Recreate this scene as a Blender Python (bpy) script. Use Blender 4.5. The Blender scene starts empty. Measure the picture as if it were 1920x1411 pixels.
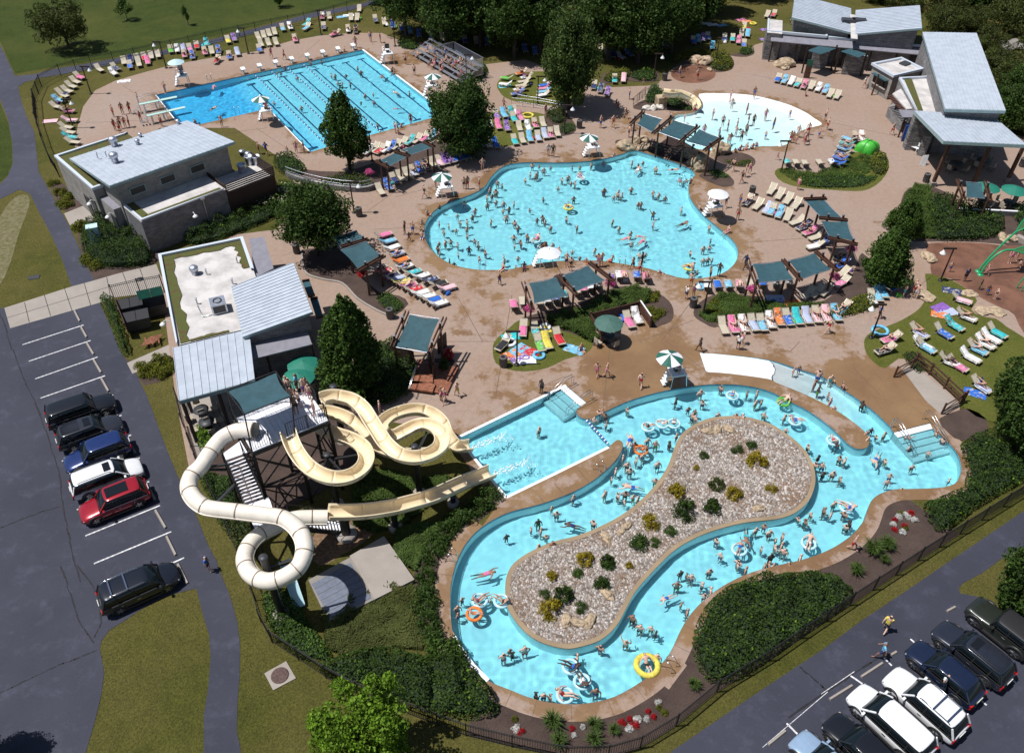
import bpy, bmesh, math, random
from mathutils import Vector as V_, Matrix, noise, geometry
random.seed(7)
SC = bpy.context.scene
COL = SC.collection
# ---------------------------------------------------------------- camera, world, sun, exposure
CAM_H, CAM_F, CAM_PITCH, CAM_ROLL = 42.627, 1559.05 / 1920, math.radians(42.133), math.radians(.3811)
_cp, _sp, _cr, _sr = math.cos(CAM_PITCH), math.sin(CAM_PITCH), math.cos(CAM_ROLL), math.sin(CAM_ROLL)
FWD = V_((0, _cp, -_sp)); _r, _u = V_((1, 0, 0)), V_((0, _sp, _cp))
RGT = _r * _cr + _u * _sr; UPV = _u * _cr - _r * _sr
cam = bpy.data.cameras.new('camera'); cam_o = bpy.data.objects.new('camera', cam); COL.objects.link(cam_o)
cam.sensor_width = 36; cam.lens = 36 * CAM_F; cam.clip_start = .5; cam.clip_end = 3000
cam_o.matrix_world = Matrix(((RGT.x, UPV.x, -FWD.x, 0), (RGT.y, UPV.y, -FWD.y, 0), (RGT.z, UPV.z, -FWD.z, CAM_H), (0, 0, 0, 1)))
SC.camera = cam_o
SUN_EL, SUN_AZ = math.radians(65), math.radians(5)      # azimuth: the way the shadows fall, from +x towards +y
_d = V_((math.cos(SUN_AZ) * math.cos(SUN_EL), math.sin(SUN_AZ) * math.cos(SUN_EL), -math.sin(SUN_EL)))
world = bpy.data.worlds.new('World'); SC.world = world; world.use_nodes = True
_wn = world.node_tree; _sky = _wn.nodes.new('ShaderNodeTexSky'); _sky.sky_type = 'NISHITA'; _sky.sun_disc = False
_sky.sun_elevation = SUN_EL; _sky.sun_rotation = math.atan2(-_d.x, -_d.y); _sky.altitude = 250
_wn.links.new(_sky.outputs[0], _wn.nodes['Background'].inputs[0]); _wn.nodes['Background'].inputs[1].default_value = .066
sun = bpy.data.lights.new('sun', 'SUN'); sun.energy = 5.0; sun.angle = math.radians(.53); sun.color = (1, .97, .93)
sun.cycles.is_caustics_light = True
sun_o = bpy.data.objects.new('sun', sun); COL.objects.link(sun_o); sun_o.rotation_euler = _d.to_track_quat('-Z', 'Y').to_euler()
SC.view_settings.view_transform = 'Standard'; SC.view_settings.look = 'None'; SC.view_settings.exposure = .1; SC.view_settings.gamma = 1
SC.cycles.max_bounces = 10; SC.cycles.transmission_bounces = 6; SC.cycles.transparent_max_bounces = 8
SC.cycles.sample_clamp_indirect = 4
SC.cycles.caustics_refractive = True; SC.cycles.caustics_reflective = False

# ---------------------------------------------------------------- helpers
def P(x, y, z=0.):
    """survey: a point of the picture plan (1920 x 1411) at height z, as metres on the site"""
    d = FWD * (CAM_F * 1920) + RGT * (x - 960) - UPV * (y - 705.5)
    t = (z - CAM_H) / d.z
    return V_((d.x * t, d.y * t, z))
ZONES = {i: ((0, 480, 960, 1440)[i % 4], (0, 350, 700, 1050)[i // 4], 3.919 if i < 12 else 3.908) for i in range(16)}
ZONES.update(a=(700, 60, 6.27), b=(880, 100, 7.054), c=(1100, 60, 4.8), d=(1300, 0, 9.6), e=(640, 230, 6.0), f=(1160, 160, 7.054), g=(940, 480, 5.878), h=(1300, 440, 5.878),
    i=(320, 640, 5.878), j=(340, 780, 6.27), k=(420, 940, 5.053), l=(680, 560, 7.055), m=(80, 200, 4.0), n=(1600, 180, 5.878), o=(1440, 0, 6.0), p=(1600, 420, 5.428), q=(500, 720, 5.879), r=(690, 740, 7.055), s=(390, 820, 7.053), F=(0, 0, 1))
def Zp(zone, x, y):
    z = ZONES[zone]; return (z[0] + x / z[2], z[1] + y / z[2])
def Q(zone, x, y, z=0.):
    return P(*Zp(zone, x, y), z)
def tag(o, label=None, cat=None, group=None, kind=None):
    if label: o['label'] = label
    if cat: o['category'] = cat
    if group: o['group'] = group
    if kind: o['kind'] = kind
    return o
def thing(name, label, cat, loc=(0, 0, 0), rz=0., group=None):
    o = bpy.data.objects.new(name, None); COL.objects.link(o); o.empty_display_size = .2
    o.location = loc; o.rotation_euler = (0, 0, rz)
    return tag(o, label, cat, group)
def frame(o):
    return Matrix.Translation(o.location) @ o.rotation_euler.to_matrix().to_4x4()
def pts2(l, zone='F', z=0.):
    return [Q(zone, x, y, z) for x, y in l]

class MB:
    """collects faces in world metres"""
    def __init__(s): s.v, s.f, s.m, s.sm = [], [], [], []
    def add(s, vs, fs, m=0, smooth=False):
        b = len(s.v); s.v += [V_(v) for v in vs]
        for f in fs: s.f.append([i + b for i in f]); s.m.append(m); s.sm.append(smooth)
        return s
    def box(s, c, sz, rz=0., m=0):
        x, y, z = sz[0] / 2, sz[1] / 2, sz[2] / 2; R = Matrix.Rotation(rz, 3, 'Z'); c = V_(c)
        return s.add([c + R @ V_((sx * x, sy * y, sz_ * z)) for sz_ in (-1, 1) for sy in (-1, 1) for sx in (-1, 1)],
                     [(0, 2, 3, 1), (4, 5, 7, 6), (0, 1, 5, 4), (2, 6, 7, 3), (0, 4, 6, 2), (1, 3, 7, 5)], m)
    def beam(s, a, b, w, h, m=0, up=(0, 0, 1)):
        a, b = V_(a), V_(b); d = (b - a).normalized(); up = V_(up)
        if abs(d.dot(up)) > .97: up = V_((0, 1, 0))
        x = d.cross(up).normalized(); y = x.cross(d)
        vs = [p + x * (sx * w / 2) + y * (sy * h / 2) for p in (a, b) for sx, sy in ((-1, -1), (1, -1), (1, 1), (-1, 1))]
        return s.add(vs, [(3, 2, 1, 0), (4, 5, 6, 7), (0, 1, 5, 4), (1, 2, 6, 5), (2, 3, 7, 6), (3, 0, 4, 7)], m)
    def tube(s, pts, r, n=8, m=0, cap=True, smooth=True, closed=False):
        pts = [V_(p) for p in pts]; k = len(pts); r = r if isinstance(r, (list, tuple)) else [r] * k
        vs = []; up = None
        for i, p in enumerate(pts):
            if closed: d = pts[(i + 1) % k] - pts[i - 1]
            else: d = pts[min(i + 1, k - 1)] - pts[max(i - 1, 0)]
            d.normalize()
            if up is None: up = V_((0, 0, 1)) if abs(d.z) < .9 else V_((1, 0, 0))
            x = d.cross(up).normalized(); y = x.cross(d).normalized(); up = y
            vs += [p + (x * math.cos(2 * math.pi * j / n) + y * math.sin(2 * math.pi * j / n)) * r[i] for j in range(n)]
        fs = [(i * n + j, i * n + (j + 1) % n, ((i + 1) % k) * n + (j + 1) % n, ((i + 1) % k) * n + j) for i in range(k if closed else k - 1) for j in range(n)]
        s.add(vs, fs, m, smooth)
        if cap and not closed:
            s.add(vs[:n], [tuple(range(n))[::-1]], m); s.add(vs[-n:], [tuple(range(n))], m)
        return s
    def lathe(s, prof, c=(0, 0, 0), n=16, m=0, smooth=True):
        c = V_(c); k = len(prof)
        vs = [c + V_((r * math.cos(2 * math.pi * j / n), r * math.sin(2 * math.pi * j / n), z)) for r, z in prof for j in range(n)]
        return s.add(vs, [(i * n + j, i * n + (j + 1) % n, (i + 1) * n + (j + 1) % n, (i + 1) * n + j) for i in range(k - 1) for j in range(n)], m, smooth)
    def prism(s, poly, z0, z1, m=0, mt=None, bottom=True):
        """poly: list of xy; z0/z1: number or list"""
        k = len(poly); a = sum(poly[i - 1][0] * poly[i][1] - poly[i][0] * poly[i - 1][1] for i in range(k))
        if a < 0:
            poly = poly[::-1]
            if isinstance(z1, (list, tuple)): z1 = z1[::-1]
            if isinstance(z0, (list, tuple)): z0 = z0[::-1]
        z0 = z0 if isinstance(z0, (list, tuple)) else [z0] * k; z1 = z1 if isinstance(z1, (list, tuple)) else [z1] * k
        lo = [V_((p[0], p[1], z)) for p, z in zip(poly, z0)]; hi = [V_((p[0], p[1], z)) for p, z in zip(poly, z1)]
        s.add(lo + hi, [(i, (i + 1) % k, (i + 1) % k + k, i + k) for i in range(k)], m)
        s.add(hi, [tuple(range(k))], m if mt is None else mt)
        if bottom: s.add(lo, [tuple(range(k))[::-1]], m)
        return s
    def mesh(s, name, mats, M=None):
        me = bpy.data.meshes.new(name)
        me.from_pydata([M @ v for v in s.v] if M else s.v, [], s.f)
        for m in (mats if isinstance(mats, (list, tuple)) else [mats]): me.materials.append(m)
        me.polygons.foreach_set('material_index', s.m); me.polygons.foreach_set('use_smooth', s.sm); me.update()
        return me
    def build(s, name, mats, parent=None, origin=None):
        if parent is not None: M = frame(parent).inverted()
        elif origin is not None: M = Matrix.Translation(-V_(origin))
        else: M = None
        o = bpy.data.objects.new(name, s.mesh(name, mats, M)); COL.objects.link(o)
        if parent is not None: o.parent = parent
        elif origin is not None: o.location = origin
        return o
def sub(o, name, mb, mats):
    """a sub-part: mb holds world metres, o is a part whose own parent is a thing (parts sit at the thing's origin)"""
    M = (frame(o.parent) if o.parent else frame(o)).inverted()
    c = bpy.data.objects.new(name, mb.mesh(name, mats, M)); COL.objects.link(c); c.parent = o
    return c
def copy_tree(o, parent=None):
    c = o.copy(); COL.objects.link(c); c.parent = parent
    for ch in o.children:
        copy_tree(ch, c)
    return c
def slot(o, m, i=0):
    s = o.material_slots[i]; s.link = 'OBJECT'; s.material = m

# ---------------------------------------------------------------- materials
def mat(name, col, rough=.7, metal=0., spec=.5, var=None, scale=3., bump=0., bscale=40., col2=None, thr=(.4, .6), coat=0.):
    """procedural principled: colour mixed with col2 / darkened by noise in object space, noise bump"""
    m = bpy.data.materials.new(name); m.use_nodes = True; nt = m.node_tree; b = nt.nodes['Principled BSDF']
    b.inputs['Roughness'].default_value = rough; b.inputs['Metallic'].default_value = metal
    b.inputs['Specular IOR Level'].default_value = spec; b.inputs['Coat Weight'].default_value = coat
    b.inputs['Base Color'].default_value = (*col, 1)
    tc = nt.nodes.new('ShaderNodeTexCoord')
    if var is not None or col2 is not None:
        n = nt.nodes.new('ShaderNodeTexNoise'); n.inputs['Scale'].default_value = scale; n.inputs['Detail'].default_value = 6; n.inputs['Roughness'].default_value = .62
        nt.links.new(tc.outputs['Object'], n.inputs['Vector'])
        r = nt.nodes.new('ShaderNodeValToRGB'); nt.links.new(n.outputs['Fac'], r.inputs[0])
        c2 = col2 or tuple(c * (1 - var) for c in col)
        r.color_ramp.elements[0].color = (*c2, 1); r.color_ramp.elements[1].color = (*(col if col2 else tuple(min(1, c * (1 + var)) for c in col)), 1)
        r.color_ramp.elements[0].position, r.color_ramp.elements[1].position = thr
        nt.links.new(r.outputs[0], b.inputs['Base Color'])
    if bump:
        n = nt.nodes.new('ShaderNodeTexNoise'); n.inputs['Scale'].default_value = bscale; n.inputs['Detail'].default_value = 4
        nt.links.new(tc.outputs['Object'], n.inputs['Vector'])
        bp = nt.nodes.new('ShaderNodeBump'); bp.inputs['Strength'].default_value = bump; bp.inputs['Distance'].default_value = .05
        nt.links.new(n.outputs['Fac'], bp.inputs['Height']); nt.links.new(bp.outputs[0], b.inputs['Normal'])
    return m
class NT:
    """terse node building on a material"""
    def __init__(s, m): s.nt = m.node_tree; s.b = s.nt.nodes['Principled BSDF']; s.tc = s.nt.nodes.new('ShaderNodeTexCoord')
    def n(s, t, **kw):
        o = s.nt.nodes.new('ShaderNode' + t)
        for k, v in kw.items():
            if k in o.inputs: o.inputs[k].default_value = v
            else: setattr(o, k, v)
        return o
    def noise(s, scale, detail=5, rough=.6, src=None):
        o = s.n('TexNoise', Scale=scale, Detail=detail, Roughness=rough); s.nt.links.new(src or s.tc.outputs['Object'], o.inputs['Vector']); return o.outputs['Fac']
    def ramp(s, fac, stops):
        r = s.n('ValToRGB'); e = r.color_ramp.elements
        while len(e) < len(stops): e.new(.5)
        for x, (p, c) in zip(e, stops): x.position = p; x.color = (*c, 1) if len(c) == 3 else c
        s.nt.links.new(fac, r.inputs[0]); return r.outputs[0]
    def mix(s, fac, a, b, mode='MIX'):
        o = s.n('Mix', data_type='RGBA', blend_type=mode)
        for i, x in ((0, fac), (6, a), (7, b)):
            if hasattr(x, 'is_linked'): s.nt.links.new(x, o.inputs[i])
            else: o.inputs[i].default_value = x if not isinstance(x, tuple) else (*x, 1)
        return o.outputs[2]
    def math(s, op, a, b=0.):
        o = s.n('Math', operation=op)
        for i, x in ((0, a), (1, b)):
            if hasattr(x, 'is_linked'): s.nt.links.new(x, o.inputs[i])
            else: o.inputs[i].default_value = x
        return o.outputs[0]
    def attr(s, name):
        return s.n('Attribute', attribute_name=name).outputs['Fac']
    def to(s, out, inp): s.nt.links.new(out, s.b.inputs[inp])
    def bump(s, h, strength=.4, dist=.05):
        o = s.n('Bump', Strength=strength, Distance=dist); s.nt.links.new(h, o.inputs['Height']); s.to(o.outputs[0], 'Normal')
def newmat(name, rough=.8):
    m = bpy.data.materials.new(name); m.use_nodes = True; t = NT(m); t.b.inputs['Roughness'].default_value = rough; return m, t

# grass
def grass_mat(name, greens, dry, amount=(.45, .7), rough=.95):
    m, t = newmat(name, rough)
    big = t.noise(.07, 6, .65); mid = t.noise(.6, 6, .7); fine = t.noise(9., 4, .7)
    c = t.ramp(mid, [(.3, greens[0]), (.7, greens[1])])
    c = t.mix(t.ramp(big, [(amount[0], (0, 0, 0)), (amount[1], (1, 1, 1))]), c, dry)
    c = t.mix(t.ramp(fine, [(.3, (.42, .42, .42)), (.72, (1.35, 1.35, 1.35))]), (0, 0, 0), c)
    f2 = t.ramp(fine, [(.28, (.45, .45, .45)), (.72, (1.4, 1.4, 1.4))])
    c2 = t.mix(1., t.mix(t.ramp(big, [(amount[0], (0, 0, 0)), (amount[1], (1, 1, 1))]), t.ramp(mid, [(.3, greens[0]), (.7, greens[1])]), dry), f2, 'MULTIPLY')
    t.to(c2, 'Base Color'); t.b.inputs['Specular IOR Level'].default_value = .15
    t.bump(t.noise(14., 4, .7), .9, .12)
    return m
M = {}
M['grass'] = grass_mat('lawn_grass', ((.052, .060, .011), (.096, .096, .02)), (.13, .108, .034), (.36, .66))
M['park'] = grass_mat('park_grass', ((.03, .05, .009), (.058, .078, .015)), (.085, .09, .022), (.45, .8))
M['grass2'] = grass_mat('short_grass', ((.085, .10, .018), (.135, .14, .03)), (.19, .16, .055), (.5, .85))
# asphalt: sealed, grey-blue, worn tracks and cracks
def asphalt(name, a, b):
    m, t = newmat(name, .85)
    c = t.ramp(t.noise(.12, 7, .62), [(.3, a), (.7, b)])
    c = t.mix(t.ramp(t.noise(.8, 8, .75), [(.52, (0, 0, 0)), (.8, (.7, .7, .7))]), c, tuple(x * 1.9 for x in b))
    c = t.mix(1., c, t.ramp(t.noise(30., 3, .6), [(.25, (.72, .72, .72)), (.75, (1.2, 1.2, 1.2))]), 'MULTIPLY')
    t.to(c, 'Base Color'); t.bump(t.noise(60., 3, .6), .3, .02)
    return m
M['asphalt'] = asphalt('asphalt', (.022, .024, .040), (.041, .043, .066))
M['path'] = asphalt('path_asphalt', (.03, .032, .052), (.05, .053, .08))
M['crack'] = mat('crack_filler', (.009, .009, .012), .8)
M['paint'] = mat('road_paint', (.55, .55, .56), .7, var=.3, scale=5)
def concrete(name, col, joint=0., var=.16, rough=.85):
    m, t = newmat(name, rough)
    c = t.ramp(t.noise(.5, 7, .65), [(.3, tuple(x * (1 - var) for x in col)), (.7, tuple(x * (1 + var * .6) for x in col))])
    c = t.mix(1., c, t.ramp(t.noise(18., 4, .7), [(.3, (.86, .86, .86)), (.7, (1.08, 1.08, 1.08))]), 'MULTIPLY')
    t.to(c, 'Base Color'); t.bump(t.noise(50., 3), .15, .02)
    return m
M['concrete'] = concrete('pale_concrete', (.31, .275, .245))
M['concrete_d'] = concrete('grey_concrete', (.24, .22, .20))
M['stone_cap'] = concrete('coping_concrete', (.29, .215, .135), var=.22)
# deck: tinted stamped concrete; attribute 'wet' marks where water has been carried
m, t = newmat('deck_concrete', .8); M['deck'] = m
dry = t.ramp(t.noise(.09, 7, .66), [(.28, (.275, .185, .13)), (.5, (.30, .215, .168)), (.75, (.305, .235, .20))])
dry = t.mix(1., dry, t.ramp(t.noise(2.6, 7, .75), [(.3, (.84, .84, .84)), (.7, (1.09, 1.09, 1.09))]), 'MULTIPLY')
wetm = t.math('ADD', t.attr('wet'), t.math('MULTIPLY', t.math('SUBTRACT', t.noise(.55, 8, .72), .5), 1.5))
wetf = t.ramp(wetm, [(.44, (0, 0, 0)), (.58, (1, 1, 1))])
wetc = t.ramp(t.noise(.22, 5, .6), [(.35, (.175, .098, .05)), (.65, (.235, .145, .072))])
vs = t.n('TexVoronoi', Scale=1.05, feature='DISTANCE_TO_EDGE'); t.nt.links.new(t.tc.outputs['Object'], vs.inputs['Vector'])
dk = t.ramp(vs.outputs['Distance'], [(.0, (.88, .88, .88)), (.03, (1, 1, 1))])
foot = t.ramp(t.noise(4.5, 3, .6), [(.66, (1, 1, 1)), (.74, (.72, .66, .6))])
c = t.mix(wetf, dry, wetc); c = t.mix(1., c, dk, 'MULTIPLY'); c = t.mix(1., c, foot, 'MULTIPLY')
t.to(c, 'Base Color'); t.to(t.ramp(wetf, [(0, (.82,) * 3), (1, (.42,) * 3)]), 'Roughness'); t.bump(t.noise(25., 3), .12, .02)
m, t = newmat('mulch', .95); M['mulch'] = m
t.to(t.mix(1., t.ramp(t.noise(.8, 5), [(.3, (.062, .04, .034)), (.7, (.105, .07, .058))]), t.ramp(t.noise(22., 4, .8), [(.3, (.5, .5, .5)), (.7, (1.5, 1.45, 1.4))]), 'MULTIPLY'), 'Base Color'); t.bump(t.noise(26., 4, .8), 1., .1)
M['deckjoint'] = mat('joint_sealant', (.13, .085, .06), .85)
M['soil'] = mat('bare_soil', (.17, .105, .06), .95, var=.35, scale=4, bump=.6, bscale=14)
# pool shells
def shell_mat(name, col):
    return mat(name, col, .6, var=.05, scale=.8)
M['shell'] = shell_mat('pool_plaster', (.80, .95, 1.)); M['shell_lap'] = shell_mat('lap_plaster', (.66, .92, 1.)); M['shell_white'] = shell_mat('white_plaster', (.74, .77, .78))
M['tile_blue'] = mat('navy_tile', (.025, .075, .17), .35); M['tile_wall'] = mat('waterline_tile', (.10, .30, .42), .35, var=.2, scale=8)
def water_mat(name, shallow, deep):
    m, t = newmat(name, .0)
    t.b.inputs['Transmission Weight'].default_value = 1; t.b.inputs['IOR'].default_value = 1.33
    t.to(t.ramp(t.attr('depth'), [(0, (.96, 1., 1.)), (.25, shallow), (1, deep)]), 'Base Color')
    return m
M['water'] = water_mat('pool_water', (.38, .90, 1.), (.02, .48, .93)); M['water_wade'] = None
m, t = newmat('wading_water', .08); M['water_wade'] = m
tp = t.n('BsdfTransparent'); t.nt.links.new(t.mix(t.attr('depth'), (.985, 1., 1.), (.70, .96, .99)), tp.inputs[0]); gs = t.n('BsdfGlossy', Roughness=.06); fr = t.n('Fresnel', IOR=1.33)
mx = t.n('MixShader'); t.nt.links.new(fr.outputs[0], mx.inputs[0]); t.nt.links.new(tp.outputs[0], mx.inputs[1]); t.nt.links.new(gs.outputs[0], mx.inputs[2]); t.nt.links.new(mx.outputs[0], t.nt.nodes['Material Output'].inputs[0])
# general
M['white'] = mat('white_paint', (.80, .81, .82), .5, var=.04, scale=2)
M['offwhite'] = mat('off_white_plastic', (.72, .70, .66), .5, var=.06, scale=6)
M['black'] = mat('black_metal', (.014, .014, .016), .45)
M['darkgrey'] = mat('dark_grey_metal', (.04, .042, .048), .5, var=.15, scale=4)
M['steel'] = mat('stainless_steel', (.62, .63, .66), .28, 1.)
M['alu'] = mat('aluminium', (.52, .55, .62), .42, .85, var=.1, scale=3)
M['rubber'] = mat('rubber', (.018, .018, .018), .85)
M['glass'] = mat('dark_glass', (.01, .012, .016), .15, spec=.3)
M['timber'] = mat('stained_timber', (.075, .032, .019), .65, var=.35, scale=6, bump=.2, bscale=25)
M['timber_d'] = mat('dark_timber', (.03, .016, .012), .7, var=.3, scale=6)
M['decking'] = mat('red_decking', (.23, .085, .045), .6, var=.3, scale=5)
M['sail'] = mat('teal_shade_cloth', (.022, .072, .092), .75, var=.12, scale=2, bump=.1, bscale=60)
M['sail2'] = mat('green_shade_cloth', (.012, .12, .085), .7, var=.12, scale=3)
M['rock'] = mat('sandstone', (.36, .275, .185), .85, var=.35, scale=2.2, bump=.7, bscale=5)
M['rock_w'] = mat('pale_rock', (.58, .55, .50), .85, var=.25, scale=2.5, bump=.6, bscale=6)
# ---------------------------------------------------------------- the setting: ground, deck, pools, roads
def area2(p): return sum(p[i - 1][0] * p[i][1] - p[i][0] * p[i - 1][1] for i in range(len(p)))
def inside(p, poly):
    x, y = p[0], p[1]; c = False; j = len(poly) - 1
    for i in range(len(poly)):
        a, b = poly[i], poly[j]
        if (a[1] > y) != (b[1] > y) and x < (b[0] - a[0]) * (y - a[1]) / (b[1] - a[1]) + a[0]: c = not c
        j = i
    return c
def dist_poly(p, poly):
    best = 1e9; p = V_((p[0], p[1])); k = len(poly)
    for i in range(k):
        a = V_(poly[i - 1][:2]); b = V_(poly[i][:2]); ab = b - a; l2 = ab.length_squared
        t_ = 0 if l2 == 0 else max(0, min(1, (p - a).dot(ab) / l2)); d_ = (a + ab * t_ - p).length_squared
        if d_ < best: best = d_
    return math.sqrt(best)
def smooth_poly(pts, n=1, closed=True):
    """Chaikin-free: Catmull-Rom resampling, n points per span"""
    k = len(pts); out = []
    for i in range(k if closed else k - 1):
        p0, p1, p2, p3 = (pts[(i + j) % k] if closed else pts[max(0, min(k - 1, i + j))] for j in (-1, 0, 1, 2))
        for s_ in range(n):
            u = s_ / n
            out.append(.5 * ((2 * p1) + (p2 - p0) * u + (2 * p0 - 5 * p1 + 4 * p2 - p3) * u * u + (3 * p1 - p0 - 3 * p2 + p3) * u ** 3))
    if not closed: out.append(pts[-1].copy())
    return out
def offset_poly(poly, d):
    k = len(poly); sg = 1 if area2(poly) > 0 else -1; out = []
    for i in range(k):
        a, b, c = poly[i - 1], poly[i], poly[(i + 1) % k]
        e1 = V_((b[0] - a[0], b[1] - a[1])); e2 = V_((c[0] - b[0], c[1] - b[1]))
        if e1.length < 1e-6 or e2.length < 1e-6: out.append(V_((b[0], b[1], 0))); continue
        e1.normalize(); e2.normalize(); n1 = V_((e1.y, -e1.x)); n2 = V_((e2.y, -e2.x)); n_ = n1 + n2
        n_ = n_ / max(n_.length_squared / 2, .6) if n_.length > 1e-6 else n1
        out.append(V_((b[0] + n_.x * d * sg, b[1] + n_.y * d * sg, 0)))
    return out
def sheet(name, outer, holes=(), z=0., m=None, kind='structure', grid=0, zf=None, attr=None, parent=None):
    """triangulated flat sheet with holes; grid adds inner vertices; attr = (name, function(x, y))"""
    vs, es = [], []
    for poly in [outer, *holes]:
        b = len(vs); k = len(poly); vs += [V_((p[0], p[1])) for p in poly]; es += [(b + i, b + (i + 1) % k) for i in range(k)]
    if grid:
        xs = [p[0] for p in outer]; ys = [p[1] for p in outer]
        for i in range(int((max(xs) - min(xs)) / grid) + 1):
            for j in range(int((max(ys) - min(ys)) / grid) + 1):
                q = V_((min(xs) + (i + .5 * (j % 2)) * grid, min(ys) + j * grid))
                if inside(q, outer) and not any(inside(q, h) for h in holes): vs.append(q)
    r = geometry.delaunay_2d_cdt(vs, es, [], 0, 1e-5)
    V, FS = r[0], []
    for f in r[2]:
        c = sum((V[i] for i in f), V_((0, 0))) / len(f)
        if inside(c, outer) and not any(inside(c, h) for h in holes): FS.append(f)
    me = bpy.data.meshes.new(name)
    me.from_pydata([(v.x, v.y, (zf(v.x, v.y) if zf else z)) for v in V], [], FS)
    me.update()
    if me.polygons and sum(p.normal.z for p in me.polygons) < 0: me.flip_normals()
    if m: me.materials.append(m)
    if attr:
        a = me.attributes.new(attr[0], 'FLOAT', 'POINT'); a.data.foreach_set('value', [attr[1](v.co.x, v.co.y) for v in me.vertices])
    o = bpy.data.objects.new(name, me); COL.objects.link(o)
    if parent is not None: o.parent = parent
    elif kind: o['kind'] = kind
    return o
def ring(name, poly, z0, z1, m, inward=True, parent=None, kind='structure'):
    k = len(poly); mb = MB()
    vs = [(p[0], p[1], z0) for p in poly] + [(p[0], p[1], (z1(p[0], p[1]) if callable(z1) else z1)) for p in poly]
    mb.add(vs, [(i, (i + 1) % k, (i + 1) % k + k, i + k) for i in range(k)])
    o = mb.build(name, m)
    if parent is not None: o.parent = parent
    elif kind: o['kind'] = kind
    return o
def band(mb, poly, d0, d1, z0, z1, m=0, closed=True):
    """a raised strip that follows poly between two offsets: top at z1, sides down to z0"""
    a, b = offset_poly(poly, d0), offset_poly(poly, d1); k = len(poly); n = k if closed else k - 1
    vs = [(p.x, p.y, z1) for p in a] + [(p.x, p.y, z1) for p in b] + [(p.x, p.y, z0) for p in a] + [(p.x, p.y, z0) for p in b]
    fs = []
    for i in range(n):
        j = (i + 1) % k
        fs += [(i, j, k + j, k + i), (2 * k + i, 2 * k + j, j, i), (k + i, k + j, 3 * k + j, 3 * k + i)]
    mb.add(vs, fs, m)
    return mb

LAP = pts2([(292, 178), (680, 93), (839, 213), (581, 285), (503, 203.5), (341, 241)])
MAIN = smooth_poly(pts2([(1298, 318), (1292, 343), (1294, 370), (1317, 401), (1350, 429), (1373, 449), (1384, 470), (1378, 493), (1355, 512), (1317, 521), (1279, 521), (1248, 513), (1215, 503), (1177, 496), (1139, 490), (1098, 488), (1036, 490), (985, 498), (960, 504), (914, 506), (878, 503), (842, 493), (812, 472), (798, 449), (796, 427), (801, 411), (822, 389), (860, 373), (893, 360), (911, 347), (919, 334), (937, 316), (960, 307), (1000, 304), (1047, 305), (1103, 302), (1139, 296), (1172, 287), (1193, 282)]), 3)
WADE = smooth_poly(pts2([(1311, 176), (1358, 175), (1406, 178), (1440, 185), (1478, 196), (1509, 210), (1527, 222), (1541, 233), (1517, 240), (1491, 251), (1476, 270), (1455, 274), (1430, 274), (1404, 278), (1378, 282), (1340, 283), (1292, 276), (1274, 262), (1262, 238), (1265, 217), (1297, 212), (1315, 202), (1317, 191)]), 3)
_r1 = pts2([(858, 820), (960, 771), (1061, 722), (1100, 755)])
_r2 = smooth_poly(pts2([(1083, 765), (1081, 773), (1088, 782), (1103, 785), (1116, 780), (1139, 769), (1177, 752), (1215, 740), (1253, 731), (1304, 723), (1343, 720), (1394, 722), (1440, 732), (1478, 751), (1516, 770), (1555, 798), (1578, 820), (1593, 834), (1608, 841), (1624, 839), (1630, 829), (1624, 812), (1603, 793), (1568, 769), (1529, 748), (1486, 729), (1455, 717), (1440, 710), (1368, 700), (1324, 697)]), 3, False)
_r3 = smooth_poly(pts2([(1312, 661), (1368, 665), (1440, 674), (1490, 689), (1542, 706), (1583, 731), (1631, 764), (1669, 799)]), 3, False)
_r4 = smooth_poly(pts2([(1744, 792), (1751, 806), (1777, 828), (1795, 850), (1802, 871), (1801, 889), (1789, 907), (1759, 914), (1708, 916), (1677, 917), (1649, 926), (1633, 940), (1625, 960), (1616, 981), (1593, 1006), (1555, 1030), (1504, 1049), (1441, 1063), (1395, 1078), (1354, 1099), (1323, 1122), (1295, 1151), (1277, 1180), (1264, 1208), (1249, 1234), (1216, 1267), (1177, 1293), (1139, 1310), (1088, 1319), (1037, 1317), (993, 1307), (960, 1294), (915, 1275), (887, 1247), (864, 1216), (851, 1193), (845, 1152), (845, 1101), (851, 1070), (857, 1051), (870, 1024), (893, 996), (926, 973), (960, 958), (1011, 945), (1062, 927), (1100, 908), (1133, 884), (1159, 856), (1168, 835), (1164, 826), (1156, 825), (1141, 838)]), 3, False)
_r5 = pts2([(949, 932)])
RIVER = _r1 + _r2 + _r3 + pts2([(1675, 810)]) + _r4 + _r5
ISLE = smooth_poly(pts2([(1350, 781), (1394, 781), (1440, 793), (1473, 812), (1504, 838), (1522, 866), (1528, 894), (1525, 917), (1514, 940), (1491, 960), (1465, 970), (1440, 974), (1394, 979), (1343, 992), (1304, 1007), (1266, 1029), (1240, 1053), (1216, 1078), (1190, 1109), (1172, 1142), (1154, 1173), (1126, 1198), (1088, 1211), (1057, 1214), (1011, 1201), (980, 1178), (960, 1152), (951, 1132), (948, 1101), (952, 1076), (964, 1056), (990, 1037), (1036, 1016), (1087, 1003), (1138, 981), (1177, 958), (1210, 930), (1235, 902), (1253, 873), (1264, 843), (1276, 817), (1297, 799), (1322, 787)]), 3)
POOLS = [LAP, MAIN, WADE, RIVER]

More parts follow.
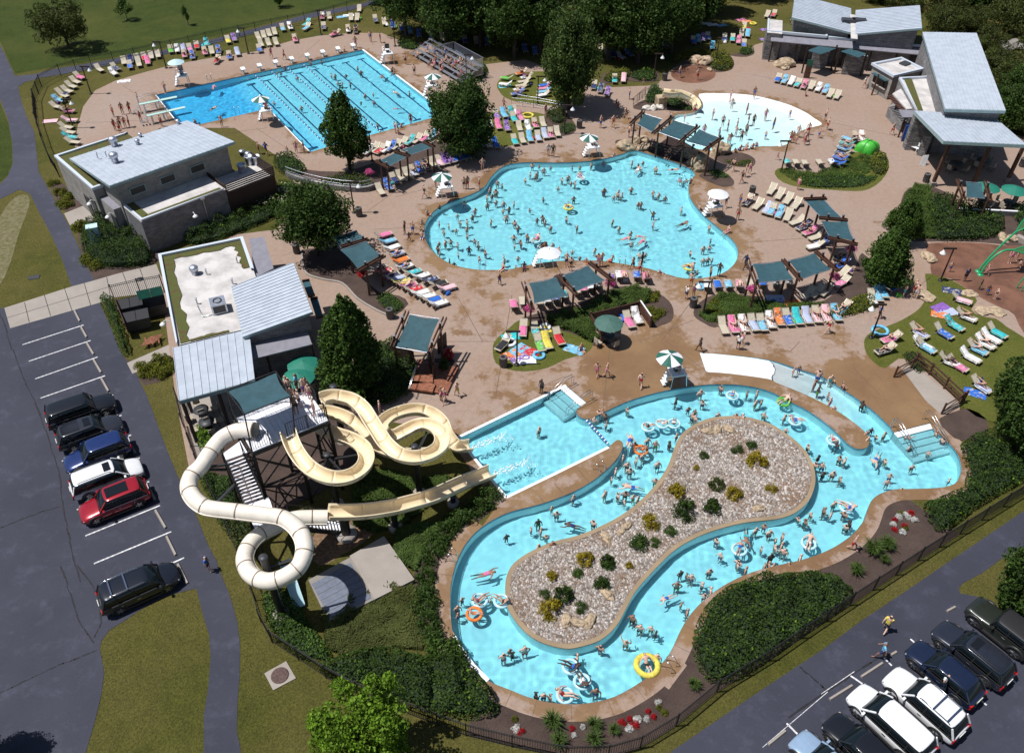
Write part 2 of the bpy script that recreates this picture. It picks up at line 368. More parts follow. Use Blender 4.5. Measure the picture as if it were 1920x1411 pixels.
# deck outline; the south rim is the coping that follows the river
_south = [p for p in offset_poly(_r4[6:], .95)]
DECK = pts2([(140, 275), (146, 235), (156, 200), (178, 170), (215, 152), (262, 138), (330, 120), (400, 108), (478, 97), (545, 77), (600, 67), (660, 62), (715, 62), (760, 80), (800, 80), (900, 122), (985, 112), (1060, 140), (1120, 165), (1230, 160), (1262, 128), (1300, 112), (1345, 98), (1372, 105), (1395, 100), (1416, 84), (1500, 60), (1760, 120), (1850, 250), (1990, 262), (1990, 396), (1905, 394), (1790, 387), (1990, 440), (1990, 690), (1790, 690), (1800, 770), (1770, 785)])
DECK = DECK + [p for p in _south if p.y < P(1770, 785).y - .5 and (p.x > P(965, 935).x - 3 or p.y < 30)]
_dk_tail = pts2([(905, 985), (930, 950), (912, 920), (870, 862), (838, 815), (790, 800), (640, 775), (520, 800), (420, 870), (355, 880), (330, 750), (300, 520), (440, 440), (520, 430), (560, 360), (530, 300), (440, 240), (300, 240), (200, 300)])
# keep the coping on the outer (south and west) side only
_i0 = min(range(len(_r4)), key=lambda i: (_r4[i] - P(893, 996)).length)
_cop = offset_poly(_r4, .95)[6:_i0 + 2]
DECK = DECK[:38] + _cop + _dk_tail

def wet(x, y):
    w = 0
    for poly, reach in ((MAIN, 4.2), (LAP, 2.2), (WADE, 2.6), (RIVER, 3.2)):
        d_ = dist_poly((x, y), poly)
        if d_ < reach: w = max(w, .62 - .5 * d_ / reach)
    for cx, cy, r_, k in WETSPOTS:
        d_ = math.hypot(x - cx, y - cy)
        if d_ < r_: w = max(w, k * (1 - (d_ / r_) ** 3))
    return w
WETSPOTS = [(*P(px_, py_)[:2], r_, k) for px_, py_, r_, k in ((1180, 690, 5, .95), (1250, 650, 4, .7), (1130, 660, 3, .8), (1650, 735, 3.6, 1.), (1690, 770, 3.4, 1.), (1600, 705, 2.8, 1.), (1040, 860, 2, .6), (1010, 905, 2.6, .55), (1235, 600, 3, .6), (900, 560, 4, .45), (880, 540, 3, .5), (760, 110, 4, .62), (780, 150, 3.5, .5), (1050, 285, 4, .5), (1180, 230, 3.5, .6), (1340, 345, 3, .65), (1390, 430, 2.6, .55), (820, 360, 3, .45), (1290, 545, 3, .6), (1000, 700, 5, .45), (1620, 690, 3, .6), (1420, 640, 3.5, .45), (1700, 720, 2.5, .9), (760, 560, 3, .5), (900, 610, 4, .5), (1450, 560, 4, .45), (1560, 625, 4, .5), (1010, 625, 3, .45), (840, 490, 4, .55), (1560, 250, 4, .45), (1230, 250, 3, .5), (1640, 420, 3, .4), (940, 720, 4, .5))]
BIG = [V_((x, y, 0)) for x, y in ((-900, -60), (900, -60), (900, 1500), (-900, 1500))]
g_holes = [offset_poly(p, .04) for p in POOLS]
sheet('ground', BIG, g_holes, -.03, M['grass'])
sheet('park_lawn', pts2([(-500, -120), (-60, 20), (0, 78), (28, 138), (97, 126), (153, 117), (306, 90), (480, 49), (677, 3), (760, -25), (1100, -160), (300, -260)]), (), -.022, M['park'])
sheet('side_lawn', pts2([(-300, 120), (-100, 110), (0, 192), (15, 229), (22, 268), (22, 306), (13, 328), (-2, 342), (-200, 415)]), (), -.022, M['park'])
deck = sheet('pool_deck', DECK, POOLS, 0., M['deck'], grid=.9, attr=('wet', wet))

def water(name, poly, m, z, step, depthf, holes=(), amp=1.):
    """open surface of real ripples, clipped to the basin (its rim tucks under the deck)"""
    big = offset_poly(poly, .12); xs = [p[0] for p in big]; ys = [p[1] for p in big]
    x0, y0 = min(xs), min(ys); nx, ny = int((max(xs) - x0) / step) + 2, int((max(ys) - y0) / step) + 2
    ok = [[False] * nx for _ in range(ny)]
    for j in range(ny):        # scan line fill
        y = y0 + j * step; cr = []
        for i in range(len(big)):
            a, b = big[i - 1], big[i]
            if (a[1] > y) != (b[1] > y): cr.append((b[0] - a[0]) * (y - a[1]) / (b[1] - a[1]) + a[0])
        cr.sort()
        for a, b in zip(cr[::2], cr[1::2]):
            for i in range(max(0, math.ceil((a - x0) / step)), min(nx - 1, int((b - x0) / step)) + 1): ok[j][i] = True
    idx, vs, dep = {}, [], []
    def vid(i, j):
        if (i, j) not in idx:
            x, y = x0 + i * step, y0 + j * step
            h = .042 * noise.noise(V_((x * 1.25, y * 1.25, 0))) + .022 * noise.noise(V_((x * 2.7, y * 2.7, 5))) + .03 * noise.noise(V_((x * .3, y * .3, 9)))
            h *= .55 + .6 * noise.noise(V_((x * .12, y * .12, 30)))
            idx[(i, j)] = len(vs); vs.append((x, y, z + h * amp)); dep.append(depthf(x, y))
        return idx[(i, j)]
    fs = [(vid(i, j), vid(i + 1, j), vid(i + 1, j + 1), vid(i, j + 1)) for j in range(ny - 1) for i in range(nx - 1)
          if ok[j][i] or ok[j][i + 1] or ok[j + 1][i + 1] or ok[j + 1][i]]
    me = bpy.data.meshes.new(name); me.from_pydata(vs, [], fs); me.materials.append(m)
    me.polygons.foreach_set('use_smooth', [True] * len(fs))
    a = me.attributes.new('depth', 'FLOAT', 'POINT'); a.data.foreach_set('value', dep); me.update()
    o = bpy.data.objects.new(name, me); COL.objects.link(o); o['kind'] = 'structure'
    o.cycles.is_caustics_caster = True
    return o
def receiver(o): o.cycles.is_caustics_receiver = True; return o

# lap pool with its diving well
_e = (LAP[1] - LAP[0]).normalized(); _f = (LAP[2] - LAP[1]).normalized()
def lap_u(x, y): return (V_((x, y, 0)) - LAP[0]).dot(_e)
def lap_depth(x, y):
    u = lap_u(x, y); return max(0, min(1, (13 - u) / 5))
receiver(sheet('lap_pool_floor', offset_poly(LAP, .05), (), 0, M['shell_lap'], grid=1.5, zf=lambda x, y: -1.35 - .9 * lap_depth(x, y)))
receiver(ring('lap_pool_wall', LAP, -.02, -3.6, M['shell_lap'])); receiver(ring('lap_pool_waterline_tile', offset_poly(LAP, -.012), -.01, -.22, M['tile_wall']))
water('lap_pool_water', LAP, M['water'], -.08, .14, lambda x, y: .37 + .5 * lap_depth(x, y), amp=.85)
LANE0 = P(503, 203.5); LANEU = _e; LANEV = _f
_w = (LAP[2] - LAP[3]).length; _len = (LAP[2] - LAP[1]).length
for i in range(8):       # navy lane lines with a cross at each end
    c0 = LAP[1] - _e * (_w * (i + .5) / 8); a_ = c0 + _f * 1.6; b_ = c0 + _f * (_len - 1.6)
    mb = MB(); zz = -1.344; w_ = .19
    for p_, q_, ww in ((a_, b_, w_), (a_ - _e * .55, a_ + _e * .55, .3), (b_ - _e * .55, b_ + _e * .55, .3)):
        d_ = (q_ - p_).normalized(); s_ = V_((-d_.y, d_.x, 0)) * ww / 2; zq = zz + (.002 if ww == .3 else 0)
        mb.add([(v.x, v.y, zq) for v in (p_ - s_, q_ - s_, q_ + s_, p_ + s_)], [(0, 1, 2, 3)])
    o = mb.build('lane_line', M['tile_blue']); o['kind'] = 'structure'; receiver(o)
# main pool
receiver(sheet('main_pool_floor', offset_poly(MAIN, .05), (), -1.18, M['shell'])); receiver(ring('main_pool_wall', MAIN, -.02, -1.25, M['shell'])); receiver(ring('main_pool_waterline_tile', offset_poly(MAIN, -.012), -.01, -.2, M['tile_wall']))
water('main_pool_water', MAIN, M['water'], -.09, .135, lambda x, y: .27)
# wading pool: white shell that rises to a beach on its far side
_wd = (P(1520, 205) - P(1330, 265)); _wd.z = 0; _wl = _wd.length; _wd.normalize(); _w0 = P(1330, 265)
def wade_z(x, y):
    d_ = min((V_((x, y, 0)) - p).length for p in WADE[:22])
    return -.012 - .075 * d_ if d_ < 1.7 else -.14 - .045 * (d_ - 1.7)
receiver(sheet('wading_pool_floor', offset_poly(WADE, .02), (), 0, M['shell_white'], grid=.8, zf=wade_z)); receiver(ring('wading_pool_wall', WADE, -.004, lambda x, y: wade_z(x, y) - .05, M['shell_white']))
water('wading_pool_water', WADE, M['water_wade'], -.15, .2, lambda x, y: max(0, min(1, -wade_z(x, y) / .6)) * .9, amp=.5).cycles.is_caustics_caster = False
# lazy river and slide splash pool
def river_z(x, y):
    best = -1.18
    rp = P(1312, 680); d_ = (V_((x, y, 0)) - rp).length
    if d_ < 13 and inside((x, y), RAMP): best = max(best, -.02 - .02 * max(0, d_ - 2.) - .11 * max(0, d_ - 5.5))
    return best
RAMP = pts2([(1300, 655), (1368, 660), (1440, 668), (1542, 700), (1640, 760), (1640, 800), (1610, 795), (1568, 770), (1529, 750), (1486, 730), (1440, 711), (1368, 701), (1318, 699)])
receiver(sheet('river_floor', offset_poly(RIVER, .05), (), 0, M['shell'], grid=1.0, zf=river_z)); receiver(ring('river_wall', RIVER, -.02, -1.25, M['shell'])); receiver(ring('river_waterline_tile', offset_poly(RIVER, -.012), -.01, -.2, M['tile_wall']))
water('river_water', RIVER, M['water'], -.09, .125, lambda x, y: .27 * min(1, max(0, -river_z(x, y) - .09) / 1.05))
# white entry ramp of the river
_rp = pts2([(1312, 661), (1368, 665), (1440, 674), (1490, 690), (1535, 705), (1515, 738), (1486, 728), (1440, 709), (1368, 700), (1324, 697)])
receiver(sheet('river_entry_ramp', offset_poly(_rp, -.02), (), 0, M['shell_white'], grid=.8, zf=lambda x, y: river_z(x, y) + .012))
# gravel island and its rim
isl = sheet('gravel_island', offset_poly(ISLE, -.25), (), .02, None)
mb = MB(); band(mb, ISLE, .03, -.3, -.07, .012); o = mb.build('island_rim', M['stone_cap']); o['kind'] = 'structure'; receiver(o); receiver(ring('island_wall', ISLE, -.02, -1.25, M['shell']))
m, t = newmat('river_gravel', .85); M['gravel'] = m
v1 = t.n('TexVoronoi', Scale=6.5); t.nt.links.new(t.tc.outputs['Object'], v1.inputs['Vector'])
v2 = t.n('TexVoronoi', Scale=6.5, feature='DISTANCE_TO_EDGE'); t.nt.links.new(t.tc.outputs['Object'], v2.inputs['Vector'])
sp_ = t.n('SeparateColor'); t.nt.links.new(v1.outputs['Color'], sp_.inputs[0])
c = t.ramp(sp_.outputs[0], [(0, (.15, .12, .1)), (.35, (.27, .225, .195)), (.7, (.37, .32, .29)), (1, (.52, .48, .45))])
c = t.mix(t.ramp(t.noise(.35, 5, .6), [(.46, (0, 0, 0)), (.64, (.8, .8, .8))]), c, (.23, .14, .085))
c = t.mix(1., c, t.ramp(v2.outputs['Distance'], [(0, (.3, .3, .3)), (.12, (1, 1, 1))]), 'MULTIPLY'); t.to(c, 'Base Color'); t.bump(v2.outputs['Distance'], .8, .12)
isl.data.materials.append(m)

# asphalt, paths, walks
sheet('parking_lot', pts2([(-420, 555), (8, 577), (19, 615), (187, 567), (204, 605), (230, 666), (254, 697), (276, 743), (306, 825), (319, 858), (334, 894), (355, 935), (372, 976), (390, 1021), (406, 1050), (412, 1070), (432, 1119), (445, 1165), (450, 1209), (449, 1267), (445, 1319), (444, 1370), (452, 1411), (465, 1500), (382, 1500), (382, 1411), (382, 1340), (390, 1290), (395, 1230), (392, 1190), (380, 1150), (368, 1102), (335, 1110), (300, 1122), (262, 1143), (230, 1165), (205, 1180), (190, 1200), (187, 1215), (195, 1260), (190, 1300), (178, 1350), (160, 1411), (140, 1500), (-420, 1500)]), (), -.012, M['asphalt'])
sheet('park_path', pts2([(-160, -60), (-60, 30), (0, 84), (15, 115), (28, 143), (69, 138), (97, 130), (153, 121), (230, 107), (306, 94), (393, 75), (480, 53), (582, 25), (677, 7), (760, -20), (760, -10), (677, 15), (582, 34), (480, 62), (393, 84), (306, 103), (230, 116), (153, 133), (76, 146), (46, 154), (34, 163), (40, 190), (48, 214), (64, 247), (69, 288), (72, 321), (94, 360), (110, 388), (130, 424), (143, 452), (158, 493), (174, 519), (178, 525), (134, 537), (117, 488), (97, 442), (76, 403), (56, 363), (36, 355), (0, 373), (-200, 440), (-200, 420), (0, 345), (15, 329), (24, 306), (23, 268), (15, 224), (0, 186), (-100, 100), (-200, 40)]), (), -.014, M['path'])
sheet('car_park', pts2([(1160, 1500), (1254, 1411), (1318, 1367), (1440, 1284), (1542, 1217), (1619, 1160), (1696, 1109), (1778, 1053), (1920, 957), (2100, 840), (2300, 900), (2300, 1000), (1990, 1010), (1880, 1045), (1842, 1073), (1806, 1092), (1797, 1103), (1802, 1112), (1844, 1119), (1900, 1180), (2100, 1300), (2100, 1600)]), (), -.012, M['asphalt'])
walk = sheet('concrete_walk', pts2([(8, 577), (134, 537), (178, 525), (219, 513), (293, 495), (312, 545), (217, 557), (187, 567), (19, 615)]), (), -.006, M['concrete'])
sheet('service_walk', pts2([(238, 680), (330, 640), (336, 668), (248, 700)]), (), -.006, M['concrete'])
sheet('building_apron', pts2([(120, 400), (160, 384), (190, 398), (178, 415), (132, 424)]), (), -.008, M['concrete'])
# joints of the walk
for a_, b_ in (((46, 567), (55, 604)), ((83, 553), (95, 592)), ((121, 541), (135, 582)), ((158, 531), (170, 572)), ((200, 519), (208, 560)), ((230, 511), (246, 553)), ((262, 503), (278, 548)), ((12, 596), (203, 538))):
    mb = MB().beam(P(*a_, -.004), P(*b_, -.004), .05, .004); o = mb.build('walk_joint', M['crack'], origin=P(*a_, -.004)); o['kind'] = 'structure'
# asphalt cracks
for line in ([(48, 717), (62, 745), (80, 790), (100, 850), (113, 900), (118, 950), (128, 1000), (140, 1050), (150, 1090)], [(0, 990), (35, 975), (80, 958), (115, 948)], [(0, 1298), (50, 1275), (95, 1252), (140, 1235), (182, 1218)], [(0, 586), (18, 640), (40, 700), (48, 717)], [(115, 1060), (130, 1110), (150, 1165), (175, 1205)], [(145, 1058), (172, 1095), (185, 1130), (188, 1170), (176, 1195)], [(1480, 1345), (1560, 1290), (1600, 1262), (1660, 1225)], [(1500, 1250), (1530, 1275), (1552, 1296)]):
    pp = smooth_poly(pts2(line, z=-.008), 4, False); mb = MB()
    for a_, b_ in zip(pp, pp[1:]):
        j = V_((random.uniform(-.04, .04), random.uniform(-.04, .04), 0)); mb.beam(a_ + j, b_ + j, random.uniform(.05, .12), .003)
    o = mb.build('asphalt_crack', M['crack'], origin=pp[0]); o['kind'] = 'structure'
# stall lines
def paint_line(a, b, w=.1):
    mb = MB().beam(P(*a, -.006), P(*b, -.006), w, .003); o = mb.build('stall_line', M['paint'], origin=P(*a, -.006)); o['kind'] = 'structure'
for a, b in (((42, 646), (157, 609)), ((54, 677), (170, 638)), ((66, 710), (183, 669)), ((76, 746), (197, 704)), ((90, 783), (212, 740)), ((103, 822), (228, 778)), ((116, 864), (246, 815)), ((130, 908), (262, 858)), ((144, 955), (280, 902)), ((160, 1004), (300, 947)), ((176, 1056), (321, 996)), ((195, 1112), (345, 1045)),
             ((1595, 1266), (1617, 1281)), ((1657, 1232), (1672, 1247)), ((1888, 1266), (1905, 1279)), ((1832, 1306), (1850, 1321)), ((1779, 1345), (1795, 1365)), ((1475, 1355), (1495, 1375)), ((1707, 1197), (1715, 1204))):
    paint_line(a, b)
paint_line((1540, 1300), (1602, 1258), .035); paint_line((1430, 1400), (1552, 1296), .03)

for a_, b_ in (((1130, 770), (1145, 640)), ((965, 745), (1060, 705)), ((960, 552), (930, 740)), ((905, 640), (1000, 640)), ((790, 640), (905, 640)), ((860, 560), (905, 640)), ((1250, 640), (1330, 700)), ((1390, 455), (1530, 445)), ((1300, 560), (1240, 640)), ((1200, 640), (1300, 600)), ((1480, 660), (1500, 640)), ((1600, 690), (1650, 740)), ((700, 430), (800, 425)), ((690, 395), (760, 345)), ((1085, 210), (1160, 250)), ((1410, 140), (1560, 170)), ((1560, 230), (1700, 260)), ((1560, 270), (1640, 330)), ((1690, 560), (1745, 520)), ((230, 160), (290, 200)), ((160, 230), (300, 225)), ((420, 250), (500, 240)), ((480, 240), (570, 300)), ((560, 110), (600, 75)), ((700, 85), (690, 65)), ((1040, 905), (1055, 925)), ((1085, 880), (1105, 905)), ((1010, 930), (1022, 942)), ((640, 500), (720, 470)), ((830, 345), (740, 370))):
    mb = MB().beam(P(*a_, .0025), P(*b_, .0025), .05, .003); o = mb.build('deck_joint', M['deckjoint'], origin=P(*a_)); o['kind'] = 'structure'
# scored joints of the river coping
_oc = offset_poly(_r4, .93); _ic = offset_poly(_r4, .02)
for i in range(9, _i0, 4):
    mb = MB().beam(_ic[i] + V_((0, 0, .0025)), _oc[i] + V_((0, 0, .0025)), .03, .003); o = mb.build('coping_joint', M['deckjoint'], origin=_ic[i]); o['kind'] = 'structure'

# loose stones on the island, many thousand
_rs = random.Random(3); mb = MB(); _io = offset_poly(ISLE, -.35); _xs = [p.x for p in _io]; _ys = [p.y for p in _io]; k = 0
while k < 5200:
    x, y = _rs.uniform(min(_xs), max(_xs)), _rs.uniform(min(_ys), max(_ys))
    if not inside((x, y), _io): continue
    k += 1; r_ = _rs.uniform(.05, .13); a_ = _rs.uniform(0, 3); e_ = V_((math.cos(a_), math.sin(a_), 0)) * r_; f_ = V_((-e_.y, e_.x, 0)) * _rs.uniform(.55, .9); c_ = V_((x, y, .02))
    mb.add([c_ + e_, c_ + f_, c_ - e_, c_ - f_, c_ + V_((0, 0, r_ * .8)) + e_ * .3, c_ + V_((0, 0, r_ * .7)) - e_ * .35], [(0, 1, 4), (1, 2, 5), (1, 5, 4), (2, 3, 5), (3, 0, 4), (3, 4, 5)], _rs.choice((0, 0, 1, 1, 2)))
o = mb.build('river_stones', [mat('stone_grey', (.34, .31, .28), .85, var=.2), mat('stone_pale', (.52, .48, .45), .8, var=.15), mat('stone_brown', (.26, .19, .14), .9, var=.2)]); o['kind'] = 'stuff'
sheet('coping_pad', pts2([(1185, 690), (1215, 700), (1282, 768), (1150, 945), (1085, 895)], 14), (), -.004, M['deck'])
sheet('coping_pad', pts2([(1340, 1395), (1365, 1310), (1480, 1290), (1470, 1400)], 9), (), -.004, M['deck'])
sheet('coping_pad', pts2([(1345, 545), (1430, 500), (1520, 640), (1400, 640)], 13), (), -.004, M['deck'])
# ---------------------------------------------------------------- beds and lawns laid into the deck
def bed(name, pts, zone='F', m='mulch', z=.004, n=2, kind='structure'):
    return sheet(name, smooth_poly(pts2(pts, zone), n) if n > 1 else pts2(pts, zone), (), z, M[m], kind)
bed('oval_lawn', [(362, 420), (400, 350), (480, 300), (600, 265), (760, 250), (980, 240), (1300, 300), (1500, 450), (1500, 680), (1240, 690), (1000, 690), (800, 665), (620, 640), (470, 585), (395, 505)], 'b', 'grass2')
bed('lounger_lawn', [(200, 790), (400, 765), (700, 775), (1010, 810), (1010, 1010), (1170, 1080), (860, 1160), (540, 1225), (300, 1230), (60, 1100), (60, 880)], 'b', 'grass2')
bed('lamp_bed', [(1010, 790), (1250, 760), (1370, 890), (1415, 980), (1380, 1060), (1250, 1095), (1180, 1085), (1010, 1000)], 'b', z=.008)
bed('hillside_bed', [(515, 303), (560, 316), (640, 322), (700, 305), (760, 285), (815, 266), (845, 270), (850, 300), (830, 310), (780, 330), (735, 348), (700, 358), (660, 358), (600, 345), (548, 328)])
bed('cabana_bed', [(200, 700), (330, 650), (560, 590), (830, 540), (1110, 400), (1280, 340), (1450, 330), (1640, 370), (1800, 450), (1880, 540), (1900, 640), (1870, 720), (1760, 765), (1640, 790), (1540, 560), (980, 720), (1105, 935), (1030, 985), (900, 960), (700, 860), (400, 760)], 'g')
bed('cabana_lawn', [(200, 705), (380, 735), (560, 790), (760, 850), (900, 900), (1010, 965), (960, 1050), (870, 1090), (700, 1140), (560, 1210), (430, 1250), (260, 1270), (80, 1250), (-60, 1180), (-95, 1050), (-80, 950), (0, 860), (100, 780)], 'g', 'grass2', .008)
bed('pavilion_bed', [(0, 860), (30, 790), (130, 700), (300, 650), (560, 660), (800, 700), (1150, 760), (1450, 720), (1650, 560), (1760, 420), (1810, 300), (1860, 200), (2000, 350), (2020, 560), (1900, 680), (1790, 770), (1560, 780), (1300, 800), (1000, 870), (700, 920), (400, 950), (240, 1025), (120, 975), (30, 920)], 'h')
bed('sunning_lawn', [(1735, 513), (1757, 516), (1784, 525), (1804, 536), (1821, 549), (1832, 564), (1821, 580), (1840, 593), (1867, 597), (1887, 612), (1913, 628), (1935, 645), (1990, 700), (1990, 800), (1860, 790), (1810, 765), (1760, 715), (1710, 680), (1685, 672), (1660, 690), (1640, 680), (1624, 662), (1620, 641), (1626, 628), (1642, 619), (1677, 606), (1703, 593), (1725, 577), (1736, 556), (1737, 530)], 'F', 'grass2')
M['splash'] = mat('splash_pad_surface', (.155, .072, .045), .55, var=.22, scale=.5, bump=.05)
bed('splash_pad', [(1735, 460), (1766, 455), (1821, 455), (1876, 460), (1990, 480), (1990, 660), (1925, 632), (1902, 590), (1880, 578), (1854, 566), (1821, 547), (1784, 523), (1747, 514), (1745, 490)], m='splash', z=.006)
bed('spray_pad', [(1300 + 42 * math.cos(a), 139 + 17 * math.sin(a)) for a in [i * math.pi / 8 for i in range(16)]], m='splash', z=.006)
bed('slide_bed', [(185, 290), (260, 230), (400, 180), (560, 150), (760, 190), (940, 260), (955, 345), (760, 335), (600, 330), (450, 340), (260, 325)], 'f')
bed('bridge_bed', [(1260, 960), (1420, 900), (1620, 890), (1760, 940), (1810, 1000), (1780, 1070), (1640, 1085), (1480, 1060), (1340, 1010)], 'f')
bed('waterfall_bed', [(1060, 1190), (1180, 1130), (1330, 1130), (1480, 1210), (1530, 1280), (1500, 1330), (1380, 1345), (1220, 1290), (1110, 1230)], 'f')
bed('pond_bed', [(-40, 730), (40, 720), (95, 735), (60, 785), (-30, 790)], 'f')
bed('tent_lawn', [(50, 1280), (70, 1240), (140, 1235), (300, 1270), (450, 1250), (560, 1190), (620, 1120), (760, 1130), (860, 1150), (890, 1230), (830, 1330), (740, 1390), (640, 1405), (450, 1395), (250, 1380), (110, 1340)], 3, 'grass2')
bed('restroom_bed', [(1290, 205), (1400, 180), (1500, 170), (1505, 200), (1440, 225), (1340, 222)], 'c')
bed('boulder_bed', [(780, 290), (830, 210), (960, 190), (1100, 180), (1250, 185), (1325, 260), (1320, 320), (1280, 350), (1160, 365), (1090, 330), (1000, 300), (900, 290), (840, 310)], 'c')
bed('shade_bed', [(130, 400), (200, 360), (400, 350), (640, 360), (640, 430), (560, 455), (340, 440), (150, 470)], 'c')
bed('patio_bed', [(1690, 375), (1705, 352), (1750, 350), (1790, 372), (1800, 393), (1910, 398), (1990, 405), (1990, 478), (1880, 458), (1800, 453), (1735, 453), (1700, 450), (1680, 430), (1686, 400)])
bed('tree_bed', [(345, 465), (460, 455), (600, 450), (680, 520), (760, 640), (900, 770), (1050, 800), (1120, 860), (1020, 950), (970, 940), (880, 900), (750, 820), (640, 710), (500, 680), (380, 640), (350, 560)], 5)
_k = smooth_poly(pts2([(345, 465), (350, 560), (380, 640), (500, 680), (640, 710), (750, 820), (880, 900), (970, 940), (1020, 950)], 5), 4, False)
mb = MB(); band(mb, _k, 0, .16, -.02, .12, closed=False); o = mb.build('bed_kerb', M['concrete']); o['kind'] = 'structure'
bed('walkway_bed', [(1255, 335), (1400, 270), (1480, 260), (1600, 330), (1600, 460), (1420, 490), (1330, 440)], 11)
bed('riverside_bed', [(930, 943), (900, 975), (855, 1015), (826, 1058), (818, 1120), (824, 1190), (838, 1218), (800, 1215), (780, 1150), (775, 1080), (800, 1010), (860, 960), (905, 930)], z=-.02)
_a = min(range(len(_r4)), key=lambda i: (_r4[i] - P(1700, 916)).length); _b = min(range(len(_r4)), key=lambda i: (_r4[i] - P(905, 1268)).length)
FENCE_S = pts2([(2010, 866), (1920, 925), (1800, 1000), (1721, 1050), (1593, 1134), (1500, 1196), (1440, 1238), (1344, 1296), (1267, 1360), (1200, 1401), (1140, 1418), (1060, 1420), (960, 1399), (874, 1378), (820, 1358), (740, 1328), (670, 1300), (612, 1270), (560, 1236), (511, 1204), (490, 1165), (478, 1125), (455, 1065), (430, 1000), (400, 935), (372, 875), (345, 800), (334, 752)])
sheet('south_bed', offset_poly(_r4, .9)[_a:_b] + [p.copy() for p in FENCE_S[2:14]][::-1], (), -.02, M['mulch'])
bed('tower_soil', [(425, 760), (600, 740), (690, 800), (700, 880), (640, 900), (520, 960), (440, 930), (380, 880), (350, 800)], z=.004, m='mulch')
bed('pump_soil', [(600, 985), (665, 975), (700, 1000), (640, 1040), (600, 1060), (580, 1030)], z=-.02, m='soil')
bed('tower_patio', [(336, 745), (440, 735), (470, 790), (420, 832), (374, 868)], z=.006, m='concrete', n=1)
bed('lot_bed', [(230, 668), (255, 690), (270, 722), (325, 700), (320, 660), (262, 680)], z=-.02)
bed('path_bed', [(94, 352), (118, 345), (160, 384), (128, 398), (108, 380)], z=-.02)
bed('shrub_bed', [(150, 420), (200, 400), (290, 450), (295, 492), (210, 520), (172, 520), (150, 470)], z=-.02)
M['bare'] = mat('thin_dry_grass', (.19, .16, .095), .95, col2=(.085, .083, .022), scale=2.5, thr=(.36, .7), bump=.6, bscale=14)
# gravel patches on the dry lawn
bed('bare_ground', [(-30, 500), (-10, 430), (8, 392), (30, 368), (52, 366), (55, 385), (42, 420), (30, 455), (20, 490), (-5, 540)], z=-.018, m='bare')
# pump pad: two slabs, one a steel grating cover
mb = MB().prism([tuple(Q('k', x, y, .25)[:2]) for x, y in ((800, 740), (1215, 515), (1425, 925), (990, 1140))], -.05, .25)
o = mb.build('equipment_pad', M['concrete_d']); o['kind'] = 'structure'
mb = MB().prism([tuple(Q('k', x, y, .33)[:2]) for x, y in ((1190, 512), (1515, 325), (1805, 735), (1425, 925))], -.05, .33)
o = mb.build('equipment_slab', M['concrete']); o['kind'] = 'structure'
M['grating'] = mat('steel_grating', (.14, .16, .21), .5, .3, var=.1, scale=5)
_g = [Q('k', x, y, .25) for x, y in ((830, 780), (1195, 575), (1395, 915), (1005, 1105))]
for i in range(6):
    a_, b_ = i / 6 + .006, (i + 1) / 6 - .006; mb = MB()
    q = [_g[0].lerp(_g[3], a_), _g[1].lerp(_g[2], a_), _g[1].lerp(_g[2], b_), _g[0].lerp(_g[3], b_)]
    mb.prism([tuple(p[:2]) for p in q], .245, .275); pl = mb.build('grating_panel', M['grating'], parent=o)
# ---------------------------------------------------------------- buildings
def brick_mat(name, c1, c2, mortar, bw=.4, bh=.13, ms=.012, blotch=.25, d=(.72, .69)):
    m, t = newmat(name, .85)
    sx = t.n('SeparateXYZ'); t.nt.links.new(t.tc.outputs['Object'], sx.inputs[0])
    cx = t.n('CombineXYZ'); u = t.math('ADD', t.math('MULTIPLY', sx.outputs[0], d[0]), t.math('MULTIPLY', sx.outputs[1], d[1]))
    t.nt.links.new(u, cx.inputs[0]); t.nt.links.new(sx.outputs[2], cx.inputs[1])
    b = t.n('TexBrick', Scale=1.); b.inputs['Color1'].default_value = (*c1, 1); b.inputs['Color2'].default_value = (*c2, 1); b.inputs['Mortar'].default_value = (*mortar, 1)
    b.inputs['Brick Width'].default_value = bw; b.inputs['Row Height'].default_value = bh; b.inputs['Mortar Size'].default_value = ms
    t.nt.links.new(cx.outputs[0], b.inputs['Vector'])
    c = t.mix(1., b.outputs['Color'], t.ramp(t.noise(1.5, 5, .7), [(.3, (1 - blotch,) * 3), (.7, (1 + blotch,) * 3)]), 'MULTIPLY')
    t.to(c, 'Base Color'); t.bump(b.outputs['Fac'], -.4, .02)
    return m
M['brick'] = brick_mat('grey_stone_block', (.17, .165, .17), (.27, .26, .26), (.11, .11, .12))
M['brick2'] = brick_mat('tan_block', (.25, .235, .22), (.31, .29, .27), (.2, .19, .18), .6, .2)
M['ledge'] = brick_mat('ledgestone', (.12, .12, .13), (.30, .29, .28), (.05, .05, .055), .55, .16, .02, .4, (.97, -.1))
M['roof'] = mat('standing_seam_metal', (.40, .445, .51), .45, .0, var=.07, scale=1.2)
M['roof_g'] = mat('grey_metal_sheet', (.21, .205, .24), .55, .0, var=.08, scale=2)
M['fascia'] = mat('pale_green_fascia', (.27, .37, .38), .5, var=.1, scale=2)
M['membrane'] = mat('roof_membrane', (.44, .42, .41), .8, var=.28, scale=.7, thr=(.25, .6))
M['coping_w'] = mat('white_coping', (.60, .66, .74), .45, .2)
M['sedum'] = mat('sedum', (.075, .085, .018), .95, col2=(.10, .045, .02), scale=2.4, thr=(.32, .5), bump=1., bscale=16)
def xy(p): return (p[0], p[1])
def lerp4(q, u, v):
    return q[0].lerp(q[1], u).lerp(q[3].lerp(q[2], u), v)
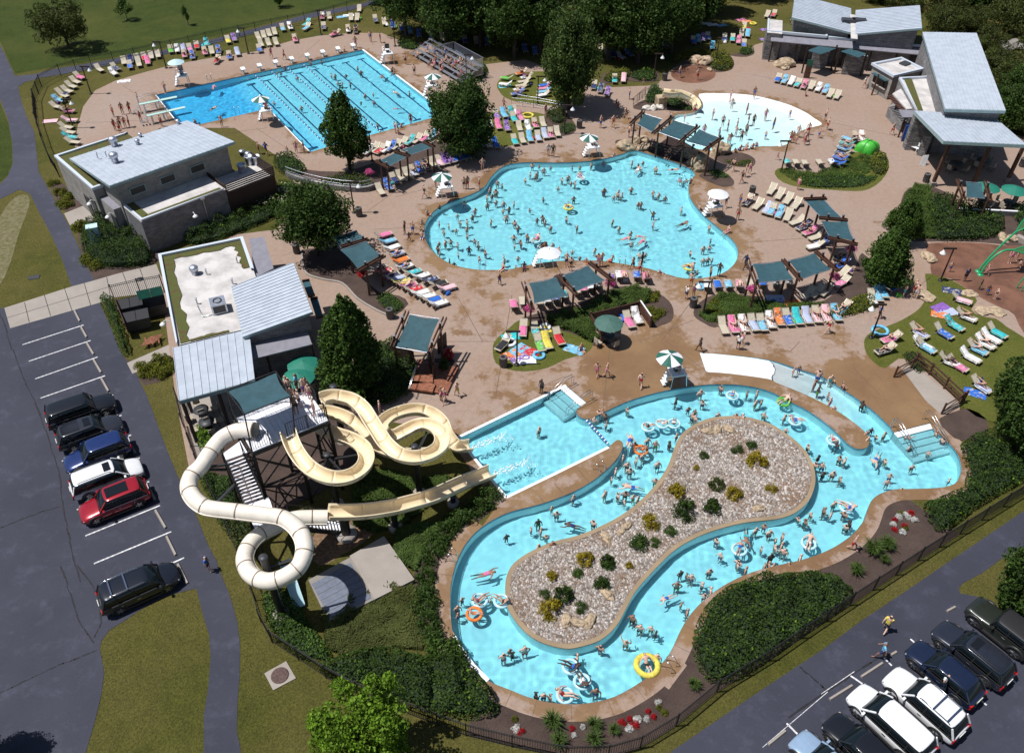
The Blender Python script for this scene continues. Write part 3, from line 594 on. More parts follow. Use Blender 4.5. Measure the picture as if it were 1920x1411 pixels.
def metal_roof(b, q, n, th=.22, m='roof', name='roof', seam=.05):
    """q = a, b, c, d: panels run from edge a-b to edge d-c, n panels side by side"""
    nm = (q[1] - q[0]).cross(q[3] - q[0]).normalized(); nm = nm if nm.z > 0 else -nm
    mb = MB(); lo = [p - nm * th for p in q]; mb.add(q + lo, [(0, 1, 2, 3), (7, 6, 5, 4), (0, 4, 5, 1), (1, 5, 6, 2), (2, 6, 7, 3), (3, 7, 4, 0)])
    r = mb.build(name, M['fascia'], b)
    for i in range(n):
        a_, c_ = i / n, (i + 1) / n; e = .012
        w = [lerp4(q, a_ + e / n, .004), lerp4(q, c_ - e / n, .004), lerp4(q, c_ - e / n, .996), lerp4(q, a_ + e / n, .996)]
        mb = MB(); up = [p + nm * .03 for p in w]; mb.add(w + up, [(4, 5, 6, 7), (0, 1, 5, 4), (1, 2, 6, 5), (2, 3, 7, 6), (3, 0, 4, 7)])
        p0, p1 = up[0], up[3]; mb.beam(p0 + nm * seam / 2, p1 + nm * seam / 2, .035, seam, 0, nm)
        sub(r, 'roof_panel', mb, M[m])
    return r
def vent(b, p, kind='turbine', s=1.):
    mb = MB()
    if kind == 'turbine':
        mb.lathe([(.26 * s, 0), (.26 * s, .35 * s), (.34 * s, .38 * s), (.34 * s, .62 * s), (.2 * s, .74 * s), (.01, .76 * s)], p, 14)
        nm = 'roof_vent'
    elif kind == 'drum':
        mb.lathe([(.42 * s, 0), (.42 * s, .8 * s), (.47 * s, .8 * s), (.47 * s, .95 * s), (.4 * s, .95 * s), (.36 * s, .8 * s), (.01, .8 * s)], p, 16)
        nm = 'exhaust_fan'
    else:
        mb.lathe([(.06, 0), (.06, .5), (.09, .5), (.09, .56), (.01, .56)], p, 8); nm = 'vent_pipe'
    return mb.build(nm, M['alu'], b)
def prism_part(b, name, poly, z0, z1, m, mt=None):
    mb = MB().prism([xy(p) for p in poly], z0, z1, 0, 1 if mt else None); return mb.build(name, [M[m]] + ([M[mt]] if mt else []), b)
def parapet(b, poly, z0, z1, w=.28, m='coping_w', closed=True, drop=.14, out=.05):
    mb = MB(); band(mb, poly, -w, out, z1 - drop, z1, closed=closed)
    return mb.build('parapet_cap', M[m], b)
def barn_lamp(b, p, d):
    mb = MB(); p = V_(p); d = V_((d[0], d[1], 0)).normalized(); mb.tube([p, p + d * .35 + V_((0, 0, .25)), p + d * .6 + V_((0, 0, .1))], .025, 6)
    mb.lathe([(.03, .05), (.1, .02), (.26, -.14), (.25, -.16), (.02, -.05)], p + d * .6 + V_((0, 0, .05)), 12); return mb.build('wall_lamp', M['white'], b)

# --- pump house: axes e (along the front), n (away)
_ang = math.radians(44); EA = V_((math.cos(_ang), math.sin(_ang), 0)); NA = V_((-EA.y, EA.x, 0)); OA = P(264, 414, 3.4); OA.z = 0
def A_(e, n, z=0): return OA + EA * e + NA * n + V_((0, 0, z))
bA = thing('pump_house', 'stone block pump house with sloping metal roof and timber screen beside the lap pool', 'building', A_(0, 0))
prism_part(bA, 'front_wall', [A_(0, 0), A_(8.3, 0), A_(8.3, 4), A_(0, 4)], -.05, 3.3, 'brick', 'membrane')
parapet(bA, [A_(0, 4), A_(0, 0), A_(8.2, 0), A_(8.2, .01)][0:3], 0, 3.46, closed=False, out=-.05)
mb = MB().prism([xy(p) for p in (A_(.3, .32), A_(1.0, .8), A_(1.0, 3.6), A_(.32, 3.6))], 3.3, 3.37); mb.prism([xy(p) for p in (A_(.35, .3), A_(8, .3), A_(8, .62), A_(1.0, .72))], 3.3, 3.365); mb.build('sedum_strip', M['sedum'], bA)
prism_part(bA, 'hall_wall', [A_(-.1, 3.6), A_(11, 3.6), A_(11, 12.4), A_(-.1, 12.4)], -.05, [5.55, 5.55, 4.35, 4.35], 'brick2')
rq = [P(205, 349, 6), P(440, 266, 6), P(351, 226, 4.5), P(130, 297.5, 4.5)]
metal_roof(bA, rq, 26)
for e in (1.7, 4.6, 7.6):
    mb = MB(); c = A_(e, 3.56, 4.35); mb.box(c, (1.5, .12, .75), _ang, 0); w = mb.build('window', M['fascia'], bA)
    mb = MB().box(c - NA * .05, (1.34, .06, .6), _ang); sub(w, 'pane', mb, M['black'])
prism_part(bA, 'side_wall', [A_(-1.1, 7), A_(-.15, 7), A_(-.15, 12.45), A_(6.2, 12.45), A_(6.2, 15.6), A_(-1.1, 15.6)], -.05, 4.05, 'brick2', 'sedum')
mb = MB(); band(mb, [A_(-.12, 7), A_(-1.1, 7), A_(-1.1, 15.6), A_(6.2, 15.6)], -.22, .06, 3.95, 4.22, closed=False); mb.build('parapet_cap', M['coping_w'], bA)
prism_part(bA, 'entry_wall', [A_(-.05, 4.0), A_(-.8, 4.0), A_(-.8, 7.0), A_(-.05, 7.0)], -.05, 3.1, 'brick2', 'roof_g')
for nn, ee, h in ((4.6, -.83, 2.3), (8.2, -1.13, 2.6), (9.9, -1.13, 2.2)):
    mb = MB().box(A_(ee, nn, h / 2), (.08, 1.1, h), _ang); d = mb.build('door', M['darkgrey'], bA); mb = MB().box(A_(ee - .05, nn + .4, 1.), (.04, .05, .2), _ang); sub(d, 'handle', mb, M['steel'])
for x, y, k, s, z in ((540, 290, 'turbine', 1.2, 4.75), (545, 410, 'turbine', 1.2, 5.45), (480, 375, 'pipe', 1, 5.3), (415, 385, 'pipe', 1, 5.05), (715, 280, 'turbine', .7, 4.95), (735, 228, 'turbine', .6, 4.6), (1018, 128, 'turbine', .6, 4.65)):
    vent(bA, Q('m', x, y, z), k, s)
barn_lamp(bA, A_(4.6, -.02, 2.3), -NA); barn_lamp(bA, A_(-1.12, 7.4, 2.7), -EA); barn_lamp(bA, A_(-.82, 4.2, 2.6), -EA)
mb = MB().tube([A_(5.9, -.08, 3.3), A_(5.9, -.08, .1)], .045, 8); mb.box(A_(5.9, -.06, 3.3), (.4, .16, .16), _ang); mb.build('downpipe', M['alu'], bA)
# timber screen round the roof fans: every slat is a piece
scr = MB(); scr.box(A_(10.9, .05, 1.4), (5.1, .16, 2.9), _ang); scr.box(A_(13.4, 2.0, 1.4), (.16, 3.9, 2.9), _ang); sc_ = scr.build('timber_screen', M['timber_d'], bA)
for k in range(5):
    for c, sz in ((A_(10.9, .0, 2.95 + k * .2), (5.2, .06, .12)), (A_(13.45, 2.0, 2.95 + k * .2), (.06, 4.1, .12)), (A_(8.42, 1.9, 2.75 + k * .2), (.06, 3.5, .15))):
        mb = MB().box(c, sz, _ang); sub(sc_, 'slat', mb, M['timber_d'])
prism_part(bA, 'fan_roof', [A_(8.35, .1), A_(13.3, .1), A_(13.3, 3.55), A_(8.35, 3.55)], -.05, 2.7, 'brick', 'membrane')
for x, y in ((1500, 490), (1555, 430), (1612, 430)): vent(bA, Q('m', x, y, 2.7), 'drum', .9)
for x, y in ((1500, 370), (1545, 385)): vent(bA, Q('m', x, y, 2.7), 'turbine', .9)

# --- office block
_ab = math.radians(23.5); EB = V_((math.cos(_ab), math.sin(_ab), 0)); NB = V_((-EB.y, EB.x, 0)); OB = P(296, 476, 3.4); OB.z = 0
def B_(e, s, z=0): return OB + EB * e - NB * s + V_((0, 0, z))
bB = thing('office_building', 'flat roofed office with sedum edged white roof and silver metal wings by the parking lot', 'building', B_(0, 12.9))
prism_part(bB, 'wall', [B_(.05, .05), B_(6.95, .05), B_(6.95, 12.6), B_(.05, 12.6)], -.05, 3.15, 'brick', 'membrane')
parapet(bB, [B_(0, 12.7), B_(0, 0), B_(7, 0), B_(7, 5.2)], 0, 3.42, .26, closed=False, out=-.0)
mb = MB()
def blot(seq, z):     # ragged edge sedum mat along the parapet
    mb.prism([xy(p) for p in seq], 3.15, z)
def ragged(a, b, w0, inn, n=14, seed=0):
    rr = random.Random(seed); outl = [a.lerp(b, i / n) for i in range(n + 1)]; return outl + [a.lerp(b, i / n) + inn * (w0 * rr.uniform(.7, 1.25)) for i in range(n, -1, -1)]
for a, b, w0, inn, sd in ((B_(.28, 12.5), B_(.28, .3), .75, EB, 1), (B_(.3, .29), B_(6.7, .29), .7, -NB, 2), (B_(6.72, .3), B_(6.72, 4.6), .6, -EB, 3), (B_(1.0, 12.55), B_(3.8, 12.55), .3, NB, 4)):
    seq = ragged(a, b, w0, inn, seed=sd)
    for i in range(14): mb.prism([xy(p) for p in (seq[i], seq[i + 1], seq[-2 - i], seq[-1 - i])], 3.14, 3.21 + .004 * sd)
mb.build('sedum_strip', M['sedum'], bB)
q = [P(434, 539, 4.0), P(551, 493, 5.0), P(586, 585, 5.0), P(455, 632, 4.0)]
metal_roof(bB, [q[0], q[3], q[2], q[1]], 17, name='wing_roof')
prism_part(bB, 'wing_wall', [p.lerp((q[0] + q[2]) / 2, .1) for p in q], -.05, [3.75, 4.7, 4.7, 3.75], 'brick')
q2 = [P(324, 652, 3.55), P(467, 617, 3.55), P(478, 713, 4.2), P(336, 752, 4.2)]
metal_roof(bB, q2, 10, name='canopy_roof', th=.28)
for p in (q2[2], q2[3], q2[2].lerp(q2[3], .5), q2[3].lerp(q2[0], .5), q2[1].lerp(q2[2], .5)):
    c = (q2[0] + q2[2]) / 2; g = p.lerp(c, .06); mb = MB().beam((g.x, g.y, -.02), (g.x, g.y, g.z - .3), .18, .18); mb.build('canopy_post', M['timber_d'], bB)
for poly, z in (([(464, 646), (576, 620), (585, 645), (477, 672)], 3.1), ([(467, 447), (495, 444), (513, 503), (478, 520)], 2.9)):
    prism_part(bB, 'awning', [P(x, y, z) for x, y in poly], z - .12, z, 'roof_g')
prism_part(bB, 'rear_wall', [P(x, y, 2.8) for x, y in ((466, 640), (570, 612), (560, 590), (462, 622))], -.05, 2.8, 'brick')
for x, y in ((575, 600), (585, 645), (500, 664)):
    g = P(x, y, 3.0); mb = MB().beam((g.x, g.y, 0), g, .14, .14); mb.build('awning_post', M['timber_d'], bB)
# roof plant
mb = MB(); c = Q(4, 1605, 870, 3.6); mb.box(c, (1.15, 1.15, .85), _ab); ac = mb.build('air_conditioner', M['alu'], bB)
mb = MB().lathe([(.34, 0), (.34, .05), (.28, .05), (.25, .0)], c + V_((0, 0, .43)), 16); sub(ac, 'fan_guard', mb, M['black'])
mb = MB().box(c + EB * .0 - NB * .585, (.9, .03, .6), _ab); sub(ac, 'grille', mb, M['darkgrey'])
vent(bB, Q(4, 1435, 640, 3.15), 'turbine', 1.05)
for x, y in ((1520, 645), (1712, 715), (1450, 860), (1745, 560)): vent(bB, Q(4, x, y, 3.15), 'pipe')
mb = MB().tube([Q(4, 1450, 870, 3.2), Q(4, 1490, 955, 3.2), Q(4, 1560, 940, 3.2)], .04, 6); mb.build('roof_pipe', M['steel'], bB)
barn_lamp(bB, Q(4, 1255, 990, 2.6), -EB)
for k in range(2):       # teal sails on brackets by the east door
    q = [[Q(5, x, y, 2.7) for x, y in ((340, 700), (395, 690), (435, 800), (385, 815))], [Q(5, x, y, 2.7) for x, y in ((400, 830), (455, 820), (495, 960), (445, 970))]][k]
    mb = MB().prism([xy(p) for p in q], 2.66, 2.7); mb.build('sun_awning', M['sail'], bB)
    for a_, b_ in ((0, 1), (2, 3)):
        mb = MB().beam(q[a_] + V_((0, 0, .1)), q[b_] + V_((0, 0, .1)), .1, .2); mb.build('awning_bracket', M['timber'], bB)

# --- bath house with butterfly roofs
bC = thing('bath_house', 'long stone bath house with two silver butterfly roofs meeting in a valley', 'building', P(1600, 115))
qL = [P(1489, 0, 5.2), P(1596, 17, 4.2), P(1597, 62, 4.2), P(1485, 33, 5.2)]; qL[0] = qL[3] + (qL[1] - qL[2])
qR = [P(1604, 20, 4.4), P(1725, 11, 5.8), P(1729, 53, 5.8), P(1604, 64, 4.4)]
metal_roof(bC, [qL[0], qL[3], qL[2], qL[1]], 16, name='west_roof'); metal_roof(bC, [qR[0], qR[3], qR[2], qR[1]], 16, name='east_roof')
for q, z in ((qL, [4.9, 3.95, 3.95, 4.9]), (qR, [4.1, 5.5, 5.5, 4.1])):
    c = (q[0] + q[2]) / 2; prism_part(bC, 'clerestory_wall', [p.lerp(c, .09) for p in q], -.05, z, 'brick')
mb = MB().box(Q('o', 965, 300, 4.35), (.8, 9, .06), math.radians(-16)); mb.build('valley_gutter', M['membrane'], bC)
for x in (905, 1025):
    mb = MB(); p = Q('o', x, 235, 4.5); mb.box(p, (1.7, 1.0, .5), math.radians(-8)); mb.build('skylight', M['darkgrey'], bC)
fl = [Q('o', 60, 440, 2.9), Q('o', 1800, 600, 2.9)]
ux = (fl[1] - fl[0]).normalized(); uy = V_((-ux.y, ux.x, 0))
L_ = (fl[1] - fl[0]).length
base = fl[0].copy(); base.z = 0
def C_(a, b, z=0): return base + ux * a + uy * b + V_((0, 0, z))
prism_part(bC, 'front_wall', [C_(-.6, 1.2), C_(L_, 1.2), C_(L_, 5), C_(-.6, 5)], -.05, 3.3, 'ledge', 'sedum')
prism_part(bC, 'end_block', [C_(-.9, .4), C_(1.0, .4), C_(1.0, 5.5), C_(-.9, 5.5)], -.05, 3.5, 'ledge', 'membrane')
mb = MB(); band(mb, [C_(-.9, 5.6), C_(-.9, .9), C_(6.6, .9), C_(6.6, 4.2)], -.2, .04, 3.35, 3.62, closed=False); mb.build('parapet_cap', M['coping_w'], bC)
mb = MB(); band(mb, [C_(6.8, 1.15), C_(L_ - .2, 1.15)], -.2, .1, 3.2, 3.45, closed=False); mb.build('gutter', M['coping_w'], bC)
mb = MB(); mb.add([C_(-.3, -.3, 2.75), C_(L_, -.3, 2.75), C_(L_, 1.25, 3.2), C_(-.3, 1.25, 3.2), C_(-.3, -.3, 2.65), C_(L_, -.3, 2.65), C_(L_, 1.25, 3.1), C_(-.3, 1.25, 3.1)], [(0, 1, 2, 3), (7, 6, 5, 4), (0, 4, 5, 1), (1, 5, 6, 2), (2, 6, 7, 3), (3, 7, 4, 0)]); mb.build('porch_roof', M['roof_g'], bC)
for k in range(7):
    mb = MB(); g = C_(.0 + k * (L_ - .5) / 6, -.1); mb.beam(g, g + V_((0, 0, 2.7)), .16, .16); mb.build('porch_post', M['timber_d'], bC)
for k in range(6):
    mb = MB().box(C_(1.7 + k * 2.6, 1.17, 1.05), (1.1, .08, 2.1), math.atan2(ux.y, ux.x)); d = mb.build('door', M['darkgrey'] if k % 2 else M['roof_g'], bC)
for x, y in ((245, 270), (375, 290), (1500, 410)): vent(bC, Q('o', x, y, 3.4), 'pipe')

# --- snack bar: long single pitch roof, flat roof and open canopy
bD = thing('snack_bar', 'snack bar with long tilted silver roof beside the covered patio', 'building', P(1770, 230))
qD = [P(1729, 60, 5.2), P(1831, 62, 5.7), P(1886, 208, 5.7), P(1772, 205, 5.2)]
metal_roof(bD, qD, 15, name='long_roof', th=.3)
c = (qD[0] + qD[2]) / 2; prism_part(bD, 'wall', [p.lerp(c, .07) for p in qD], -.05, [4.85, 5.3, 5.3, 4.85], 'brick')
fq = [Q(3, x, y, 3.3) for x, y in ((965, 572), (1095, 805), (1330, 812), (1200, 560))]
prism_part(bD, 'low_wall', fq, -.05, 3.1, 'brick', 'membrane')
mb = MB(); band(mb, [fq[3], fq[0], fq[1]], -.24, .04, 3.1, 3.36, closed=False); mb.build('parapet_cap', M['coping_w'], bD)
mb = MB().prism([xy(Q(3, x, y, 3.2)) for x, y in ((1000, 575), (1055, 570), (1140, 808), (1105, 808))], 3.09, 3.17); mb.build('sedum_strip', M['sedum'], bD)
sq = [Q(3, x, y, 2.7) for x, y in ((915, 690), (1020, 805), (1085, 800), (975, 655))]
prism_part(bD, 'service_counter', sq, -.05, 1.2, 'brick'); prism_part(bD, 'counter_roof', sq, 2.6, 2.75, 'membrane')
for k in range(11):
    mb = MB(); a_ = sq[0].lerp(sq[1], k / 11); b_ = sq[0].lerp(sq[1], (k + .65) / 11); d_ = (Q(3, 905, 720, 2.4) - sq[0]) * 1.0
    mb.prism([xy(p) for p in (a_, b_, b_ + V_((-.6, -.3, 0)), a_ + V_((-.6, -.3, 0)))], 2.5, 2.58); mb.build('louvre_slat', M['timber'], bD)
for x, y, zt in ((905, 880, 2.5), (955, 1010, 2.5), (760, 700, 2.5)):
    g = Q(3, x, y); mb = MB().beam(g, g + V_((.25, .3, zt)), .14, .14); mb.build('counter_post', M['timber'], bD)
prism_part(bD, 'grey_awning', [Q(3, x, y, 2.7) for x, y in ((960, 805), (1075, 810), (1085, 862), (990, 862))], 2.6, 2.7, 'roof_g')
prism_part(bD, 'stone_pier', [Q(3, x, y, 0) for x, y in ((1090, 1140), (1150, 1155), (1185, 1010), (1140, 985))], -.02, 2.3, 'ledge', 'concrete')
qE = [P(1713, 208, 4.0), P(1860, 216, 4.0), P(1925, 272, 5.0), P(1769, 265, 5.0)]
metal_roof(bD, qE, 18, name='canopy_roof', th=.3)
for px_, py_ in ((1748, 348), (1822, 350), (1888, 340)):
    g = P(px_, py_); a_ = g + V_((0, 0, .45)); tp = P(px_ + 24, py_ - 66, 4.0); mb = MB().box(g + V_((0, 0, .2)), (.55, .55, .5)); ft = mb.build('post_base', M['concrete'], bD)
    mb = MB().beam(a_, V_((g.x + .25, g.y + .2, 4.55)), .3, .3); mb.build('canopy_post', M['timber'], bD)
mb = MB(); a_ = qE[3].lerp(qE[2], .04); b_ = qE[3].lerp(qE[2], .97); dn = V_((0, .55, -.4)); mb.beam(a_ + dn, b_ + dn, .2, .3); mb.build('canopy_beam', M['timber'], bD)
prism_part(bD, 'back_wall', [qE[0].lerp(qE[3], .12), qE[1].lerp(qE[2], .12), qE[1].lerp(qE[2], .02), qE[0].lerp(qE[3], .02)], -.05, 3.75, 'ledge')
# --- ticket kiosk
bK = thing('drink_kiosk', 'small square stone kiosk with tilted white rimmed flat roof and serving hatch', 'kiosk', Q('o', 1270, 1145))
kq = [Q('o', x, y, 3.0) for x, y in ((1170, 715), (1415, 855), (1750, 775), (1500, 650))]; kc = sum(kq, V_()) / 4
prism_part(bK, 'wall', [p.lerp(kc, .06) for p in kq], -.05, 2.85, 'brick2', 'membrane')
mb = MB(); band(mb, kq, -.22, .06, 2.8, 3.08); mb.build('parapet_cap', M['coping_w'], bK)
mb = MB(); a_, b_ = kq[0].lerp(kq[1], .18), kq[0].lerp(kq[1], .85); o_ = (a_ - kc); o_.z = 0; nf = V_((-(b_ - a_).y, (b_ - a_).x, 0)).normalized(); nf = nf if nf.dot(a_ - kc) > 0 else -nf
k_in = .12
for part, z0, z1, off, mm in (('hatch', 1.1, 1.9, -.02, 'glass'), ('hatch_awning', 2.1, 2.16, .5, 'sail'), ('counter', .98, 1.05, .25, 'concrete')):
    mb = MB(); w0, w1 = a_.lerp(kc, .05), b_.lerp(kc, .05)
    mb.prism([xy(p) for p in (w0 + nf * max(off, .03), w1 + nf * max(off, .03), w1 - nf * .15, w0 - nf * .15)], z0, z1); mb.build(part, M[mm], bK)
mb = MB().box(Q('o', 1540, 720, 2.9), (1.1, .9, .35), .6); mb.build('roof_hatch', M['darkgrey'], bK)
# shower walls with shade cloth by the bath house
for n_, (bx, by, w_, d_, zz, cloth) in enumerate((((560), (780), 1.9, .5, 2.3, ((440, 570), (570, 520), (770, 545), (600, 612))), (950, 850, 2.6, .6, 2.5, ((810, 575), (930, 548), (1110, 605), (1020, 650))))):
    b = thing('shower_screen', ('stone shower wall with teal shade panel, nearer the boulder', 'textured stone shower wall with teal shade panel next to the kiosk')[n_], 'shower', Q('o', bx, by), group='shower walls by the bath house')
    g = Q('o', bx, by); mb = MB().box(g + V_((0, .3, zz / 2)), (w_, d_, zz), -.25); mb.build('wall', M['ledge'], b)
    mb = MB(); q = [Q('o', x, y, 2.9) for x, y in cloth]; mb.prism([xy(p) for p in q], 2.86, 2.9); mb.build('shade_panel', M['sail'], b)
    for p in (q[0], q[2]):
        mb = MB().beam((p.x, p.y, 0), (p.x, p.y, 3.3), .16, .16); mb.build('post', M['timber_d'], b)
# ---------------------------------------------------------------- slide tower and water slides
M['flume'] = mat('cream_fibreglass', (.78, .65, .44), .3, var=.07, scale=1.2, coat=.3)
M['tube'] = mat('pale_fibreglass', (.76, .70, .61), .32, var=.06, scale=1.2, coat=.3)
M['joint'] = mat('tan_joint_seal', (.22, .15, .10), .6)
M['tread'] = mat('white_grating', (.72, .73, .78), .6, var=.05, scale=4)
def path(pts, n=5):
    return smooth_poly([P(x, y, z) for x, y, z in pts], n, False)
def flume(parent, pts, R=.46, wall=.12, sect=8, name='flume_section', m='flume', grow=None):
    T_ = 14; th = .045
    for s0 in range(0, len(pts) - 1, sect):
        seg = range(s0, min(s0 + sect, len(pts) - 1) + 1); mb = MB(); vs = []; row = None
        for i in seg:
            d = pts[min(i + 1, len(pts) - 1)] - pts[max(i - 1, 0)]; d.normalize(); sd = d.cross(V_((0, 0, 1))).normalized(); up = sd.cross(d)
            c = pts[i] + up * R; loop = []
            for rr, rev in ((R, False), (R - th, True)):
                arc = [(rr * math.sin(a), -rr * math.cos(a)) for a in [math.radians(-90 + 180 * k / (T_ - 1)) for k in range(T_)]]
                arc = [(-rr, wall)] + arc + [(rr, wall)]
                loop += [c + sd * x + up * y for x, y in (arc[::-1] if rev else arc)]
            # rolled lip
            row = len(loop); vs += loop
        k = len(list(seg)); fs = [(i * row + j, (i + 1) * row + j, (i + 1) * row + (j + 1) % row, i * row + (j + 1) % row) for i in range(k - 1) for j in range(row)]
        fs += [tuple(range(row)), tuple(range((k - 1) * row, k * row))[::-1]]
        mb.add(vs, fs, 0, True); mb.sm[-1] = mb.sm[-2] = False
        sec = mb.build(name, M[m], parent)
        for side in (0, 1):
            lip = [vs[i * row + (0 if side == 0 else T_ + 1)] for i in range(k)]; mb2 = MB(); mb2.tube(lip, .045, 6); sub(sec, 'lip', mb2, M[m])
def slide_post(parent, px_, py_, h, r=.2, arms=()):
    g = P(px_, py_); p = thing_part = None
    mb = MB().tube([g + V_((0, 0, .25)), g + V_((0, 0, h))], r, 14); po = mb.build('support_post', M['black'], parent)
    mb = MB().lathe([(r + .03, h), (r + .03, h + .06), (.01, h + .07)], g, 14); sub(po, 'post_cap', mb, M['darkgrey'])
    mb = MB().lathe([(r * 2.2, 0), (r * 2.2, .3), (.01, .3)], g, 16); sub(po, 'footing', mb, M['concrete'])
    for a in arms:
        mb = MB().beam(g + V_((0, 0, min(h - .2, a.z - .1))), a, .12, .16); sub(po, 'arm', mb, M['black'])
    return po
# enclosed tube slide
tube_pts = path([(478, 806, 6.95), (452, 806, 6.8), (432, 812, 6.7), (413, 824, 6.6), (394, 848, 6.5), (377, 874, 6.4), (361, 889, 6.3), (355, 904, 6.2), (357, 921, 6.1), (367, 937, 6.05), (383, 949, 5.98), (400, 954, 5.9), (444, 959, 5.75), (492, 965, 5.6), (527, 970, 5.5), (549, 982, 5.4), (564, 999, 5.3), (571, 1017, 5.2), (571, 1035, 5.1), (565, 1053, 5.0), (555, 1067, 4.9), (539, 1078, 4.8), (521, 1086, 4.7), (503, 1089, 4.6), (485, 1085, 4.5), (470, 1076, 4.4), (461, 1062, 4.3), (458, 1047, 4.2), (463, 1029, 4.1), (474, 1013, 4.0), (490, 1000, 3.85), (513, 988, 3.7), (535, 977, 3.6), (560, 971, 3.45), (585, 970, 3.3), (614, 970, 3.15)], 5)
ts = thing('tube_slide', 'enclosed pale tube water slide looping out over the fence and back to the splash pool', 'water slide', P(529, 1153), group='water slides on the tower')
SEC = 10
for s0 in range(0, len(tube_pts) - 1, SEC):
    seg = tube_pts[s0:s0 + SEC + 1]
    if len(seg) < 2: continue
    mb = MB().tube(seg, .47, 20, cap=False); sec = mb.build('tube_section', M['tube'], ts)
    mb = MB(); d = (seg[1] - seg[0]).normalized() * .03; mb.tube([seg[0] - d, seg[0] + d], .495, 20, cap=False); sub(sec, 'joint_ring', mb, M['joint'])
    lipside = MB(); lp = []
    for i in range(len(seg)):
        dd = (seg[min(i + 1, len(seg) - 1)] - seg[max(i - 1, 0)]).normalized(); sd = dd.cross(V_((0, 0, 1))).normalized(); lp.append(seg[i] + sd * .49)
    lipside.tube(lp, .035, 6); sub(sec, 'side_flange', lipside, M['tube'])
run = path([(614, 970, 2.95), (658, 970, 2.6), (697, 967, 2.3), (735, 961, 2.0), (761, 955, 1.8), (812, 940, 1.35), (863, 917, .85), (895, 904, .5), (922, 893, .32)], 5)
flume(ts, run, .5, .16)
slide_post(ts, 529, 1153, 5.6, .22, [tube_pts[90] + V_((0, 0, -.4)), tube_pts[112] + V_((0, 0, -.4)), tube_pts[130] + V_((0, 0, -.4))])
slide_post(ts, 650, 1003, 2.4, .3)
slide_post(ts, 742, 990, 1.6, .2); slide_post(ts, 850, 945, .8, .18)
# braces that carry the tube off the tower
for a_, b_ in (((372, 878, 6.3), (480, 862, 5.6)), ((398, 950, 5.6), (482, 866, 4.6)), ((372, 880, 5.9), (484, 880, 4.2))):
    mb = MB().beam(P(*a_), P(*b_), .12, .12); mb.build('brace', M['darkgrey'], ts)
# open flume, short S
f1 = thing('open_flume', 'open cream water slide that drops straight from the tower and hooks back beneath it', 'water slide', P(633, 950), group='water slides on the tower')
flume(f1, path([(541, 812, 6.35), (548, 836, 6.1), (559, 859, 5.85), (576, 881, 5.6), (600, 898, 5.4), (629, 906, 5.2), (658, 902, 5.05), (680, 888, 4.9), (689, 870, 4.75), (684, 851, 4.6), (668, 837, 4.45), (650, 829, 4.3), (634, 824, 4.2), (612, 815, 4.0), (592, 802, 3.8), (590, 786, 3.6), (606, 780, 3.4), (636, 786, 3.1), (670, 804, 2.7), (690, 826, 2.3), (708, 844, 1.95), (735, 856, 1.6), (775, 861, 1.25), (815, 858, .95)], 5))
slide_post(f1, 633, 948, 4.9, .2, [P(600, 898, 5.3), P(658, 902, 4.95), P(684, 851, 4.5)])
# long flume with a full turn
f2 = thing('spiral_flume', 'open cream water slide winding through a full spiral before the splash pool', 'water slide', P(787, 930), group='water slides on the tower')
flume(f2, path([(604, 757, 6.35), (622, 752, 6.25), (642, 754, 6.1), (662, 760, 5.95), (682, 776, 5.75), (696, 798, 5.55), (710, 820, 5.35), (725, 842, 5.2), (747, 860, 5.05), (775, 867, 4.85), (803, 862, 4.7), (824, 849, 4.5), (830, 832, 4.35), (822, 815, 4.15), (803, 805, 4.0), (782, 807, 3.8), (760, 817, 3.6), (741, 826, 3.4), (722, 824, 3.15), (716, 808, 2.95), (730, 791, 2.75), (755, 780, 2.5), (783, 776, 2.25), (808, 783, 1.95), (827, 799, 1.65), (837, 822, 1.25), (852, 842, .75), (866, 845, .45), (882, 843, .32)], 5))
slide_post(f2, 787, 928, 4.7, .2, [P(747, 860, 4.95), P(803, 862, 4.6), P(803, 805, 3.9)])
slide_post(f2, 644, 826, 5.2, .22, [P(684, 776, 5.6), P(650, 756, 6.0)])
# tower
PZ = 6.4
nl, nr, fl_ = Q('i', 900, 1220, PZ), Q('i', 1740, 870, PZ), Q('i', 735, 840, PZ)
tx = (nr - nl); TL = tx.length; tx.normalize(); ty = V_((-tx.y, tx.x, 0)); TD = (fl_ - nl).dot(ty)
def TW(a, b, z=PZ): return V_((nl.x, nl.y, 0)) + tx * a + ty * b + V_((0, 0, z))
tang = math.atan2(tx.y, tx.x)
tw = thing('slide_tower', 'dark steel slide tower with white platform, stairs and teal sail overhead', 'tower', TW(0, 0, 0))
NPL = 16
for i in range(NPL):
    mb = MB().box(TW(TL * (i + .5) / NPL, TD / 2, PZ - .02), (TL / NPL - .02, TD, .06), tang); mb.build('deck_plank', M['tread'], tw)
for a, b, l, w, ang in ((TL / 2, 0, TL + .1, .1, 0), (TL / 2, TD, TL + .1, .1, 0)):
    mb = MB().box(TW(a, b, PZ - .2), (l, w, .28), tang); mb.build('edge_beam', M['black'], tw)
for a in (0, TL):
    mb = MB().box(TW(a, TD / 2, PZ - .2), (.1, TD - .1, .28), tang); mb.build('edge_beam', M['black'], tw)
for a, b in ((0, 0), (TL * .55, 0), (TL, 0), (0, TD), (TL * .55, TD), (TL, TD)):
    mb = MB().tube([TW(a, b, -.02), TW(a, b, PZ - .3)], .11, 10); mb.build('column', M['black'], tw)
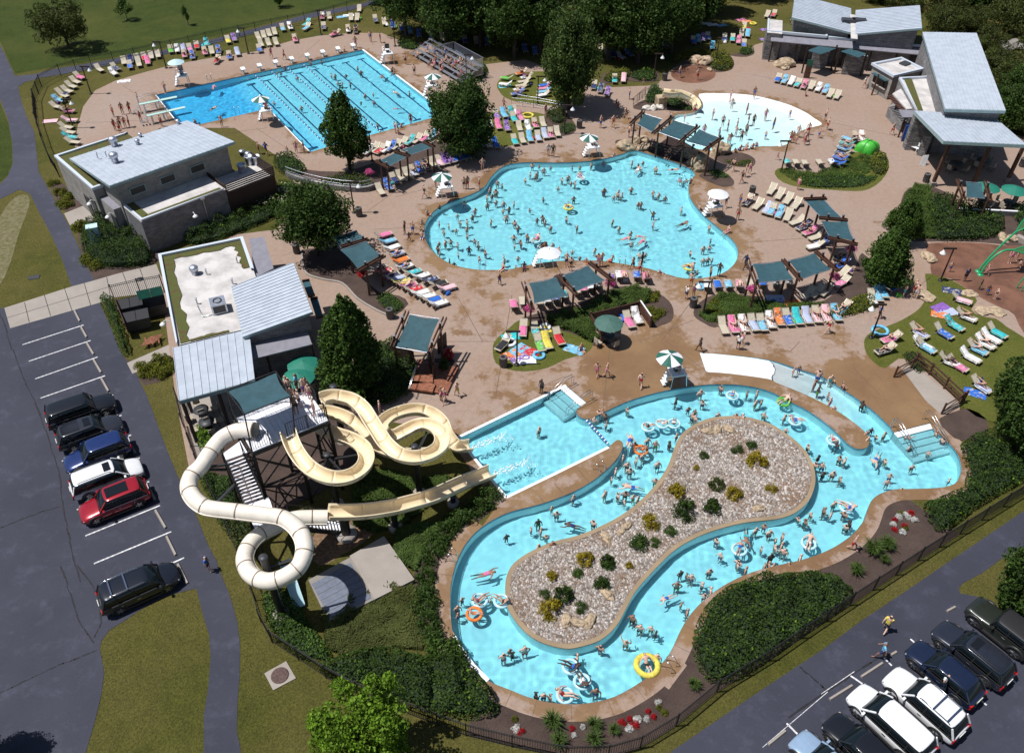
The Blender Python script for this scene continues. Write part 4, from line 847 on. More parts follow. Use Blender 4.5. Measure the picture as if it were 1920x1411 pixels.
for (a, b), (c, d) in (((0, 0), (TL * .55, 0)), ((TL * .55, 0), (TL, 0)), ((0, 0), (0, TD)), ((TL, 0), (TL, TD)), ((0, TD), (TL * .55, TD))):
    for z0, z1 in ((.3, 3.1), (3.1, .3), (3.3, 5.9), (5.9, 3.3)):
        mb = MB().beam(TW(a, b, z0), TW(c, d, z1), .07, .07); mb.build('cross_brace', M['black'], tw)
    mb = MB().beam(TW(a, b, 3.2), TW(c, d, 3.2), .1, .1); mb.build('strut', M['black'], tw)
def railing(parent, pts, h=1.1, post=1.2, bal=.14, m='black', name='railing', rail=.025, balr=.011):
    """a rail of posts and balusters: one part with its posts and bars as pieces joined (bars finger thin)"""
    mb = MB().tube([p + V_((0, 0, h)) for p in pts], rail, 6); mb.tube([p + V_((0, 0, .12)) for p in pts], rail * .7, 4)
    for a, b in zip(pts, pts[1:]):
        l = (b - a).length; n = max(1, round(l / bal)) if bal else 0
        for i in range(n + 1):
            p = a.lerp(b, i / max(n, 1)); mb.beam(p + V_((0, 0, .1)), p + V_((0, 0, h)), balr * 2, balr * 2)
        k = max(1, round(l / post))
        for i in range(k + 1):
            p = a.lerp(b, i / k); mb.beam(p, p + V_((0, 0, h + .02)), rail * 2, rail * 2)
    o = mb.build(name, M[m], parent); o['kind'] = 'stuff'; return o
railing(tw, [TW(0, .05), TW(1.15, .05)]); railing(tw, [TW(2.25, .05), TW(TL, .05), TW(TL, .5)]); railing(tw, [TW(TL, 1.75), TW(TL, TD), TW(0, TD), TW(0, 1.9)])
# shade frame over the platform
sz = PZ + 2.5
sq = [Q('i', 620, 550, sz), Q('i', 1160, 340, sz), Q('i', 1335, 612, sz), Q('i', 815, 812, sz)]
def sail(parent, q, sag=.35, edge=.16, n=8, m='sail', name='sail', th=.02):
    """taut cloth: corners q, edges curve inward, middle sags"""
    mb = MB(); vs = []; c = sum(q, V_()) / 4
    for j in range(n + 1):
        for i in range(n + 1):
            u, v = i / n, j / n; p = lerp4(q, u, v)
            k = edge * (4 * u * (1 - u) * (1 - 4 * v * (1 - v)) + 4 * v * (1 - v) * (1 - 4 * u * (1 - u)))
            p = p.lerp(c, k * .8); p.z -= sag * 16 * u * (1 - u) * v * (1 - v) * .25; vs.append(p)
    w = n + 1; fs = [(j * w + i, j * w + i + 1, (j + 1) * w + i + 1, (j + 1) * w + i) for j in range(n) for i in range(n)]
    k = len(vs); vs2 = vs + [v - V_((0, 0, th)) for v in vs]
    nz = (vs[1] - vs[0]).cross(vs[w] - vs[0]).z
    if nz < 0: fs = [f[::-1] for f in fs]
    mb.add(vs2, fs + [tuple(i + k for i in f[::-1]) for f in fs], 0, True)
    return mb.build(name, M[m], parent)
sail(tw, sq, .25, .14)
for p in sq:
    b_ = min((TW(0, 0), TW(TL * .55, 0), TW(TL * .55, TD), TW(0, TD)), key=lambda t_: (V_((t_.x, t_.y, 0)) - V_((p.x, p.y, 0))).length)
    mb = MB().tube([b_, p + V_((0, 0, .1))], .045, 8); mb.build('mast', M['black'], tw)
for a, b in ((0, 1), (2, 3), (3, 0), (1, 2)):
    mb = MB().tube([sq[a] + V_((0, 0, .1)), sq[b] + V_((0, 0, .1))], .035, 6); mb.build('mast_rail', M['black'], tw)
# stairs: landing, two flights; each tread a piece
ld = [Q('s', x, y, PZ) for x, y in ((190, 215), (430, 40), (520, 195), (225, 300))]
mb = MB().prism([xy(p) for p in ld], PZ - .06, PZ); mb.build('landing', M['tread'], tw)
def flight(a0, b0, a1, b1, n, name='stair'):
    """treads from edge a0-b0 (top) to a1-b1 (bottom)"""
    for i in range(n):
        u = (i + .5) / n; a, b = a0.lerp(a1, u), b0.lerp(b1, u); z = a0.z + (a1.z - a0.z) * (i + 1) / (n + 1)
        d = (a1 - a0); d.z = 0; d = d.normalized() * ((V_((a1.x, a1.y, 0)) - V_((a0.x, a0.y, 0))).length / n * .42)
        mb = MB().prism([xy(p) for p in (a - d, b - d, b + d, a + d)], z - .05, z); mb.build('tread', M['tread'], tw)
    for p, q_ in ((a0, a1), (b0, b1)):
        mb = MB().beam(p - V_((0, 0, .15)), q_ - V_((0, 0, .15)), .07, .3); mb.build('stringer', M['black'], tw)
        railing(tw, [p, q_], 1.0, 1.0, .0, name='stair_rail')
flight(Q('s', 225, 310, PZ), Q('s', 470, 215, PZ), Q('s', 470, 890, 3.9), Q('s', 740, 800, 3.9), 13)
lm = [Q('s', x, y, 3.85) for x, y in ((480, 880), (800, 790), (900, 1010), (620, 1210))]
mb = MB().prism([xy(p) for p in lm], 3.78, 3.85); mb.build('landing', M['tread'], tw)
flight(P(515, 962, 3.85), P(522, 985, 3.85), P(640, 975, .1), P(646, 997, .1), 20)
for x, y, z in ((480, 880, 3.8), (620, 1210, 3.8), (190, 215, PZ), (470, 215, PZ)):
    p = Q('s', x, y, z); mb = MB().tube([(p.x, p.y, -.02), p], .08, 8); mb.build('column', M['black'], tw)
# ---------------------------------------------------------------- vegetation
import numpy as np
def leaf_mat(name, dark, light, gloss=.45):
    m, t = newmat(name, .62)
    g = t.n('NewGeometry'); rnd = g.outputs['Random Per Island']
    c = t.ramp(rnd, [(0, dark), (.6, tuple((a + b) / 2 for a, b in zip(dark, light))), (1, light)])
    c = t.mix(1., c, t.ramp(t.noise(.9, 3, .5), [(.3, (.65, .65, .65)), (.7, (1.25, 1.25, 1.25))]), 'MULTIPLY')
    t.to(c, 'Base Color'); t.b.inputs['Specular IOR Level'].default_value = .18
    tr = t.n('BsdfTranslucent'); t.nt.links.new(c, tr.inputs[0]); mx = t.n('MixShader'); mx.inputs[0].default_value = .3
    out = t.nt.nodes['Material Output']; t.nt.links.new(t.b.outputs[0], mx.inputs[1]); t.nt.links.new(tr.outputs[0], mx.inputs[2]); t.nt.links.new(mx.outputs[0], out.inputs[0])
    return m
LM = {'dark': leaf_mat('dark_leaves', (.026, .056, .011), (.08, .135, .026)), 'mid': leaf_mat('green_leaves', (.03, .07, .012), (.10, .17, .03)),
      'lime': leaf_mat('lime_leaves', (.09, .175, .012), (.19, .32, .03)), 'olive': leaf_mat('olive_leaves', (.045, .062, .014), (.10, .12, .03)),
      'gold': leaf_mat('gold_leaves', (.20, .16, .012), (.46, .36, .03)), 'grass': leaf_mat('grass_blades', (.04, .075, .014), (.10, .15, .035)),
      'willow': leaf_mat('willow_leaves', (.034, .065, .014), (.10, .145, .034)), 'yew': leaf_mat('yew_leaves', (.02, .044, .008), (.066, .115, .02)),
      'rough': leaf_mat('rough_grass_blades', (.05, .065, .014), (.11, .12, .035)), 'moss': leaf_mat('yellow_green_leaves', (.09, .11, .012), (.2, .21, .025)),
      'fl_white': leaf_mat('white_petals', (.6, .6, .58), (.85, .85, .82)), 'fl_red': leaf_mat('red_petals', (.35, .01, .015), (.6, .03, .04)), 'fl_cream': leaf_mat('cream_petals', (.5, .48, .3), (.75, .72, .5)), 'fl_pink': leaf_mat('pink_petals', (.5, .05, .2), (.8, .2, .45))}
M['stem'] = mat('hedge_inner_shade', (.012, .026, .007), .95, var=.4, scale=8)  # hedge interior shade put into a dark green colour
M['bark'] = mat('bark', (.06, .045, .035), .9, var=.4, scale=6, bump=.8, bscale=12)
def leaves(name, C, N, size, m, rng, droop=0., aspect=.6):
    """C, N: (n,3) centres and outward directions; one bent diamond of real leaf size each"""
    n = len(C); N = N + rng.normal(0, .75, (n, 3)); N /= np.linalg.norm(N, axis=1)[:, None] + 1e-9
    A = rng.normal(0, 1, (n, 3)); A[:, 2] -= droop * 3; A -= N * (A * N).sum(1)[:, None]; A /= np.linalg.norm(A, axis=1)[:, None] + 1e-9
    B = np.cross(N, A); s = (size * rng.uniform(.6, 1.25, n))[:, None]
    V = np.stack([C - A * s * .5, C + B * s * aspect * .5 + N * s * .1, C + A * s * .5, C - B * s * aspect * .5 + N * s * .1], 1).reshape(-1, 3)
    me = bpy.data.meshes.new(name); me.vertices.add(4 * n); me.vertices.foreach_set('co', V.ravel().astype(np.float32))
    me.loops.add(4 * n); me.loops.foreach_set('vertex_index', np.arange(4 * n, dtype=np.int32))
    me.polygons.add(n); me.polygons.foreach_set('loop_start', np.arange(0, 4 * n, 4, dtype=np.int32)); me.polygons.foreach_set('loop_total', np.full(n, 4, np.int32))
    me.materials.append(m); me.update(); me.validate()
    return me
def crown_points(rng, n, shape, clumps, cr, hollow=.35):
    """shape: function(unit direction array) -> radius scale; returns clumpy points in a unit crown (centre 0, radius about 1)"""
    d = rng.normal(0, 1, (clumps, 3)); d /= np.linalg.norm(d, axis=1)[:, None]
    r = rng.uniform(hollow, 1., clumps) ** .6
    cc = d * r[:, None] * shape(d)[:, None]
    k = rng.integers(0, clumps, n); o = rng.normal(0, 1, (n, 3)); o /= np.linalg.norm(o, axis=1)[:, None]
    rad = cr * rng.uniform(.55, 1.4, clumps)
    P_ = cc[k] + o * (rad[k] * rng.uniform(.5, 1, n) ** .5)[:, None]
    nn = o * .7 + cc[k] * .5; nn[:, 2] += .35
    return P_, nn
CROWNS = {}
def crown(kind, seed):
    if (kind, seed) in CROWNS: return CROWNS[(kind, seed)]
    rng = np.random.default_rng(seed * 13 + 5)
    ph = rng.uniform(0, 6.28, 4)
    def lump(d): return 1 + .14 * np.sin(3 * d[:, 0] + ph[0]) + .12 * np.sin(4 * d[:, 1] + ph[1]) + .1 * np.sin(5 * d[:, 2] + ph[2])
    spec = {'round': (24000, 190, .27, 'dark', .095, 0), 'broad': (26000, 170, .28, 'dark', .09, 0), 'column': (22000, 180, .26, 'mid', .1, 0), 'cone': (24000, 180, .26, 'mid', .09, 0), 'willow': (26000, 160, .27, 'willow', .085, 1.), 'light': (9000, 80, .28, 'olive', .095, 0), 'lime': (18000, 90, .26, 'lime', .085, 0), 'sapling': (1500, 20, .4, 'mid', .22, 0), 'grove': (19000, 120, .31, 'dark', .09, 0)}[kind]
    n, cl, cr, mk, sz, dr = spec
    pts, nn = crown_points(rng, n, lump, cl, cr)
    z = pts[:, 2]
    if kind in ('column', 'cone'):
        u = (z + 1) / 2; taper = (np.clip(1.18 - u, .05, 1) ** (.75 if kind == 'cone' else .45)) * np.clip(u * 3 + .45, .4, 1)
        pts[:, 0] *= taper * 1.05; pts[:, 1] *= taper * 1.05
    CROWNS[(kind, seed)] = (pts, nn, n, mk, sz, dr, rng); return CROWNS[(kind, seed)]
MESH = {}
def crown_mesh(kind, seed, rx, rz):
    key = (kind, seed, round(rx * 2) / 2, round(rz * 2) / 2)
    if key not in MESH:
        pts, nn, n, mk, sz, dr, rng = crown(kind, seed); sc_ = np.array([key[2], key[2], key[3]])
        MESH[key] = leaves('crown', pts * sc_, nn / sc_, sz * (key[2] * key[2] * key[3]) ** (1 / 3) * (1.0 if kind != 'sapling' else 1), LM[mk], rng, dr)
    return MESH[key]
def proj_y(p):
    v = p - V_((0, 0, CAM_H)); return 705.5 - CAM_F * 1920 * v.dot(UPV) / v.dot(FWD)
def height_px(bx, by, ty):
    g = P(bx, by); lo, hi = 0., 40.
    for _ in range(30):
        mid = (lo + hi) / 2
        if proj_y(g + V_((0, 0, mid))) > ty: lo = mid
        else: hi = mid
    return lo
def px_m(p):     # pixels of the 1920 plan per metre at p
    return CAM_F * 1920 / (p - V_((0, 0, CAM_H))).dot(FWD)
def tree(label, bx, by, h, w, kind, seed=0, trunk=.18, group=None, z0=.12, name='tree'):
    """h metres high, w metres wide; z0 = share of the height that is bare trunk"""
    g = P(bx, by); t_ = thing(name, label, 'tree', g, random.uniform(0, 6.28), group)
    h *= .93; rz = h * (1 - z0) / 2; me = crown_mesh(kind, seed, w / 2.05, rz / 1.04)
    c = bpy.data.objects.new('crown', me); COL.objects.link(c); c.parent = t_; c.location = (0, 0, h - rz * 1.02)
    mb = MB(); j = lambda a: random.uniform(-a, a)
    base = [V_((0, 0, -.05)), V_((j(.1), j(.1), h * .3)), V_((j(.2), j(.2), h * .62)), V_((j(.2), j(.2), h * .88))]
    mb.tube(base, [trunk, trunk * .8, trunk * .5, trunk * .12], 8); o = bpy.data.objects.new('trunk', mb.mesh('trunk', M['bark'])); COL.objects.link(o); o.parent = t_
    for i in range(5):
        a = i * 1.26 + j(.4); st = base[1].lerp(base[2], random.random()); en = st + V_((math.cos(a) * w * .3, math.sin(a) * w * .3, h * random.uniform(.14, .28)))
        mb = MB().tube([st, st.lerp(en, .5) + V_((0, 0, .1)), en], [trunk * .4, trunk * .28, trunk * .08], 6); l = bpy.data.objects.new('limb', mb.mesh('limb', M['bark'])); COL.objects.link(l); l.parent = o
    return t_
def tree_px(label, bx, by, ty, wpx, kind, seed=0, **kw):
    return tree(label, bx, by, height_px(bx, by, ty), wpx / px_m(P(bx, by, 3)), kind, seed, **kw)
tree_px('upright columnar green tree growing beside the lap pool deck', 656, 318, 156, 78, 'column', 1, z0=.1)
tree_px('dense round dark tree shading blue loungers between lap pool and main pool', 862, 292, 152, 116, 'round', 2, trunk=.25, z0=.06)
tree_px('broad round dark green tree in the kerbed bed behind the office', 598, 478, 350, 142, 'broad', 3, trunk=.2, z0=.25)
tree_px('tall cone shaped leafy green tree between the office and the timber pavilion', 664, 735, 545, 134, 'cone', 4, trunk=.2, z0=.06)
tree_px('big willow like tree with hanging foliage by the oval lawn', 1068, 205, 2, 108, 'willow', 5, trunk=.35, z0=.08)
tree_px('dark columnar tree standing behind the loungers below the splash pad', 1648, 535, 425, 88, 'column', 6, z0=.05)
tree_px('dark columnar tree beside the grassy bed by the patio', 1684, 452, 362, 62, 'column', 7, z0=.05)
tree_px('pale green broad tree on the lawn beyond the curved fence', 130, 92, -8, 92, 'light', 8, z0=.15)
for i, (bx, by, ty, w) in enumerate(((77, 62, 14, 20), (239, 38, -2, 30), (353, 47, 5, 21), (525, 14, -22, 22), (440, -8, -50, 40))):
    tree_px(('thin young tree in a mulch ring on the lawn, nearest the park path junction', 'small round young tree on the lawn next to the pale green tree', 'young lollipop shaped tree alone on the mown lawn', 'young tree on the lawn close to the top of the curved path', 'young tree at the far edge of the lawn')[i], bx, by, ty, w, 'sapling', i, trunk=.06, z0=.3, group='young trees on the lawn')
GR = [(762, 66, 9, 7), (812, 40, 11, 8.5), (858, 66, 10, 7.5), (902, 42, 12, 9), (946, 76, 11, 8), (992, 48, 12, 9), (1012, 100, 9, 7), (1126, 60, 11, 9), (1172, 96, 10, 8), (1216, 62, 12, 9), (1258, 98, 9, 7.5), (1292, 58, 11, 8.5), (1150, 18, 12, 10), (1236, 12, 12, 9), (1326, 22, 10, 8), (788, 0, 11, 9), (880, -8, 12, 10), (960, 4, 13, 10), (1060, -14, 13, 10), (716, 4, 8, 6.5), (1400, -12, 10, 9), (1318, -22, 11, 9), (1470, -28, 10, 8), (838, 92, 11, 7.5), (900, 88, 11, 8), (965, 108, 11, 7.5), (1140, 112, 11, 8), (1196, 118, 10, 7), (1250, 60, 12, 9), (1100, 20, 12, 9)]
for i, (bx, by, h, w) in enumerate(GR):
    tree('tall dark shade tree in the grove ' + ('behind the bleachers' if bx < 890 else 'behind the oval lawn' if bx < 1050 else 'beyond the yellow shrubs' if bx < 1205 else 'over the boulders and spray pad' if bx < 1290 else 'at the bath house lawn'), bx, by, h, w, 'grove', i % 4, trunk=.3, group='grove of shade trees behind the pools', z0=.2)
for i, (bx, by, h, w, k) in enumerate(((1765, 62, 4, 5, 'light'), (1840, 20, 7, 8, 'grove'), (1800, -10, 9, 8, 'grove'), (1900, 60, 5, 8, 'light'), (1960, 120, 6, 8, 'light'), (1935, 190, 5, 6, 'grove'), (1925, 250, 5, 6, 'round'), (1660, -20, 7, 7, 'light'), (1590, -30, 8, 7, 'grove'), (1720, -30, 8, 8, 'light'), (1890, -10, 8, 8, 'light'), (1862, 135, 3, 5, 'light'), (1898, 165, 3.5, 5, 'light'), (1850, 95, 3, 4, 'light'), (1815, 60, 3.5, 5, 'light'), (1770, 30, 4, 6, 'light'), (1885, 215, 3.5, 5, 'round'), (1700, 15, 3, 5, 'light'), (1640, 2, 3, 5, 'light'), (1550, -10, 4, 5, 'light'))):
    tree('%s green tree growing %s' % ('tall dark' if h > 6.5 else 'low bushy', 'behind the bath house' if bx < 1780 else 'by the access ramp' if by > 70 else 'behind the snack bar'), bx, by, h, w, k, i % 4, group='trees behind the buildings', z0=.06)
tree_px('leafy green tree in the mulch beside the long evergreen hedge and lounger lawn', 1900, 838, 655, 150, 'broad', 9, z0=.08)
tree_px('leafy tree at the corner of the car park beside the dark green off-roader', 1912, 1150, 1015, 140, 'round', 10, z0=.08)
tree_px('bright lime green young tree outside the picket fence', 692, 1430, 1300, 180, 'lime', 11, z0=.05)
tree_px('dark leafy tree at the edge of the parking lot tarmac', -22, 1420, 1320, 90, 'round', 2)

def mound(name, label, poly, h, lm, dens=90, size=.16, group=None, cat='hedge', edge=1., seed=0, kind=None, lumps=1.1):
    """clipped or loose shrubbery over a footprint: leaf faces over a bumpy dome"""
    rng = np.random.default_rng(seed + 100); a = abs(area2(poly)) / 2; n = int(a * dens)
    xs = [p[0] for p in poly]; ys = [p[1] for p in poly]; out = []; nn = []
    ctr = V_((sum(xs) / len(xs), sum(ys) / len(ys), 0))
    while len(out) < n:
        x, y = random.uniform(min(xs), max(xs)), random.uniform(min(ys), max(ys))
        if not inside((x, y), poly): continue
        d_ = dist_poly((x, y), poly); f = min(1, (d_ / edge)) ** .5
        lp = .70 + .62 * noise.noise(V_((x * lumps, y * lumps, seed))) + .14 * noise.noise(V_((x * 3, y * 3, seed)))
        z = h * f * lp * (random.uniform(.25, 1) if random.random() < .35 else random.uniform(.86, 1.04))
        out.append((x - ctr.x, y - ctr.y, max(.03, z))); nn.append((random.gauss(0, .5), random.gauss(0, .5), 1.))
    me = leaves('foliage', np.array(out), np.array(nn), size, LM[lm], rng)
    if kind == 'stuff':
        o = bpy.data.objects.new(name, me); COL.objects.link(o); o.location = ctr; o['kind'] = 'stuff'; return tag(o, label, cat)
    t_ = thing(name, label, cat, ctr, 0, group)
    o = bpy.data.objects.new('foliage', me); COL.objects.link(o); o.parent = t_
    k_ = max(4, n // 150); pick = [random.randrange(n) for _ in range(k_)]; sh = np.array([out[i] for i in pick]); sh[:, 2] += .06
    s2 = bpy.data.objects.new('new_shoots', leaves('new_shoots', sh, np.array([nn[i] for i in pick]), size * 1.3, LM['lime' if lm != 'moss' else 'mid'], rng)); COL.objects.link(s2); s2.parent = t_; s2['kind'] = 'stuff'
    # added solid core, its dark green paints the shade inside the foliage
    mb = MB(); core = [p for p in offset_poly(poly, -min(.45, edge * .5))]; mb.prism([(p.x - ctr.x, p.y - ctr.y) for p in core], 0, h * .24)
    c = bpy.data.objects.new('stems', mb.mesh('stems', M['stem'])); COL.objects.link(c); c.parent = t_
    return t_
HG = [('dark yew mass by the corner of the pump house', [(160, 440), (185, 412), (225, 402), (262, 432), (285, 470), (283, 497), (230, 505), (180, 500), (155, 470)], 2.0, 'yew', .2),
      ('long clipped hedge under the shaded wall of the pump house', [(345, 445), (390, 415), (440, 400), (500, 385), (520, 405), (470, 430), (400, 455), (355, 462)], 1.5, 'dark', .18),
      ('dark narrow hedge between the parking lot and the refuse yard', [(188, 565), (215, 560), (228, 600), (240, 640), (248, 665), (230, 668), (212, 625), (198, 590)], 1.3, 'dark', .17),
      ('dark shrubs at the foot of the cone shaped tree', [(640, 745), (700, 765), (760, 745), (785, 700), (765, 655), (740, 640), (700, 660)], 1.4, 'dark', .19),
      ('wide evergreen hedge at the end of the lazy river', [(1730, 945), (1795, 922), (1812, 885), (1800, 835), (1850, 815), (1920, 850), (1990, 830), (1990, 875), (1920, 905), (1830, 955), (1772, 1000), (1745, 985)], 1.5, 'yew', .2),
      ('big evergreen hedge bulging between lazy river rim and picket fence', [(1298, 1225), (1306, 1168), (1340, 1118), (1395, 1090), (1470, 1078), (1545, 1078), (1592, 1100), (1588, 1135), (1510, 1188), (1445, 1234), (1390, 1272), (1330, 1282)], 1.5, 'yew', .2),
      ('evergreen hedge behind the lime green tree', [(600, 1250), (650, 1230), (720, 1215), (800, 1235), (860, 1230), (900, 1270), (935, 1320), (925, 1345), (870, 1350), (800, 1342), (700, 1300), (620, 1275)], 1.6, 'yew', .2),
      ('dark round topped hedge below the snack bar patio', [(1735, 385), (1760, 372), (1800, 385), (1840, 400), (1880, 420), (1870, 445), (1800, 453), (1745, 445)], 1.6, 'yew', .2),
      ('shrubs along the patio wall beside the splash pad boulders', [(1895, 385), (1990, 405), (1990, 465), (1925, 450)], 1.5, 'dark', .2),
      ('low green shrubs inside the fence near the tube slide post', [(490, 1120), (540, 1105), (575, 1160), (605, 1200), (625, 1240), (580, 1240), (520, 1205)], .8, 'mid', .2),
      ('dark bushes under the first bend of the tube slide', [(372, 890), (430, 895), (452, 930), (435, 962), (400, 945)], 1.1, 'dark', .2),
      ('bushes beside the asphalt path under the tube loop', [(395, 960), (470, 980), (482, 1030), (462, 1062), (432, 1010)], 1., 'olive', .2),
      ('leafy green bush in the corner of the tower patio', [(366, 800), (405, 815), (418, 845), (392, 850), (372, 835)], .9, 'lime', .2),
      ('mid green shrubs on the shaded bed by the teal sail', [(600, 345), (640, 330), (690, 335), (700, 352), (660, 358)], 1.0, 'olive', .18),
      ('green shrubs at the corner of the timber screen', [(512, 305), (530, 292), (560, 300), (575, 320), (555, 332), (525, 325)], 1.2, 'dark', .18),
      ('yellow green shrubs in the bed behind the lounger row', [(1545, 590), (1570, 575), (1610, 555), (1640, 560), (1640, 580), (1600, 592), (1560, 600)], .8, 'moss', .18),
      ('yellow green rounded shrub at the end of the tent lawn', [(1630, 300), (1645, 286), (1662, 296), (1665, 318), (1650, 330), (1632, 320)], .9, 'moss', .18),
      ('low green plants along the tent lawn', [(1500, 335), (1560, 328), (1625, 330), (1648, 330), (1620, 350), (1560, 354), (1510, 350)], .5, 'mid', .16),
      ('yellow and green shrubs round the boulders by the spray pad', [(1330, 108), (1345, 100), (1368, 108), (1374, 124), (1360, 134), (1335, 130)], 1., 'moss', .2),
      ('yellow shrubs in the shade behind the boulders', [(1262, 112), (1290, 100), (1325, 96), (1330, 106), (1290, 112), (1268, 122)], .8, 'moss', .2),
      ('yellow flowering shrubs at the edge of the grove', [(1130, 150), (1150, 136), (1180, 134), (1178, 146), (1150, 156)], .9, 'moss', .2),
      ('green shrubs behind the bench by the grove', [(1180, 140), (1215, 134), (1230, 142), (1225, 152), (1195, 152)], .8, 'mid', .2),
      ('green hedge clump beside the bleachers', [(745, 82), (765, 76), (785, 86), (778, 94), (755, 92)], .8, 'mid', .2),
      ('green shrub at the end of the bleachers', [(890, 128), (908, 124), (916, 136), (905, 148), (890, 150), (882, 168), (868, 160)], 1., 'mid', .2),
      ('shrubs on the children slide mound', [(1212, 178), (1228, 160), (1238, 172), (1262, 182), (1292, 200), (1294, 208), (1260, 203), (1230, 196), (1210, 192)], 1., 'mid', .18),
      ('low green ground cover at the foot of the waterfall rocks', [(1327, 322), (1345, 318), (1365, 328), (1368, 334), (1340, 334)], .4, 'mid', .14),
      ('low golden ground cover beside the bridge', [(1358, 300), (1380, 304), (1400, 300), (1412, 302), (1400, 312), (1370, 310)], .4, 'moss', .14),
      ('clump of green shrubs in the kerbed bed by the loungers', [(705, 560), (722, 548), (745, 560), (758, 575), (742, 588), (720, 578)], .6, 'mid', .16),
      ('small bush beside the lamp post bed', [(1022, 212), (1045, 205), (1062, 215), (1058, 232), (1035, 232)], 1.2, 'olive', .18),
      ('green ground cover in the lamp post bed', [(1050, 236), (1075, 232), (1080, 244), (1062, 252), (1050, 248)], .5, 'mid', .15),
      ('dark shrubs in the sunning lawn corner', [(1690, 665), (1720, 660), (1740, 690), (1720, 700)], .5, 'olive', .16),
      ('shrubs behind the restroom lawn bed', [(1385, 97), (1398, 92), (1412, 92), (1410, 102), (1392, 104)], .7, 'mid', .18)]
for i, (lb, poly, h, lm, sz) in enumerate(HG):
    pl = smooth_poly(pts2(poly), 2); far = pl[0].y > 70
    mound('hedge' if h > 1.2 else 'shrub_mass', lb, pl, h, lm, 110 if far else 230, sz * (1.05 if far else .8), seed=i, edge=.7 if h > 1 else .45)
# hydrangea with cream flower heads
hy = mound('hydrangea', 'hydrangea bushes covered in cream flower heads by the timber screen', smooth_poly(pts2([(488, 398), (500, 362), (540, 345), (575, 360), (562, 400), (522, 408)]), 2), 1.3, 'mid', 90, .2, cat='shrub', seed=77)
_n = np.array([(random.uniform(-2.2, 2.4), random.uniform(-2., 2.2), 0) for _ in range(90)]); fl = []
for x, y, _ in _n:
    for _k in range(7): fl.append((x + random.gauss(0, .09), y + random.gauss(0, .09), 1.0 + .25 * noise.noise(V_((x, y, 77))) + random.uniform(0, .12)))
o = bpy.data.objects.new('flower_heads', leaves('flower_heads', np.array(fl), np.tile([0, 0, 1.], (len(fl), 1)), .12, LM['fl_cream'], np.random.default_rng(4))); COL.objects.link(o); o.parent = hy; o['kind'] = 'stuff'

# shrubs: prototypes by leaf kind, copied
SHP = {}
def shrub_mesh(lm, seed, spiky=False):
    if (lm, seed, spiky) not in SHP:
        rng = np.random.default_rng(seed); pts, nn = crown_points(rng, 1300, lambda d: 1 + .1 * np.sin(5 * d[:, 0]) + .1 * np.sin(4 * d[:, 1]), 26, .38 if not spiky else .3)
        pts[:, 2] = np.abs(pts[:, 2]) * (1.0 if not spiky else 1.15)
        if spiky: pts[:, :2] *= (1.1 - .35 * np.clip(pts[:, 2:3], 0, 1))
        SHP[(lm, seed, spiky)] = leaves('shrub', pts, nn, .2, LM[lm], rng)
    return SHP[(lm, seed, spiky)]
def shrub(label, p, r, lm='dark', seed=0, h=None, group=None, spiky=False, name='shrub', cat='shrub'):
    o = bpy.data.objects.new(name, shrub_mesh(lm, seed % 3, spiky)); COL.objects.link(o); o.location = p
    o.scale = (r, r, h or r * 1.1); o.rotation_euler = (0, 0, random.uniform(0, 6.28)); return tag(o, label, cat, group)
ISL = [(10, 1795, 650, 62, 'gold'), (10, 1625, 890, 58, 'gold'), (10, 1215, 880, 62, 'gold'), (10, 1015, 1105, 58, 'gold'), (10, 530, 1370, 62, 'gold'), (14, 295, 125, 42, 'gold'), (14, 275, 370, 72, 'gold'), (14, 860, 40, 28, 'gold'), (10, 1355, 700, 24, 'gold'), (11, 25, 855, 36, 'gold'),
       (10, 1410, 605, 33, 'dark'), (10, 1755, 535, 38, 'dark'), (10, 1655, 565, 36, 'dark'), (10, 1505, 830, 55, 'olive'), (10, 1465, 1000, 66, 'yew'), (10, 1262, 1020, 78, 'yew'), (10, 1160, 1165, 42, 'mid'), (10, 930, 1260, 66, 'dark'), (10, 1050, 1245, 34, 'mid'), (10, 705, 1390, 54, 'yew'), (14, 480, 105, 38, 'mid'), (14, 245, 255, 36, 'dark'), (14, 375, 275, 72, 'yew'), (14, 665, 185, 60, 'yew'), (14, 505, 350, 40, 'dark'), (14, 705, 40, 40, 'dark')]
for i, (zn, x, y, r, lm) in enumerate(ISL):
    g = Q(zn, x, y, .04); rm = r * 1.06 / 3.91 / px_m(g)
    shrub({'gold': 'golden yellow feathery shrub planted in the gravel island', 'dark': 'small dark green ball shrub on the gravel island', 'yew': 'large dark conical evergreen on the gravel island', 'mid': 'small bright green ball shrub on the gravel island', 'olive': 'greyish olive round shrub on the gravel island'}[lm], g, rm, lm, i, rm * (1.25 if lm in ('gold', 'yew') else 1.05), 'shrubs on the gravel island', lm in ('gold', 'yew'))
for i, (px_, py_, r, lm) in enumerate(((918, 935, .75, 'dark'), (893, 955, .7, 'dark'), (868, 972, .75, 'dark'), (848, 985, .6, 'dark'), (836, 1000, .7, 'dark'), (822, 1022, .65, 'dark'), (812, 1042, .7, 'dark'), (800, 1085, .6, 'dark'), (798, 1112, .65, 'dark'), (800, 1140, .7, 'dark'), (805, 1168, .65, 'dark'), (812, 1192, .7, 'dark'), (828, 1220, .8, 'mid'), (850, 1240, .8, 'dark'))):
    shrub('rounded dark laurel in the row along the west rim of the river', P(px_, py_), r, lm, i, r * 1.1, 'laurel row along the river rim')
